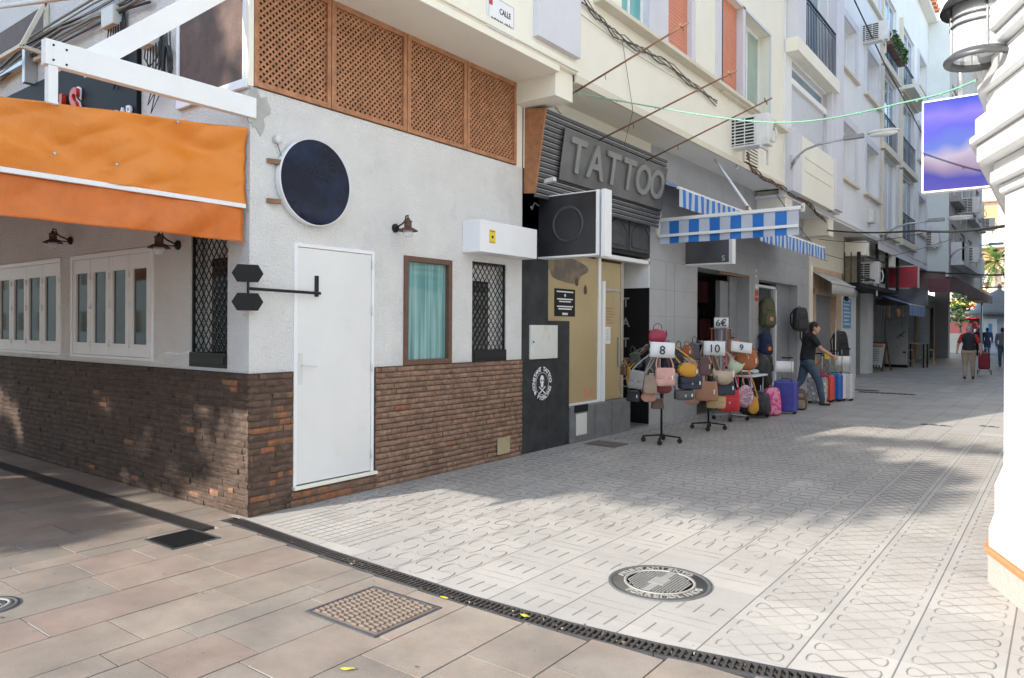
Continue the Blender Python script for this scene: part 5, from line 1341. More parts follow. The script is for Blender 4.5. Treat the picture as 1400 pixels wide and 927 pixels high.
# stall with flowers and red edge
t = T('flower_stall', 'street stall with red lined awning and bright flowers on top', 'stall', at(1328, 470, 54)-Vector((0, 0, 1.6-1.6)))
s0 = at(1328, 452, 54); 
b = B(); b.box(s0.x-2.2, s0.x+1.2, s0.y, s0.y+2, 2.5, 3.1); b.build('awning', 'canopybrown', t)
b = B(); b.box(s0.x-2.2, s0.x+1.2, s0.y-.06, s0.y, 2.42, 2.52); b.build('red_edge', 'redcloth', t)
b = B(); b.box(s0.x-2., s0.x+1., s0.y+.4, s0.y+1.8, 0, 2.5); b.build('body', 'wine', t)
b = B(); leaves(b, (s0.x-.5, s0.y+.6, 3.3), (1.6, .6, .5), 260, .16, 3); b.build('foliage', 'leaf2', t)
b = B(); leaves(b, (s0.x-.6, s0.y+.3, 3.6), (1.2, .4, .3), 120, .14, 5); clone('flowery', (.75, .62, .05), .5); b.build('yellow_flowers', 'flowery', t)
b = B(); leaves(b, (s0.x+.3, s0.y+.2, 3.2), (1., .3, .25), 100, .14, 6); b.build('red_flowers', 'redcloth', t)
# low wall, plants and reddish panel left of the stall
c = at(1302, 478, 50); b = B(); b.box(c.x-1.0, c.x+.6, c.y, c.y+.6, 0, 1.35); solo(b, 'low_wall', 'creamdk', 'low cream wall beside the brown pillar', 'wall', bevel=.03)
c = at(1302, 425, 60); b = B(); b.box(c.x-1.6, c.x+.8, c.y, c.y+.2, .2, 4.2); blur_mat('redwhite', [(.7, .68, .66), (.62, .18, .14), (.7, .66, .62)], 1.0); solo(b, 'shop_hoarding', 'redwhite', 'pale and red hoarding at the far end', 'hoarding')
c = at(1312, 420, 52); b = B(); leaves(b, (c.x, c.y, 3.2), (.7, .6, 1.4), 400, .16, 12)
tr = T('small_tree', 'small dark leafy tree between the pillar and the flower stall', 'tree', (c.x, c.y, 0)); b.build('crown', 'leaf2', tr); b = B(); b.tube([(c.x, c.y, 0), (c.x+.05, c.y, 1.2), (c.x, c.y, 2.6)], .09, 8, r1=.05); b.build('trunk', 'bark', tr)
# lamp post
c = at(1342, 485, 42); b = B(); b.lathe([(.14, 0), (.14, .4), (.07, .5), (.055, 5.2), (.045, 5.9)], (c.x, c.y, 0), 12); t = T('lamp_post', 'slim grey lamp post at the end of the street', 'street lamp', (c.x, c.y, 0)); b.build('post', 'steel', t)
b = B(); b.sq(1.0, .35, .2, .9, .8, 1, (c.x-.3, c.y, 5.95)); b.build('lamp_head', 'steelhood', t)
b = B(); b.box(c.x-.05, c.x+1.6, c.y-.04, c.y+.04, 4.0, 4.08); b.build('side_arm', 'darkmetal', t)
# palm
c = at(1361, 340, 55); tr = T('palm_tree', 'palm tree with pale sunlit fronds and thick pale trunk', 'palm tree', (c.x, c.y, 0))
b = B(); b.tube([(c.x, c.y, 0), (c.x+.05, c.y, 3), (c.x, c.y, 6.2)], .38, 12, r1=.33); b.build('trunk', 'palmtrunk', tr) if 'palmtrunk' in MT else b.build('trunk', 'peach', tr)
b = B(); rnd = random.Random(2)
zt_ = c.z+.0
for i in range(64):
    a = rnd.uniform(0, 2*PI); el = rnd.uniform(-.75, 1.3); L = rnd.uniform(1.5, 2.3); d = Vector((math.cos(a)*math.cos(el), math.sin(a)*math.cos(el), math.sin(el)))
    pts = [Vector((c.x, c.y, zt_-.6))+d*L*s-Vector((0, 0, .55*L*s*s*(.5+math.cos(el)*.5))) for s in (0, .25, .5, .7, .85, 1.)]
    sd_ = d.cross(Vector((0, 0, 1))).normalized()
    for j in range(1, 5):
        for m_ in range(3):
            q = pts[j].lerp(pts[j+1], m_/3); dr_ = (pts[j+1]-pts[j]).normalized(); w_ = .42*(1.1-j/6)
            for sg_ in (-1, 1):
                tip = q+sd_*sg_*w_+dr_*.35-Vector((0, 0, .12)); b.face([q, q+dr_*.09, tip])
    b.tube(pts, .02, 3)
b.build('crown', 'palmleaf', tr)

# cables across the street
cable('street_cable', [onx(1130, 310, .6), at(1255, 309, 15), at(1392, 298, 8)], .022, 'cable', 'thick black cable spanning the street, upper one', .05)
cable('street_cable', [at(1238, 362, 30), at(1320, 367, 28), at(1392, 366, 20)], .03, 'cable', 'thick black cable spanning the street, lower one', .05)
cable('thin_cable', [onx(1118, 322, .3), at(1180, 326, 17), at(1262, 312, 17)], .008, 'cable', 'thin cable below the upper street cable', .02)
cable('thin_cable', [at(1060, 262, 14), at(1120, 340, 17), at(1180, 352, 19), at(1300, 320, 22)], .008, 'cable', 'thin slack cable crossing in front of the grey facade', .05)
cable('thin_cable', [onx(1085, 335, .3), onx(1130, 352, .1)], .008, 'cable', 'short thin cable between the soffit and the tan wall', .02)
gp = [Vector((.62, 4.06, 4.48)), at(1040, 163, 7.5), at(1250, 130, 5.5), at(1362, 86, 4.9)]
tg = T('light_string', 'pale green cord with tiny lights strung across the street', 'cord', gp[0])
import itertools
def crom(P_, n):
    out = []; Q = [P_[0]]+list(P_)+[P_[-1]]
    for i in range(1, len(Q)-2):
        for k in range(n):
            t_ = k/n; a, b_, c_, d = Q[i-1], Q[i], Q[i+1], Q[i+2]
            out.append(.5*((2*b_)+(c_-a)*t_+(2*a-5*b_+4*c_-d)*t_*t_+(3*b_-a-3*c_+d)*t_**3))
    return out+[Q[-2]]
gg = crom(gp, 16); b = B(); b.tube(gg, .0075, 8); b.build('cord', 'green_cord', tg)
b = B()
for q in gg[2::3]: b.sq(.015, .015, .026, 1, 1, 1, q-Vector((0, 0, .008)), nu=6, nv=4)
b.build('light_buds', 'green_cord', tg)

# ================================================================== WHITE CORNER BUILDING ON THE RIGHT
rb = T('white_corner_building', 'bright white building with moulded chamfered corner on granite base', 'building', (5.2, 1.9, 0))
E0 = Vector((5.13, 1.99)); D0 = Vector((.394, -.919)).normalized()
def plan(off):
    # outline grown outward by off: street face (faces -X), chamfer, cross-street face (faces -Y)
    n = Vector((D0.y, -D0.x)); n = n if n.x < 0 else -n
    k = math.tan(math.acos(max(-1, min(1, n.dot(Vector((-1, 0))))))/2)
    e = E0+n*off+Vector((-D0.x, -D0.y))*off*k
    L = 4.2; f = E0+D0*L+n*off; 
    return [(e.x, 45), (e.x, e.y), (f.x, f.y), (f.x+.3, f.y-.02), (14, f.y-.02), (14, 45)]
def ring(b, off, z0, z1, mi=0):
    P_ = plan(off); b.prism([(x, y, z0) for x, y in P_], (0, 0, z1-z0), mi)
b = B(); ring(b, .0, .64, 2.46); ring(b, .02, 3.5, 12); b.build('wall', 'whitewash', rb, .01)
b = B(); ring(b, .075, .225, .36); ring(b, .045, .362, .64); b.build('plinth', 'whitewash', rb, .012)
b = B(); ring(b, .08, 0, .19); b.build('granite_base', 'granite', rb, .004)
b = B(); ring(b, .10, .192, .223); b.build('terracotta_edge', 'terracotta', rb, .004)
b = B()
for i, (z0, z1, off) in enumerate(((2.46, 2.52, .03), (2.522, 2.60, .08), (2.602, 2.66, .06), (2.662, 2.78, .15), (2.782, 2.83, .19), (2.832, 2.95, .16), (2.952, 3.10, .10), (3.102, 3.16, .15), (3.162, 3.30, .12), (3.302, 3.36, .18), (3.362, 3.5, .22))): ring(b, off, z0, z1)
b.build('cornice', 'whitewash', rb, .014, bseg=3)
# lantern
lc = at(1334, 45, 4.45)
t = T('wall_lantern', 'large round street lantern of dark metal and clear glass on the white corner', 'lantern', (lc.x, lc.y, lc.z-.2))
s = 4.45/1000.; cx, cy = lc.x, lc.y
zb = at(1334, 75, 4.45).z
b = B(); b.lathe([(.185, zb-.012), (.190, zb+.0), (.188, zb+.012), (.150, zb+.045), (.146, zb+.045), (.146, zb-.006), (.185, zb-.012)], (cx, cy, 0), 40); b.build('bottom_flange', 'darkmetal', t)
b = B(); b.lathe([(.143, zb+.02), (.148, zb+.36)], (cx, cy, 0), 36, cap=False)
b.build('glass', 'lampglass', t)
b = B(); b.sq(.12, .12, .16, 1, 1, 1, (cx, cy, zb+.14), nu=12, nv=8); clone('mirrorlamp', (.8, .8, .78), .15, metal=.6); b.lathe([(.135, zb+.31), (.02, zb+.27), (.0, zb+.27)], (cx, cy, 0), 24); b.build('bulb', 'mirrorlamp', t)
b = B()
for z in (zb+.20, zb+.245): b.lathe([(.149, z), (.157, z), (.157, z+.011), (.149, z+.011), (.149, z)], (cx, cy, 0), 36)
for k in range(4):
    a = R(20)+k*PI/2; b.bar((cx+.15*math.cos(a), cy+.15*math.sin(a), zb+.02), (cx+.15*math.cos(a), cy+.15*math.sin(a), zb+.36), .016, .012)
b.build('cage', 'darkmetal', t)
b = B(); b.lathe([(.15, zb+.33), (.205, zb+.30), (.21, zb+.315), (.19, zb+.36), (.13, zb+.44), (.05, zb+.52), (.04, zb+.6), (0, zb+.61)], (cx, cy, 0), 36); b.build('cap', 'iron', t)
wl = Vector((E0.x+D0.x*.5, E0.y+D0.y*.5, 0))
b = B(); b.tube([(cx, cy, zb+.5), (cx+.05, cy+.02, zb+.62), (cx+.2, cy+.08, zb+.62), (cx+.45, cy+.2, zb+.3)], .02, 8); b.build('bracket_arm', 'iron', t)
# blue-violet sign
y_ = 3.47; a, c = ony(1258, 258, y_), ony(1364, 115, y_)
m, nt, bs = _nm('holiday_sign'); MT['signviolet'] = m
tc = nt.nodes.new('ShaderNodeTexCoord'); tc.name = 'TC'
sp = nt.nodes.new('ShaderNodeSeparateXYZ'); nt.links.new(tc.outputs['Generated'], sp.inputs[0])
r = nt.nodes.new('ShaderNodeValToRGB'); cr = r.color_ramp; cr.elements[0].position = 0; cr.elements[0].color = (.035, .03, .18, 1); cr.elements[1].position = 1; cr.elements[1].color = (.015, .03, .26, 1)
for p_, cc in ((.14, (.02, .022, .16)), (.28, (.13, .10, .16)), (.42, (.20, .18, .24)), (.52, (.05, .08, .27)), (.66, (.05, .05, .30)), (.82, (.10, .08, .32))):
    e = cr.elements.new(p_); e.color = (*cc, 1)
n = _noise(nt, 3.2, 1); ad = nt.nodes.new('ShaderNodeMath'); ad.operation = 'MULTIPLY_ADD'; ad.inputs[1].default_value = .35; nt.links.new(n.outputs[0], ad.inputs[0]); sb_ = nt.nodes.new('ShaderNodeMath'); sb_.operation = 'SUBTRACT'; sb_.inputs[1].default_value = .175; nt.links.new(sp.outputs[2], sb_.inputs[0]); nt.links.new(sb_.outputs[0], ad.inputs[2]); nt.links.new(ad.outputs[0], r.inputs[0])
nt.links.new(r.outputs[0], bs.inputs['Base Color']); bs.inputs['Roughness'].default_value = .6; bs.inputs['Specular IOR Level'].default_value = .15
t = T('picture_sign', 'blurred blue and violet projecting sign on the white corner building', 'sign', ((a.x+c.x)/2, y_, a.z))
b = B(); b.box(a.x+.012, c.x+.05, y_, y_+.08, a.z+.012, c.z-.012); b.build('face', 'signviolet', t)
b = B(); b.box(a.x, c.x+.06, y_-.006, y_+.086, a.z, a.z+.012); b.box(a.x, c.x+.06, y_-.006, y_+.086, c.z-.012, c.z); b.box(a.x, a.x+.012, y_-.006, y_+.086, a.z+.012, c.z-.012); b.build('frame', 'whitewash', t)
b = B(); q = ony(1309, 100, y_+.04); b.tube([(q.x, y_+.04, c.z), (q.x, y_+.04, c.z+.35)], .02, 8); b.tube([(q.x, y_+.04, c.z+.3), (5.2, y_+.04, c.z+.3)], .02, 8); b.build('hanger', 'steel', t)

# ---- trees and an added house behind the camera (they cast the street's shade and show in the panes)
def crown(b, blobs, n, size, seed):
    for i, (c, rad, k) in enumerate(blobs): leaves(b, c, rad, int(n*k), size, seed+i)
def shade_tree(loc, blobs, lab, seed):
    t = T('plane_tree', lab, 'tree', loc)
    b = B(); x, y = loc[0], loc[1]
    b.tube([(x, y, 0), (x+.1, y, 2.5), (x-.05, y+.1, 5), (x, y, 7)], .26, 10, r1=.15)
    for c, r, k in blobs: b.tube([(x-.02, y, 5.5), Vector((x, y, 6.5)).lerp(Vector(c), .5)+Vector((0, 0, .2)), c], .11, 6, r1=.03)
    b.build('trunk', 'bark', t)
    b = B(); crown(b, blobs, 900, .16, seed); b.build('crown', 'leaf', t)
GR_ = []
rt = random.Random(4)
for gx in range(9):
    for gz in range(5):
        x_ = -16+gx*1.3+rt.uniform(-.3, .3); z_ = 8.45+gz*1.15+rt.uniform(-.2, .2)
        if x_ > -5.2 and z_ < 8.6: continue
        GR_.append(((x_, -15+rt.uniform(-.5, .5), z_), (1.15, 1.0, .85), .95 if gz else .7))
for (x_, z_, k_) in ((-6.4, 6.95, .22), (-8.6, 7.05, .24), (-12.1, 6.9, .3), (-11.3, 7.4, .25), (-7.4, 7.5, .16), (-9.9, 7.45, .18), (-6.2, 6.45, .24), (-7.7, 6.3, .24), (-9.2, 6.45, .24), (-5.0, 6.7, .2), (-10.6, 6.25, .22), (-8.4, 5.95, .15)): GR_.append(((x_, -15, z_), (.8, .6, .15), k_*1.5))
shade_tree((-8.5, -15.5, 0), [((-3.9, -15, 9.9), (1.7, 1.5, 1.1), 1.5), ((-2.3, -15, 9.45), (1.5, 1.4, .85), 1.4), ((-2.6, -15, 11.15), (1.3, .5, .12), .25), ((-3.6, -14.6, 8.9), (1.7, 1, .6), .8)]+[q for q in GR_ if q[0][0] > -10], 'leafy street tree behind the viewer, leaning over the square', 1)
shade_tree((-13.5, -15.5, 0), [q for q in GR_ if q[0][0] <= -10], 'second leafy tree behind the viewer, farther left', 11)

# low house added unseen across the square, behind the viewer: shades the square and shows in the window panes
hs = T('shade_house', 'low pale house added unseen behind the viewer to shade the square', 'building', (-6, -24, 0))
b = B(); ops = [(x_, x_+1.2, z_, z_+1.5, .2) for x_ in range(-86, 14, 4) for z_ in (1.1, 4.6)]
for (u, v) in ((-90, 16),):
    P_ = lambda a, z, q=0.: (a, -21.0-q, z)
    A_ = sorted({u, v, *[o[0] for o in ops], *[o[1] for o in ops]}); Z_ = sorted({0, 8.0, *[o[2] for o in ops], *[o[3] for o in ops]})
    for i in range(len(A_)-1):
        for j in range(len(Z_)-1):
            am, zm = (A_[i]+A_[i+1])/2, (Z_[j]+Z_[j+1])/2
            if any(o[0] < am < o[1] and o[2] < zm < o[3] for o in ops): continue
            b.face([P_(A_[i], Z_[j]), P_(A_[i+1], Z_[j]), P_(A_[i+1], Z_[j+1]), P_(A_[i], Z_[j+1])])
b.box(-90, 16, -29, -21.25, 0, 7.99); b.build('wall', 'creamdk', hs)
for o in ops: b = B(); b.box(o[0], o[1], -21.2, -21.12, o[2], o[3]); b.build('window', 'glassdark', hs)
# ================================================================== GOODS ON THE STREET
def leather(key, col, rough=.5): return clone(key, col, rough, bump=.2, bsc=80)
leather('l_crimson', (.30, .02, .05)); leather('l_grey', (.26, .25, .235)); leather('l_taupe', (.30, .215, .155)); leather('l_pink', (.62, .34, .28)); leather('l_wine', (.20, .035, .035))
leather('l_mustard', (.55, .26, .025)); leather('l_green', (.05, .065, .05)); leather('l_black', (.022, .022, .026)); leather('l_navy', (.025, .03, .05)); leather('l_salmon', (.60, .33, .25))
leather('l_tan', (.38, .18, .09)); leather('l_beige', (.52, .40, .28)); leather('l_camel', (.55, .38, .19)); leather('l_mint', (.48, .58, .42)); leather('l_rust', (.42, .13, .04)); leather('l_red', (.65, .03, .04))
leather('l_olive', (.10, .105, .055), .8); leather('l_plum', (.18, .09, .085)); leather('l_dgrey', (.08, .08, .085)); leather('l_brown', (.12, .07, .045))
hash_ = lambda q: sum(ord(c)*(i+1) for i, c in enumerate(q))
def bag(kind, loc, w, h, mat, apex, rz, label, d=None, tilt=0., trim=None, strap=None, group='handbags on the wheeled stands', tagc=True):
    """local: front faces -y, body centre at the origin of the empty"""
    d = d or w*.38
    t = T('handbag', label, 'handbag', loc, rz, group, True); t.rotation_euler = (0, tilt, rz)
    trim = trim or mat; strap = strap or trim
    b = B()
    if kind == 'hobo':
        n = 18; 
        def P_(i, j):
            a = PI*(1.02+.96*i); r0 = .5
            ang = 2*PI*j; th = math.sin(PI*i)**.6
            cxx = math.cos(a)*w*.36; czz = math.sin(a)*h*.42+h*.2
            return (cxx+math.cos(a)*math.cos(ang)*w*.15*th, math.sin(ang)*d*.5*th, czz+math.sin(a)*math.cos(ang)*h*.28*th)
        b.grid(P_, n, 14)
    elif kind == 'dome':
        b.sq(w, d, h, .5, .9, .85)
    elif kind == 'tote':
        b.sq(w, d, h, .4, .22, .86, nv=14)
        for v in b.bm.verts:
            v.co.y *= 1-.45*(v.co.z/h+.5); v.co.z -= .03*h*math.cos(v.co.x/w*PI)*(1 if v.co.z > 0 else 0)
    else:
        b.sq(w, d, h, .35, .3, .94, nv=14)
    for v in b.bm.verts:
        v.co += noise.noise_vector(v.co*14+Vector((w*50, h*40, 0)))*min(w, h)*.035
    body = b.build('body', mat, t)
    if kind == 'flap':
        b = B(); b.sq(w*1.02, d*1.06, h*.62, .35, .35, .97, (0, -.004, h*.20), nv=10); b.build('flap', trim, t)
        b = B(); b.sq(.022, .01, .03, .5, .5, 1, (0, -d*.53, -.08*h), nu=10, nv=6); b.build('clasp', 'steel', t)
    if kind in ('tote', 'dome', 'box'):
        b = B(); b.tube([(-w*.40, -d*.18, h*.36), (-w*.15, -d*.22, h*.42), (w*.15, -d*.22, h*.42), (w*.40, -d*.18, h*.36)], .004, 5); b.build('zip', 'steel', t)
    if kind == 'box': b = B(); b.sq(w*.8, d*.3, h*.5, .35, .3, 1, (0, -d*.42, -h*.12)); b.build('front_pocket', trim, t); b = B(); b.sq(.028, .01, .04, .7, .7, 1, (0, -d*.6, -.1*h), nu=10, nv=6); b.build('clasp', 'steel', t)
    # two flat strap runs up to the hook
    ap = Vector(apex)-Vector(loc); ap.rotate(Matrix.Rotation(-rz, 3, 'Z'))
    b = B()
    for s in (-1, 1):
        a = Vector((s*w*.42, 0, h*.38)); m_ = a.lerp(ap, .5)+Vector((s*w*.12, 0, 0)); q = [a, a.lerp(m_, .5)+Vector((s*.012, 0, 0)), m_, m_.lerp(ap, .6), ap+Vector((s*.01, 0, 0))]
        for u, v in zip(q, q[1:]): b.bar(u, v+(v-u)*.06, .018, .006, up=(0, 1, 0))
    b.build('strap', strap, t)
    if kind in ('tote', 'hobo', 'dome'):
        b = B(); b.tube([(-w*.22, -d*.2, h*.44), (-w*.18, -d*.28, h*.44+h*.3), (0, -d*.3, h*.44+h*.42), (w*.18, -d*.28, h*.44+h*.3), (w*.22, -d*.2, h*.44)], .006, 6); b.build('handle', trim, t)
    if tagc and (hash_(label) % 2):
        b = B(); b.box(w*.3, w*.3+.018, -d*.6, -d*.6+.003, -h*.15, h*.05+.01); b.build('price_tag', 'paper', t)
    return t
def stand(p, hgt, lab, mat='iron', r=.25):
    t = T('display_stand', lab, 'display stand', (p.x, p.y, 0), R(20), 'wheeled bag stands', True)
    b = B(); b.tube([(0, 0, .10), (0, 0, hgt)], .016, 10); b.build('pole', mat, t)
    b = B(); b.tube([(0, 0, .5), (0, 0, 1.)], .022, 10); b.build('sleeve', mat, t)
    for k in range(4):
        a = k*PI/2; e = (r*math.cos(a), r*math.sin(a), .085)
        b = B(); b.bar((0, 0, .11), e, .03, .022); leg = b.build('leg', mat, t)
        b = B(); b.lathe([(.034, -.012), (.036, 0), (.034, .012)], (e[0], e[1], .036), 14, mat=Matrix.Rotation(R(90), 3, 'X')); b.bar((e[0], e[1], .036), (e[0], e[1], .09), .02, .03); b.build('castor', 'iron', leg)
    b = B()
    for z in (hgt-.05, hgt-.28):
        for k in range(8):
            a = k*PI/4+.3*(z < hgt-.1); b.tube([(0, 0, z), (.13*math.cos(a), .13*math.sin(a), z+.015), (.16*math.cos(a), .16*math.sin(a), z+.04)], .006, 5)
    b.build('hooks', 'steel', t)
    return t
def card(px_, py_, t_, w_, h_, txt, rz, lab, roll_=0., sz=None, mat='ink', back=0.):
    c = at(px_, py_, t_); t = T('price_card', lab, 'price card', c, rz, 'white price cards', True); t.rotation_euler = (back, roll_, rz)
    b = B(); b.grid(lambda i, j: ((i-.5)*w_, .012*math.sin(i*PI), (j-.5)*h_), 6, 2); b.build('card', 'paper', t, solid=.003)
    if txt:
        me = text_mesh(txt, sz or h_*.8, .002, bold=.0015); me.transform(frame_mat((0, -.006, -.01), (1, 0, 0), (0, 0, 1))); link('numeral', me, mat, t)
    return t
VZ = lambda p: math.atan2(CAM.y-p.y, CAM.x-p.x)+PI/2     # rotation that turns a local -y front towards the open square
S1, S2, S3 = onz(906, 603), onz(970, 584), onz(1000, 571)
stand(S1, 1.46, 'black wheeled stand loaded with handbags under the 8 card'); stand(S2, 1.42, 'black wheeled stand with handbags under the 10 card'); stand(S3, 1.40, 'chrome wheeled stand with bags under the 9 card', 'steel', .28)
def hang(S_, t0, lst, hz, grp):
    for (kind, px_, py_, w_, h_, mat, dt, rzo, lab, kw) in lst:
        t_ = t0+dt; p = at(px_, py_, t_); k = t_/1000.
        v = Vector((p.x-S_.x, p.y-S_.y, 0)); apx = Vector((S_.x, S_.y, hz))+v*.25
        bag(kind, p, w_*k, h_*k, mat, apx, VZ(p)+rzo, lab, **kw)
hang(S1, S1.y and 10.05, [
 ('dome', 899, 457, 27, 20, 'l_crimson', 0, .1, 'crimson dome-shaped handbag perched on top behind the 8 card', {}),
 ('flap', 871, 517, 22, 25, 'l_grey', -.15, -.3, 'grey flap shoulder bag at the left of the stand with the 8 card', dict(tilt=.12)),
 ('tote', 890, 523, 19, 26, 'l_taupe', -.22, -.1, 'taupe tote between the grey bag and the pink satchel', {}),
 ('flap', 910, 513, 27, 25, 'l_pink', -.25, .15, 'pink satchel with long flap hanging under the 8 card', dict(trim='l_pink')),
 ('dome', 908, 528, 24, 16, 'l_wine', -.12, .1, 'wine red handbag peeping out below the pink satchel', dict(tagc=False)),
 ('dome', 941, 503, 31, 20, 'l_mustard', -.15, .5, 'mustard handbag at the right of the stand with the 8 card', dict(tilt=.15)),
 ('tote', 861, 514, 13, 29, 'l_mustard', .05, -.9, 'slim mustard bag tilted at the far left of the bag stands', dict(tilt=-.35)),
 ('tote', 869, 490, 18, 22, 'l_green', .1, -.6, 'dark green bag high on the left of the nearest stand', dict(tilt=-.2)),
 ('tote', 853, 504, 13, 14, 'l_brown', .1, -1.0, 'small brown bag at the outer left edge of the nearest stand', dict(tagc=False)),
 ('flap', 944, 520, 34, 19, 'l_navy', -.05, .55, 'dark navy flap bag below the mustard handbag', {}),
 ('box', 936, 537, 28, 14, 'l_dgrey', -.05, .4, 'dark grey box bag with metal buckle below the navy flap bag', {}),
 ('dome', 888, 540, 23, 15, 'l_salmon', .0, -.2, 'salmon bag low under the taupe tote', {}),
 ('tote', 900, 549, 18, 15, 'l_brown', .12, .3, 'dark brown bag lowest on the nearest stand', dict(tagc=False)),
 ('tote', 867, 539, 20, 16, 'l_black', .1, -.4, 'black bag low at the left of the nearest stand', {}),
 ('tote', 917, 493, 22, 28, 'l_navy', .1, .2, 'navy bag behind the pink satchel strap', dict(tagc=False)),
 ('tote', 927, 484, 18, 24, 'l_black', .1, .5, 'black bag high on the right behind the mustard handbag strap', dict(tagc=False)),
 ('tote', 892, 497, 20, 22, 'l_dgrey', .1, -.2, 'charcoal bag behind the grey shoulder bag strap', dict(tagc=False)),
 ], 1.36, '')
hang(S2, 11.45, [
 ('dome', 940, 478, 17, 17, 'l_rust', .1, -.5, 'orange brown bag high on the left of the second stand', {}),
 ('tote', 950, 477, 14, 24, 'l_dgrey', .05, -.2, 'dark grey upright bag beside the orange brown one on the second stand', {}),
 ('tote', 965, 497, 17, 26, 'l_plum', -.05, -.1, 'plum brown tote left of the beige crescent bag', {}),
 ('hobo', 990, 506, 38, 34, 'l_beige', -.2, .1, 'beige crescent shoulder bag under the 10 card', dict(d=.16)),
 ('tote', 967, 531, 32, 27, 'l_tan', -.25, -.05, 'large tan tote hanging low on the second stand', dict(trim='l_brown')),
 ('tote', 993, 526, 26, 21, 'l_navy', -.12, .2, 'navy tote with brown handles below the beige crescent bag', dict(trim='l_tan')),
 ('flap', 980, 546, 26, 18, 'l_camel', -.05, .05, 'camel bag lowest on the second stand', {}),
 ('tote', 958, 511, 14, 20, 'l_pink', .0, -.2, 'small pink bag above the large tan tote', dict(tagc=False)),
 ('dome', 947, 545, 22, 11, 'l_salmon', .1, -.3, 'flat salmon bag low behind the large tan tote', dict(tagc=False)),
 ], 1.38, '')
hang(S3, 12.5, [
 ('hobo', 1008, 493, 26, 34, 'l_mint', -.15, .3, 'pale green crescent bag between the 10 and 9 cards', dict(d=.12, tilt=.5)),
 ('dome', 1022, 488, 32, 30, 'l_rust', .0, .2, 'orange leather bag just below the 9 card', {}),
 ('dome', 1004, 470, 20, 22, 'l_tan', .1, -.1, 'tan bag high on the chrome stand left of the 9 card', dict(tagc=False)),
 ('box', 998, 544, 28, 30, 'l_red', -.1, .1, 'bright red tote hanging low on the chrome stand', {}),
 ('dome', 1031, 550, 17, 25, 'l_mustard', -.05, .5, 'mustard backpack behind the patterned pink bag', dict(tagc=False)),
 ('dome', 1020, 538, 24, 31, 'l_pattern', -.12, .2, 'patterned pink and grey backpack on the chrome stand', {}),
 ], 1.36, '') if blur_mat('l_pattern', [(.30, .30, .34), (.55, .12, .22), (.55, .50, .48), (.12, .08, .25)], 14) is None else None
card(906, 476, 9.75, .325, .205, '8', VZ(S1)+.12, 'white card with the number 8 on the nearest bag stand', .04)
card(977, 473, 11.1, .315, .215, '10', VZ(S2), 'white card with the number 10 on the second bag stand', .02)
card(1014, 471, 12.2, .34, .18, '9', VZ(S3)+.2, 'tilted white card with the number 9 on the chrome stand', .12, back=-.25)
card(986, 438, 13.1, .25, .185, '6€', VZ(S3), 'white card with 6€ at the shop doorway', 0, .17)
# belt rack below the 6 euro card
p = at(986, 470, 13.2); t = T('belt_rack', 'chrome rack with hanging straps under the 6€ card in the doorway', 'rack', (p.x, p.y, 0))
zt_ = at(986, 446, 13.2).z
b = B(); b.tube([(p.x, p.y, 0), (p.x, p.y, zt_+.1)], .014, 8); b.tube([(p.x-.16, p.y-.12, zt_), (p.x+.16, p.y+.12, zt_)], .01, 6); b.tube([(p.x-.16, p.y+.12, zt_), (p.x+.16, p.y-.12, zt_)], .01, 6); b.build('frame', 'steel', t)
for k in range(12):
    a = k*.55; q = Vector((p.x+.17*math.cos(a), p.y+.17*math.sin(a), zt_)); b = B(); b.bar(q, q-Vector((0, 0, .55+.1*(k % 3))), .03, .006); b.build('strap', ('l_black', 'l_brown', 'l_rust', 'l_crimson', 'l_grey')[k % 5], t)
# chrome table with folded cloths
p = onz(1035, 562); zt_ = .74; t = T('folding_table', 'small white topped chrome table beside the bag stands', 'table', (p.x-.3, p.y, 0))
b = B(); b.box(p.x-.75, p.x+.1, p.y-.45, p.y+.35, zt_-.03, zt_); b.build('tabletop', 'white', t, .005)
for sx in (-.68, .03):
    for sy in (-.38, .28): b = B(); b.tube([(p.x+sx, p.y+sy, 0), (p.x+sx, p.y+sy, zt_-.031)], .014, 8); b.build('leg', 'steel', t)
for k, (mm, lab) in enumerate((('l_brown', 'striped brown folded scarf, lowest of the pile on the table'), ('paper', 'white folded scarf in the pile on the table'), ('l_wine', 'dark red folded scarf topmost on the table'))):
    b = B(); b.sq(.5-.04*k, .34, .05, .3, .5, 1, (p.x-.28, p.y-.2, zt_+.026+.05*k)); solo(b, 'folded_scarf', mm, lab, 'scarf', 'folded scarves on the table')
b = B(); b.sq(.42, .32, .09, .5, .7, .9, (p.x-.22, p.y+.15, zt_+.05)); clone('mintcloth', (.45, .60, .52), .8); solo(b, 'cloth_bundle', 'mintcloth', 'pale mint cloth bundle on the table', 'cloth')
b = B(); b.sq(.8, .55, .75, .6, .6, .9, (p.x-.35, p.y+.75, .72)); 
for v in b.bm.verts: v.co += noise.noise_vector(v.co*4)*.08
solo(b, 'clothes_pile', 'l_black', 'heap of dark clothes behind the table', 'clothes pile')

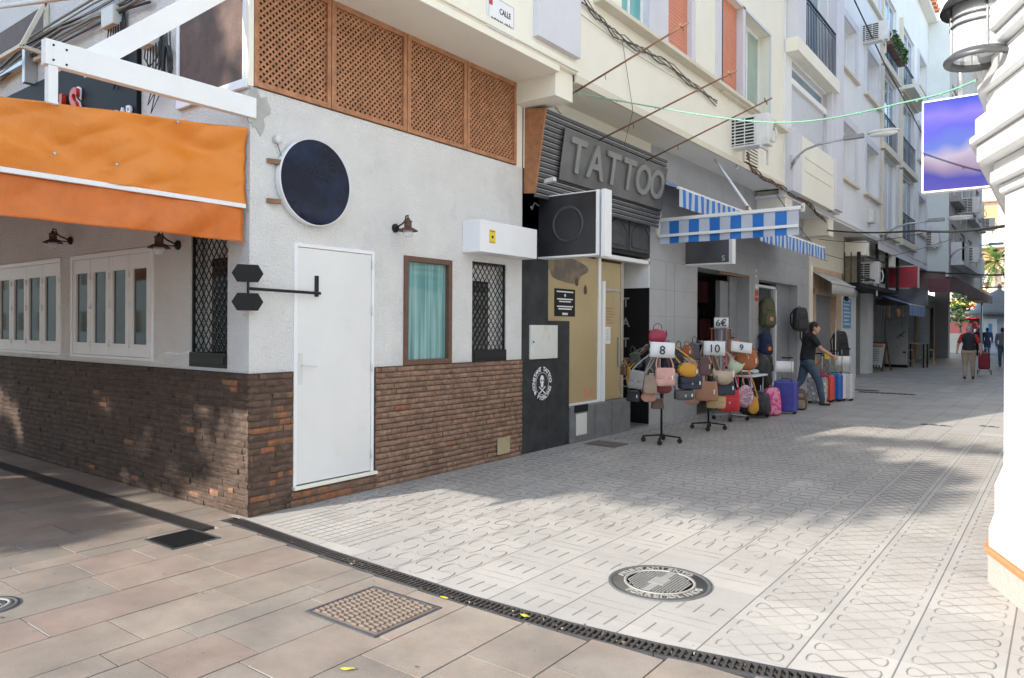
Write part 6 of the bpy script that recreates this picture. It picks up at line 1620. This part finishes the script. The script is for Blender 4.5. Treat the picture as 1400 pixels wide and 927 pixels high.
def suitcase(loc, rz, w, d, h, mat, lab, handle=.45, ribs=True, group='wheeled suitcases along the shop front', grip='iron'):
    t = T('suitcase', lab, 'suitcase', loc, rz, group, True)
    b = B(); b.box(-w/2, w/2, -d/2, d/2, .045, .045+h); body = b.build('shell', mat, t, .035, bseg=3)
    if ribs:
        b = B(); n = 7
        for i in range(n):
            x = -w/2+w*(i+1)/(n+1)
            for s in (-1, 1): b.box(x-.008, x+.008, s*(d/2+.002)-.004, s*(d/2+.002)+.004, .09, h)
        for i in range(4):
            y = -d/2+d*(i+1)/5
            for s in (-1, 1): b.box(s*(w/2+.002)-.004, s*(w/2+.002)+.004, y-.008, y+.008, .09, h)
        b.build('ribs', mat, body, .002)
    b = B(); b.box(-.005, .005, -d/2, d/2, .05, .05); 
    b = B(); z = .045+h/2; b.box(-w/2-.003, w/2+.003, -.008, .008, .06, .03+h); b.build('zip_seam', 'iron', t, .002)
    for sx in (-1, 1):
        for sy in (-1, 1):
            b = B(); cx_, cy_ = sx*(w/2-.045), sy*(d/2-.045); b.lathe([(.022, -.012), (.024, 0), (.022, .012)], (cx_, cy_, .024), 12, mat=Matrix.Rotation(R(90), 3, 'X')); b.box(cx_-.014, cx_+.014, cy_-.016, cy_+.016, .03, .05); b.build('wheel', 'iron', t)
    if handle:
        b = B()
        for s in (-1, 1): b.tube([(s*.085, d*.36, h), (s*.085, d*.36, h+.04+handle)], .008, 8)
        b.build('handle_tubes', 'steel', t)
        b = B(); b.sq(.21, .035, .03, .4, .4, 1, (0, d*.36, h+.05+handle)); b.build('grip', grip, t)
    b = B(); b.tube([(-.09, 0, h+.043), (-.08, 0, h+.075), (.08, 0, h+.075), (.09, 0, h+.043)], .009, 6); b.build('carry_handle', 'iron', t)
    return t
clone('s_violet', (.07, .075, .34), .35); clone('s_silver', (.60, .60, .60), .3); clone('s_orange', (.72, .09, .05), .35); clone('s_blue', (.02, .14, .50), .35); clone('s_white', (.72, .66, .66), .35)
blur_mat('s_print', [(.70, .70, .70), (.25, .25, .26), (.72, .72, .71)], 9)
def corner(px_, py_, w, d):    # near right corner on the ground -> centre
    p = onz(px_, py_); return Vector((p.x-w/2, p.y+d/2, 0))
suitcase(corner(1088, 563, .40, .26), R(6), .40, .26, .58, 's_violet', 'violet blue ribbed suitcase with a white sheet on its handle', .42)
suitcase(corner(1129, 548, .38, .24), R(4), .38, .24, .52, 's_print', 'silver printed suitcase right behind the man in black', .5)
suitcase(corner(1139, 546, .38, .24), R(0), .38, .24, .55, 's_orange', 'orange red suitcase between the printed and the blue one', .42)
suitcase(corner(1150, 544.5, .38, .24), R(-3), .38, .24, .56, 's_blue', 'bright blue suitcase in the row at the shop front', .5)
suitcase(corner(1156, 543.5, .36, .22), R(0), .36, .22, .55, 's_white', 'pinkish white suitcase right of the blue one', .42)
suitcase(corner(1166, 543.5, .38, .24), R(-5), .38, .24, .56, 's_silver', 'silver grey suitcase at the right end of the row', .55)
def backpack(loc, rz, w, d, h, mat, lab, pocket=None, patch=None, group=None, tilt=0.):
    t = T('backpack', lab, 'backpack', loc, rz, group, True); t.rotation_euler = (0, tilt, rz)
    b = B(); b.sq(w, d, h, .5, .45, .82, (0, 0, h/2), nv=14)
    for v in b.bm.verts: v.co += noise.noise_vector(v.co*9+Vector((h*30, 0, 0)))*.014
    b.build('body', mat, t)
    b = B(); b.sq(w*.78, d*.4, h*.42, .45, .4, .9, (0, -d*.45, h*.28)); b.build('front_pocket', pocket or mat, t)
    b = B(); b.sq(w*.6, d*.3, h*.2, .45, .4, .9, (0, -d*.38, h*.68)); b.build('upper_pocket', pocket or mat, t)
    b = B(); b.tube([(-.03, d*.3, h*.97), (-.03, d*.2, h*1.05), (.03, d*.2, h*1.05), (.03, d*.3, h*.97)], .008, 6); b.build('top_loop', mat, t)
    b = B()
    for s in (-1, 1): b.tube([(s*w*.25, d*.4, h*.92), (s*w*.36, d*.75, h*.7), (s*w*.38, d*.7, h*.35), (s*w*.33, d*.4, h*.12)], .02, 6)
    b.build('shoulder_straps', mat, t)
    if patch: b = B(); b.sq(.11, .012, .09, .8, .8, .8, (0, -d*.66, h*.3)); b.build('patch', patch, t)
    return t
p = onz(1066, 566); backpack((p.x-.16, p.y+.12, 0), R(40), .34, .2, .52, 'l_pinkbp', 'bright pink checked backpack leaning on the violet suitcase', 'l_pinkbp') if blur_mat('l_pinkbp', [(.60, .02, .18), (.70, .06, .30), (.72, .35, .42), (.60, .02, .16)], 12) is None else None
p = onz(1052, 569); t = T('wheeled_duffel', 'black wheeled duffel bag on the ground by the table', 'bag', (p.x-.28, p.y+.1, 0), R(8), None, True)
b = B(); b.sq(.56, .34, .42, .35, .5, .88, (0, 0, .25)); 
for v in b.bm.verts: v.co += noise.noise_vector(v.co*7)*.02
b.build('body', 'l_black', t); b = B(); b.sq(.4, .08, .2, .4, .4, 1, (0, -.16, .2)); b.build('front_pocket', 'l_black', t)
b = B()
for s in (-1, 1): b.tube([(s*.08, .12, .4), (s*.08, .12, .58)], .01, 6)
b.build('handle_tubes', 'steel', t)
for s in (-1, 1): b = B(); b.lathe([(.035, -.015), (.035, .015)], (s*.2, .1, .036), 14, mat=Matrix.Rotation(R(90), 3, 'X')); b.build('wheel', 'iron', t)
p = onz(1104, 557); backpack((p.x-.2, p.y+.1, 0), R(15), .38, .22, .42, 'l_brown', 'brown and grey bag on the ground behind the legs of the man in black', 'l_taupe')
p = at(1123, 509, 15.8); bag('dome', p, .30, .16, 'l_crimson', p+Vector((0, 0, .35)), VZ(p), 'small red travel bag on top of the printed suitcase', tagc=False, group='travel bags on the suitcases')
p = at(1136, 507, 16.4); bag('dome', p, .28, .16, 'l_teal', p+Vector((0, 0, .3)), VZ(p), 'small teal bag on top of the orange suitcase', tagc=False, group='travel bags on the suitcases') if leather('l_teal', (.08, .36, .32)) else None
card(1073, 497, 13.9, .33, .21, '', VZ(S3)+.1, 'blank looking white sheet on the violet suitcase handle')
card(1153, 488, 17.2, .33, .22, '', VZ(S3)+.1, 'white sheet on the silver suitcase handle at the right end')
for (px_, py_, lab) in ((1114, 489, 'yellow tag on the handle left of the hand of the man in black'), (1131, 481, 'yellow tag on the handle just above the hand of the man in black')):
    c = at(px_, py_, 15.9); b = B(); b.box(c.x-.05, c.x+.05, c.y, c.y+.004, c.z-.08, c.z+.08); solo(b, 'yellow_tag', 'yellow', lab, 'tag', 'yellow luggage tags', bevel=.001)
# bags hanging at the display window and at the corner pillar
def hb(px_, py_, x, w, h, mat, lab, **k):
    c = onx(px_, py_, x); s = c-Vector((0, 0, h/2)); return backpack(s, R(60), w, .2, h, mat, lab, group='backpacks hung on the shop front', **k)
hb(1049, 424, .14, .42, .66, 'l_olive', 'olive green backpack hung at the display window, uppermost', patch='orangeshutter')
hb(1047, 466, .16, .30, .52, 'l_navybp', 'navy backpack with orange patch hung below the olive one', patch='orange') if leather('l_navybp', (.02, .03, .09), .8) else None
hb(1047, 493, .2, .36, .40, 'l_black', 'black backpack below the navy one by the display window')
hb(1094, 432, .2, .46, .60, 'l_black', 'black backpack hung on the grey pillar above the head of the man in black')
hb(1106, 452, .3, .38, .60, 'l_dgrey', 'dark backpack with red mark right of the head of the man in black', patch='redcloth')
# pole with dark garment bags
p = onz(1143, 540); t = T('garment_stand', 'tall thin chrome pole stand behind the suitcases', 'display stand', (p.x, p.y, 0))
b = B(); b.tube([(p.x, p.y, 0), (p.x, p.y, at(1142, 432, 17).z)], .014, 8); b.build('pole', 'steel', t); b = B(); b.bar((p.x-.3, p.y, .03), (p.x+.3, p.y, .03), .03, .03); b.bar((p.x, p.y-.3, .03), (p.x, p.y+.3, .03), .03, .03); b.build('foot', 'steel', t)
c = onx(1152, 468, .45); backpack((c.x, c.y, c.z-.45), R(55), .48, .24, .88, 'l_black', 'large black bag with white strap beside the shutter', tilt=-.12)
# inside the shop
for (px_, py_, w, h, mat, lab) in ((961, 415, .38, .55, 'l_wine', 'wine red suitcase on the shelf inside the shop'), (983, 415, .42, .55, 'l_dgrey', 'dark printed suitcase on the shelf inside the shop'), (997, 425, .28, .40, 'l_black', 'small black suitcase on the shelf inside the shop')):
    c = onx(px_, py_, -2.2); suitcase((c.x, c.y, 1.27), R(60), w, .22, h, mat, lab, .3, True, 'suitcases on the shelf inside the shop')
for k, (y, mat, lab) in enumerate(((10.0, 'l_black', 'black suitcase on the floor inside the shop doorway'), (10.9, 'l_wine', 'dark red suitcase on the floor inside the shop'), (12.0, 'l_navy', 'navy suitcase on the floor deep inside the shop'))):
    suitcase((-1.6, y, .004), R(60), .42, .26, .62, mat, lab, .3, True, 'suitcases on the floor inside the shop')

# ================================================================== PEOPLE
def blob(name, parts, mat, parent, vox=.012, sm=6):
    b = B()
    for q in parts:
        if q[0] == 'c':
            _, p0, r0, p1, r1 = q; p0, p1 = Vector(p0), Vector(p1); n = 6
            L = (p1-p0).length; d = (p1-p0)/max(L, 1e-6)
            pts = []; rs = []
            for k in (-.95, -.8, -.5, 0): pts.append(p0+d*r0*k); rs.append(r0*math.sqrt(max(0.02, 1-k*k)))
            for k in range(1, n): pts.append(p0.lerp(p1, k/n)); rs.append(r0+(r1-r0)*k/n)
            for k in (0, .5, .8, .95): pts.append(p1+d*r1*k); rs.append(r1*math.sqrt(max(0.02, 1-k*k)))
            a = d.cross(Vector((0, 0, 1)) if abs(d.z) < .9 else Vector((0, 1, 0))).normalized(); e = d.cross(a); S_ = 14; rings = []
            for p, r in zip(pts, rs): rings.append([b.bm.verts.new(p+a*r*math.cos(2*PI*i/S_)+e*r*math.sin(2*PI*i/S_)) for i in range(S_)])
            for u, v in zip(rings, rings[1:]):
                for i in range(S_): b.bm.faces.new([u[i], u[(i+1) % S_], v[(i+1) % S_], v[i]])
            b.bm.faces.new(rings[0][::-1]); b.bm.faces.new(rings[-1])
        else:
            _, c, rad, *m = q; b.sq(rad[0]*2, rad[1]*2, rad[2]*2, 1, 1, 1, c, mat=m[0] if m else None, nu=20, nv=14)
    o = b.build(name, mat, parent)
    r = o.modifiers.new('r', 'REMESH'); r.mode = 'VOXEL'; r.voxel_size = vox; r.use_smooth_shade = True
    s = o.modifiers.new('s', 'SMOOTH'); s.iterations = sm; s.factor = .5
    return bake(o)
def hand(wr, dirv, palm, s=1., curl=.5):
    """palm + five unequal bent fingers, as capsules"""
    wr = Vector(wr); d = Vector(dirv).normalized(); n = Vector(palm).normalized(); side = d.cross(n).normalized(); out = []
    out.append(('c', wr, .024*s, wr+d*.045*s+side*.012*s, .026*s)); out.append(('c', wr+d*.05*s+side*.022*s, .019*s, wr+d*.085*s+side*.028*s, .013*s)); out.append(('c', wr+d*.05*s-side*.015*s, .02*s, wr+d*.08*s-side*.025*s, .013*s)); out.append(('c', wr+d*.04*s, .024*s, wr+d*.085*s, .016*s))
    for k, (o_, L) in enumerate(((-.030, .058), (-.010, .070), (.011, .076), (.031, .068))):
        a = wr+d*.088*s+side*o_*s; c = a+(d*.6+n*curl*.8)*L*.5*s; e = c+(d*(.5-curl*.6)+n*curl*1.2).normalized()*L*.55*s
        out += [('c', a, .0095*s, c, .009*s), ('c', c, .009*s, e, .0075*s)]
    a = wr+d*.03*s+side*.028*s; c = a+(side*.7+d*.5+n*.3)*.045*s; out += [('c', a, .013*s, c, .011*s), ('c', c, .0105*s, c+(d*.9+n*.4)*.032*s, .0085*s)]
    return out
def person(loc, rz, H_, pose, wear, label, vox=.012, detail=True):
    """local: faces +y, x to its right. pose holds joints for a 1.75 m figure."""
    t = T('person', label, 'person', loc, rz, None, True); k = H_/1.75; t.scale = (k, k, k)
    P_ = dict(hip=(0, 0, .93), chest=(0, .0, 1.33), neck=(0, .0, 1.49), head=(0, .02, 1.64), hl=(-.095, 0, .92), hr=(.095, 0, .92), kl=(-.10, .03, .50), kr=(.10, .03, .50), al=(-.10, 0, .09), ar=(.10, 0, .09),
              sl=(-.19, 0, 1.43), sr=(.19, 0, 1.43), el=(-.25, -.02, 1.15), er=(.25, -.02, 1.15), wl=(-.25, .06, .91), wr=(.25, .06, .91), yaw=0., belly=.0, fat=1.)
    P_.update(pose); V = {a: Vector(v) for a, v in P_.items() if isinstance(v, tuple)}; f = P_['fat']
    hd = V['head']; Rz = Matrix.Rotation(P_['yaw'], 3, 'Z'); hp = lambda x, y, z: hd+Rz @ Vector((x, y, z))
    body = [('e', hd, (.074, .094, .115), Rz), ('e', hp(0, .035, -.06), (.055, .06, .065), Rz), ('c', hp(0, .085, .0), .012, hp(0, .108, -.028), .015), ('c', hp(-.02, .082, -.063), .009, hp(.02, .082, -.063), .009),
            ('e', hp(-.077, -.005, -.01), (.012, .022, .032), Rz), ('e', hp(.077, -.005, -.01), (.012, .022, .032), Rz),
            ('c', V['neck'], .058, hd-Vector((0, 0, .07)), .052), ('c', V['sl'].lerp(V['sr'], .2), .07, V['sr'].lerp(V['sl'], .2), .07), ('e', V['chest'], (.155*f, .10*f, .20)), ('c', V['chest'], .10*f, V['hip'], .115*f), ('e', V['hip'], (.155*f, .11*f, .12))]
    for s in 'lr':
        body += [('c', V['s'+s], .058, V['e'+s], .042), ('c', V['e'+s], .042, V['w'+s], .028), ('c', V['h'+s], .088, V['k'+s], .058), ('c', V['k'+s], .056, V['a'+s], .036), ('c', V['a'+s], .036, V['a'+s]+Vector((0, .12, -.05)), .03)]
        d = V['w'+s]-V['e'+s]; side = -1 if s == 'l' else 1
        if detail: body += hand(V['w'+s], d, (-side, .2, 0), 1., .5)
        else: body += [('c', V['w'+s], .03, V['w'+s]+d.normalized()*.12, .028)]
    blob('body', body, wear['skin'], t, vox if not detail else min(vox, .009), 2)
    # hair
    if wear.get('hair'):
        hr_ = [('e', hp(0, -.014, .024), (.083, .10, .108), Rz), ('e', hp(0, -.05, -.03), (.072, .06, .075), Rz)]
        blob('hair', hr_, wear['hair'], t, vox)
        # cut hair back from the face: face stays in front because the cap is set back
    sh = []; g = .016
    sh += [('c', V['sl'].lerp(V['sr'], .12), .078, V['sr'].lerp(V['sl'], .12), .078), ('e', V['chest'], (.175*f, .125*f, .215)), ('c', V['chest'], .125*f, V['hip']+Vector((0, 0, .09)), .135*f), ('e', V['hip']+Vector((0, 0, .05)), (.172*f, .135*f, .09)), ('c', V['neck']-Vector((0, 0, .05)), .075, V['neck'], .064)]
    if P_['belly']: sh.append(('e', V['hip']+Vector((0, .09, .12)), (.16*f, .12, .15)))
    L = wear.get('sleeve', .6)
    if L:
        for s in 'lr':
            if L <= 1: sh.append(('c', V['s'+s], .078, V['s'+s].lerp(V['e'+s], L), .066))
            else: sh += [('c', V['s'+s], .076, V['e'+s], .058), ('c', V['e'+s], .058, V['e'+s].lerp(V['w'+s], .92), .042)]
    top = blob('top', sh, wear['top'], t, vox, 4)
    if wear.get('under'):
        blob('sleeves', [q for s in 'lr' for q in [('c', V['s'+s], .070, V['s'+s].lerp(V['e'+s], .75), .062)]], wear['under'], t, vox, 3)
    tr_ = [('e', V['hip']-Vector((0, 0, .02)), (.168*f, .13*f, .12))]
    for s in 'lr': tr_ += [('c', V['h'+s], .103*f, V['k'+s], .076), ('c', V['k'+s], .075, V['a'+s]+Vector((0, 0, .02)), .058)]
    blob('trousers', tr_, wear['legs'], t, vox, 3)
    for s in 'lr':
        a = V['a'+s]; sl_ = a.z-.09; b_ = [('c', a+Vector((0, -.03, -.045)), .042, a+Vector((0, .13, -.055)), .034), ('c', a, .045, a+Vector((0, .0, -.04)), .045)]
        blob('shoe', b_, wear['shoes'], t, min(vox, .012), 2)
    if detail:
        for s in (-1, 1): b = B(); b.sq(.024, .014, .014, 1, 1, 1, hp(s*.030, .082, .008), nu=10, nv=6); b.build('eye', 'paper', t); b = B(); b.sq(.011, .008, .011, 1, 1, 1, hp(s*.030, .088, .008), nu=8, nv=5); b.build('iris', 'ink', t)
    return t
pm = onz(1108, 549); 
person((pm.x-.05, pm.y, 0), R(-62), 1.78, dict(kl=(-.09, -.10, .50), al=(-.09, -.36, .16), kr=(.09, .20, .52), ar=(.09, .28, .085), hip=(0, 0, .90), hl=(-.095, 0, .89), hr=(.095, 0, .89), chest=(0, .04, 1.30), neck=(0, .09, 1.46), head=(0, .14, 1.60), sl=(-.19, .06, 1.40), sr=(.19, .06, 1.40),
       er=(.27, .20, 1.17), wr=(.26, .42, 1.03), el=(-.25, -.02, 1.12), wl=(-.25, .05, .88), yaw=-.15, fat=1.12), dict(skin='skin', hair='hairblack', top='tshirt', legs='denim', shoes='shoe', sleeve=.62), 'man in black T-shirt and blue jeans striding among the suitcases')
pm = onz(1325, 511); mk('vest', (.022, .024, .035), .8, .2, 8)
person((pm.x, pm.y, 0), R(4), 1.72, dict(kl=(-.10, .05, .50), al=(-.11, -.06, .09), kr=(.11, .02, .50), ar=(.12, .12, .09), er=(.31, -.03, 1.15), wr=(.33, -.05, .92), el=(-.30, .02, 1.15), wl=(-.33, .05, .92), fat=1.25, belly=1), dict(skin='skin2', hair='hairgrey', top='vest', under='redcloth', legs='khaki', shoes='shoe', sleeve=0), 'grey-haired man in dark vest and beige trousers walking away with a cart', .014)
# shopping cart
c = at(1346, 500, 26.0); c.z = 0; t = T('shopping_cart', 'dark red two-wheeled shopping cart pulled by the man in the vest', 'cart', c, 0, None, True)
b = B(); b.sq(.36, .30, .56, .35, .35, .96, (0, 0, .48)); b.build('bag', 'l_wine2', t) if leather('l_wine2', (.28, .03, .05), .8) else None
b = B(); b.sq(.38, .31, .1, .35, .4, .9, (0, 0, .76)); b.build('flap', 'l_wine', t)
b = B()
for s in (-1, 1): b.tube([(s*.15, .17, .1), (s*.15, .17, .95)], .012, 6)
b.tube([(-.15, .17, .95), (.15, .17, .95)], .014, 6); b.tube([(-.15, -.1, .14), (.15, -.1, .14)], .01, 6); b.build('frame', 'steel', t)
for s in (-1, 1): b = B(); b.lathe([(.09, -.012), (.095, 0), (.09, .012)], (s*.2, .15, .095), 18, mat=Matrix.Rotation(R(90), 3, 'Y')); b.build('wheel', 'darkmetal', t)
far = [
 (1371, 494, 2, 1.70, 'greycloth', 'denim', 'hairblack', 'person in grey jacket walking at the far right beside the white column', 1.5),
 (1359, 478, -4, 1.68, 'redcloth', 'bluecloth', 'hairblack', 'person in dark red jacket walking away at the far end', 1.5),
 (1350, 482, 8, 1.72, 'bluecloth', 'denim', 'hairblack', 'person in dark blue coat in the far group', 1.5),
 (1338, 480, -6, 1.70, 'tshirt', 'tshirt', 'hairblack', 'person in black in the middle of the far group', 1.5),
 (1333, 474, 3, 1.66, 'greycloth', 'bluecloth', 'hairgrey', 'small distant person in grey by the flower stall', 1.5)]
for i, (px_, py_, a_, h_, tp, lg, hr_, lab, sl_) in enumerate(far):
    p = onz(px_, py_); s = 1 if i % 2 else -1
    person((p.x, p.y, 0), R(a_), h_, dict(kl=(-.09, .10*s+.03, .5), al=(-.09, .14*s, .09), kr=(.09, -.04*s+.03, .5), ar=(.09, -.16*s, .09), el=(-.24, -.06*s, 1.16), er=(.24, .06*s, 1.16), wl=(-.23, -.08*s, .92), wr=(.23, .12*s, .92)), dict(skin='skin2', hair=hr_, top=tp, legs=lg, shoes='shoe', sleeve=sl_), lab, .022, False)

# ================================================================== FAR STREET FURNITURE
# sandwich board
p0, p1 = onz(1184, 496), onz(1211, 500); c = at(1198, 498, 28.5); c.z = 0
t = T('sandwich_board', 'brown framed sandwich board with pale menu by the white shop', 'sandwich board', c, R(-22), None, True)
wd, hh = .86, 1.08
b = B()
for s in (-1, 1): b.bar((s*wd/2, -.28, 0), (s*wd/2, 0, hh), .05, .04, up=(0, 1, 0)); b.bar((s*wd/2, .28, 0), (s*wd/2, .02, hh), .05, .04, up=(0, 1, 0))
b.bar((-wd/2, -.02, hh), (wd/2, -.02, hh), .05, .05); b.bar((-wd/2, -.25, .12), (wd/2, -.25, .12), .04, .04); b.build('frame', 'brownframe', t)
blur_mat('menu', [(.62, .60, .45), (.68, .70, .66), (.66, .68, .64)], 2.)
b = B(); b.prism([(-wd/2+.02, -.26, .10), (wd/2-.02, -.26, .10), (wd/2-.02, -.02, hh-.03), (-wd/2+.02, -.02, hh-.03)], (0, .02, .004)); mn = b.build('board', 'menu', t)
def onb(x, f, off=.012): return Vector((x, -.26+.24*f-off, .10+(hh-.13)*f))
b = B(); b.bar(onb(-wd*.38, .90), onb(wd*.38, .90), .1, .01, up=(0, -1, .2)); b.build('menu_title', 'orangeshutter', mn)
b = B()
for k in range(6): b.bar(onb(-wd*.36, .76-.09*k), onb(wd*(.2+.05*(k % 3)), .76-.09*k), .022, .006, up=(0, -1, .2))
b.build('menu_lines', 'posterblue', mn)
b = B()
for k in range(6): q = onb(-wd*.34+k*wd*.136, .09); b.sq(.07, .02, .09, .8, .8, 1, q, nu=10, nv=6)
b.build('menu_pictures', 'ink', mn)
# white leaning board
q0, q1 = at(1211, 493, 31), at(1241, 490, 31); c = (q0+q1)/2; w_ = (Vector((q0.x, q0.y, 0))-Vector((q1.x, q1.y, 0))).length
t = T('leaning_board', 'tall white weathered board with dark scrawl standing in the street', 'board', (c.x, c.y, 0), R(-22), None, True)
b = B(); b.box(-w_/2, w_/2, -.03, .03, .12, 2.12); b.build('panel', 'plasticw', t, .004) if clone('plasticw', (.52, .53, .53), .5) else None
b = B(); pts = [(.08, -.04, 1.32), (.2, -.04, 1.38), (.32, -.04, 1.44), (.4, -.04, 1.5), (.3, -.04, 1.46), (.15, -.04, 1.26), (.05, -.04, 1.22), (.04, -.04, 1.3), (.2, -.04, 1.36), (.34, -.04, 1.3)]; b.tube(pts, .012, 5); b.tube([(.26, -.04, 1.9), (.25, -.04, 1.7)], .01, 5); b.build('scrawl', 'ink', t)
b = B(); b.box(.3, .44, -.05, -.03, .62, .68); b.build('lock', 'iron', t)
b = B(); b.box(-w_/2, w_/2, -.05, .05, 0, .118); b.build('base', 'iron', t)
# high table and stools
c = at(1252, 495, 31.); t = T('high_table', 'dark high table beside the white panel', 'table', (c.x, c.y, 0), R(-10), None, True)
b = B(); b.box(-.32, .42, -.25, .3, 1.0, 1.04); b.build('tabletop', 'wood', t)
for (x, y) in ((-.28, -.2), (.38, -.2), (-.28, .26), (.38, .26)): b = B(); b.bar((x, y, 0), (x, y, 1.0), .05, .05); b.build('leg', 'iron', t)
for (px_, py_, t_, lab) in ((1243, 492, 31.5, 'wooden stool under the high table'), (1271, 496, 31.5, 'wooden stool right of the high table')):
    c = at(px_, py_, t_); t = T('stool', lab, 'stool', (c.x, c.y, 0), R(10), 'wooden bar stools', True)
    b = B(); b.box(-.18, .18, -.18, .18, .70, .75); b.build('seat', 'wood', t, .01)
    for sx in (-1, 1):
        for sy in (-1, 1): b = B(); b.bar((sx*.19, sy*.19, 0), (sx*.15, sy*.15, .70), .035, .035); b.build('leg', 'wood', t)
    b = B()
    for s in (-1, 1): b.bar((-.17, s*.17, .25), (.17, s*.17, .25), .025, .025); b.bar((s*.17, -.17, .35), (s*.17, .17, .35), .025, .025)
    b.build('stretcher', 'wood', t)
# ================================================================== LIGHT, WORLD, CAMERA
SUN_EL = R(25); travel = Vector((.27, .96, 0)).normalized()
sd = Vector((travel.x*math.cos(SUN_EL), travel.y*math.cos(SUN_EL), -math.sin(SUN_EL)))
l = bpy.data.lights.new('sun', 'SUN'); l.energy = 2.75; l.angle = R(.5); l.color = (1, .95, .87)
lo = bpy.data.objects.new('sun', l); COL.objects.link(lo); lo.rotation_euler = sd.to_track_quat('-Z', 'Y').to_euler()
w = bpy.data.worlds.new('World'); SC.world = w; w.use_nodes = True; nt = w.node_tree
sk = nt.nodes.new('ShaderNodeTexSky'); sk.sky_type = 'NISHITA'; sk.sun_disc = False; sk.sun_elevation = SUN_EL
sk.sun_rotation = math.atan2(-travel.x, -travel.y); sk.air_density = 1.1; sk.dust_density = .6; sk.ozone_density = 1.
nt.links.new(sk.outputs[0], nt.nodes['Background'].inputs[0]); nt.nodes['Background'].inputs[1].default_value = .15
cd = bpy.data.cameras.new('camera'); co = bpy.data.objects.new('camera', cd); COL.objects.link(co); SC.camera = co
cd.sensor_width = 36; cd.lens = 36*FOC/1400; cd.clip_end = 2000; cd.clip_start = .05
cd.shift_y = -(463.5-HORY)/1400
mrot = Matrix((RX, Vector((0, 0, 1)), -AX)).transposed().to_4x4() @ Matrix.Rotation(ROLL, 4, 'Z')
mrot.translation = CAM; co.matrix_world = mrot
SC.view_settings.view_transform = 'Standard'; SC.view_settings.look = 'None'; SC.view_settings.exposure = EXPO; SC.view_settings.gamma = 1
SC.view_settings.use_curve_mapping = False
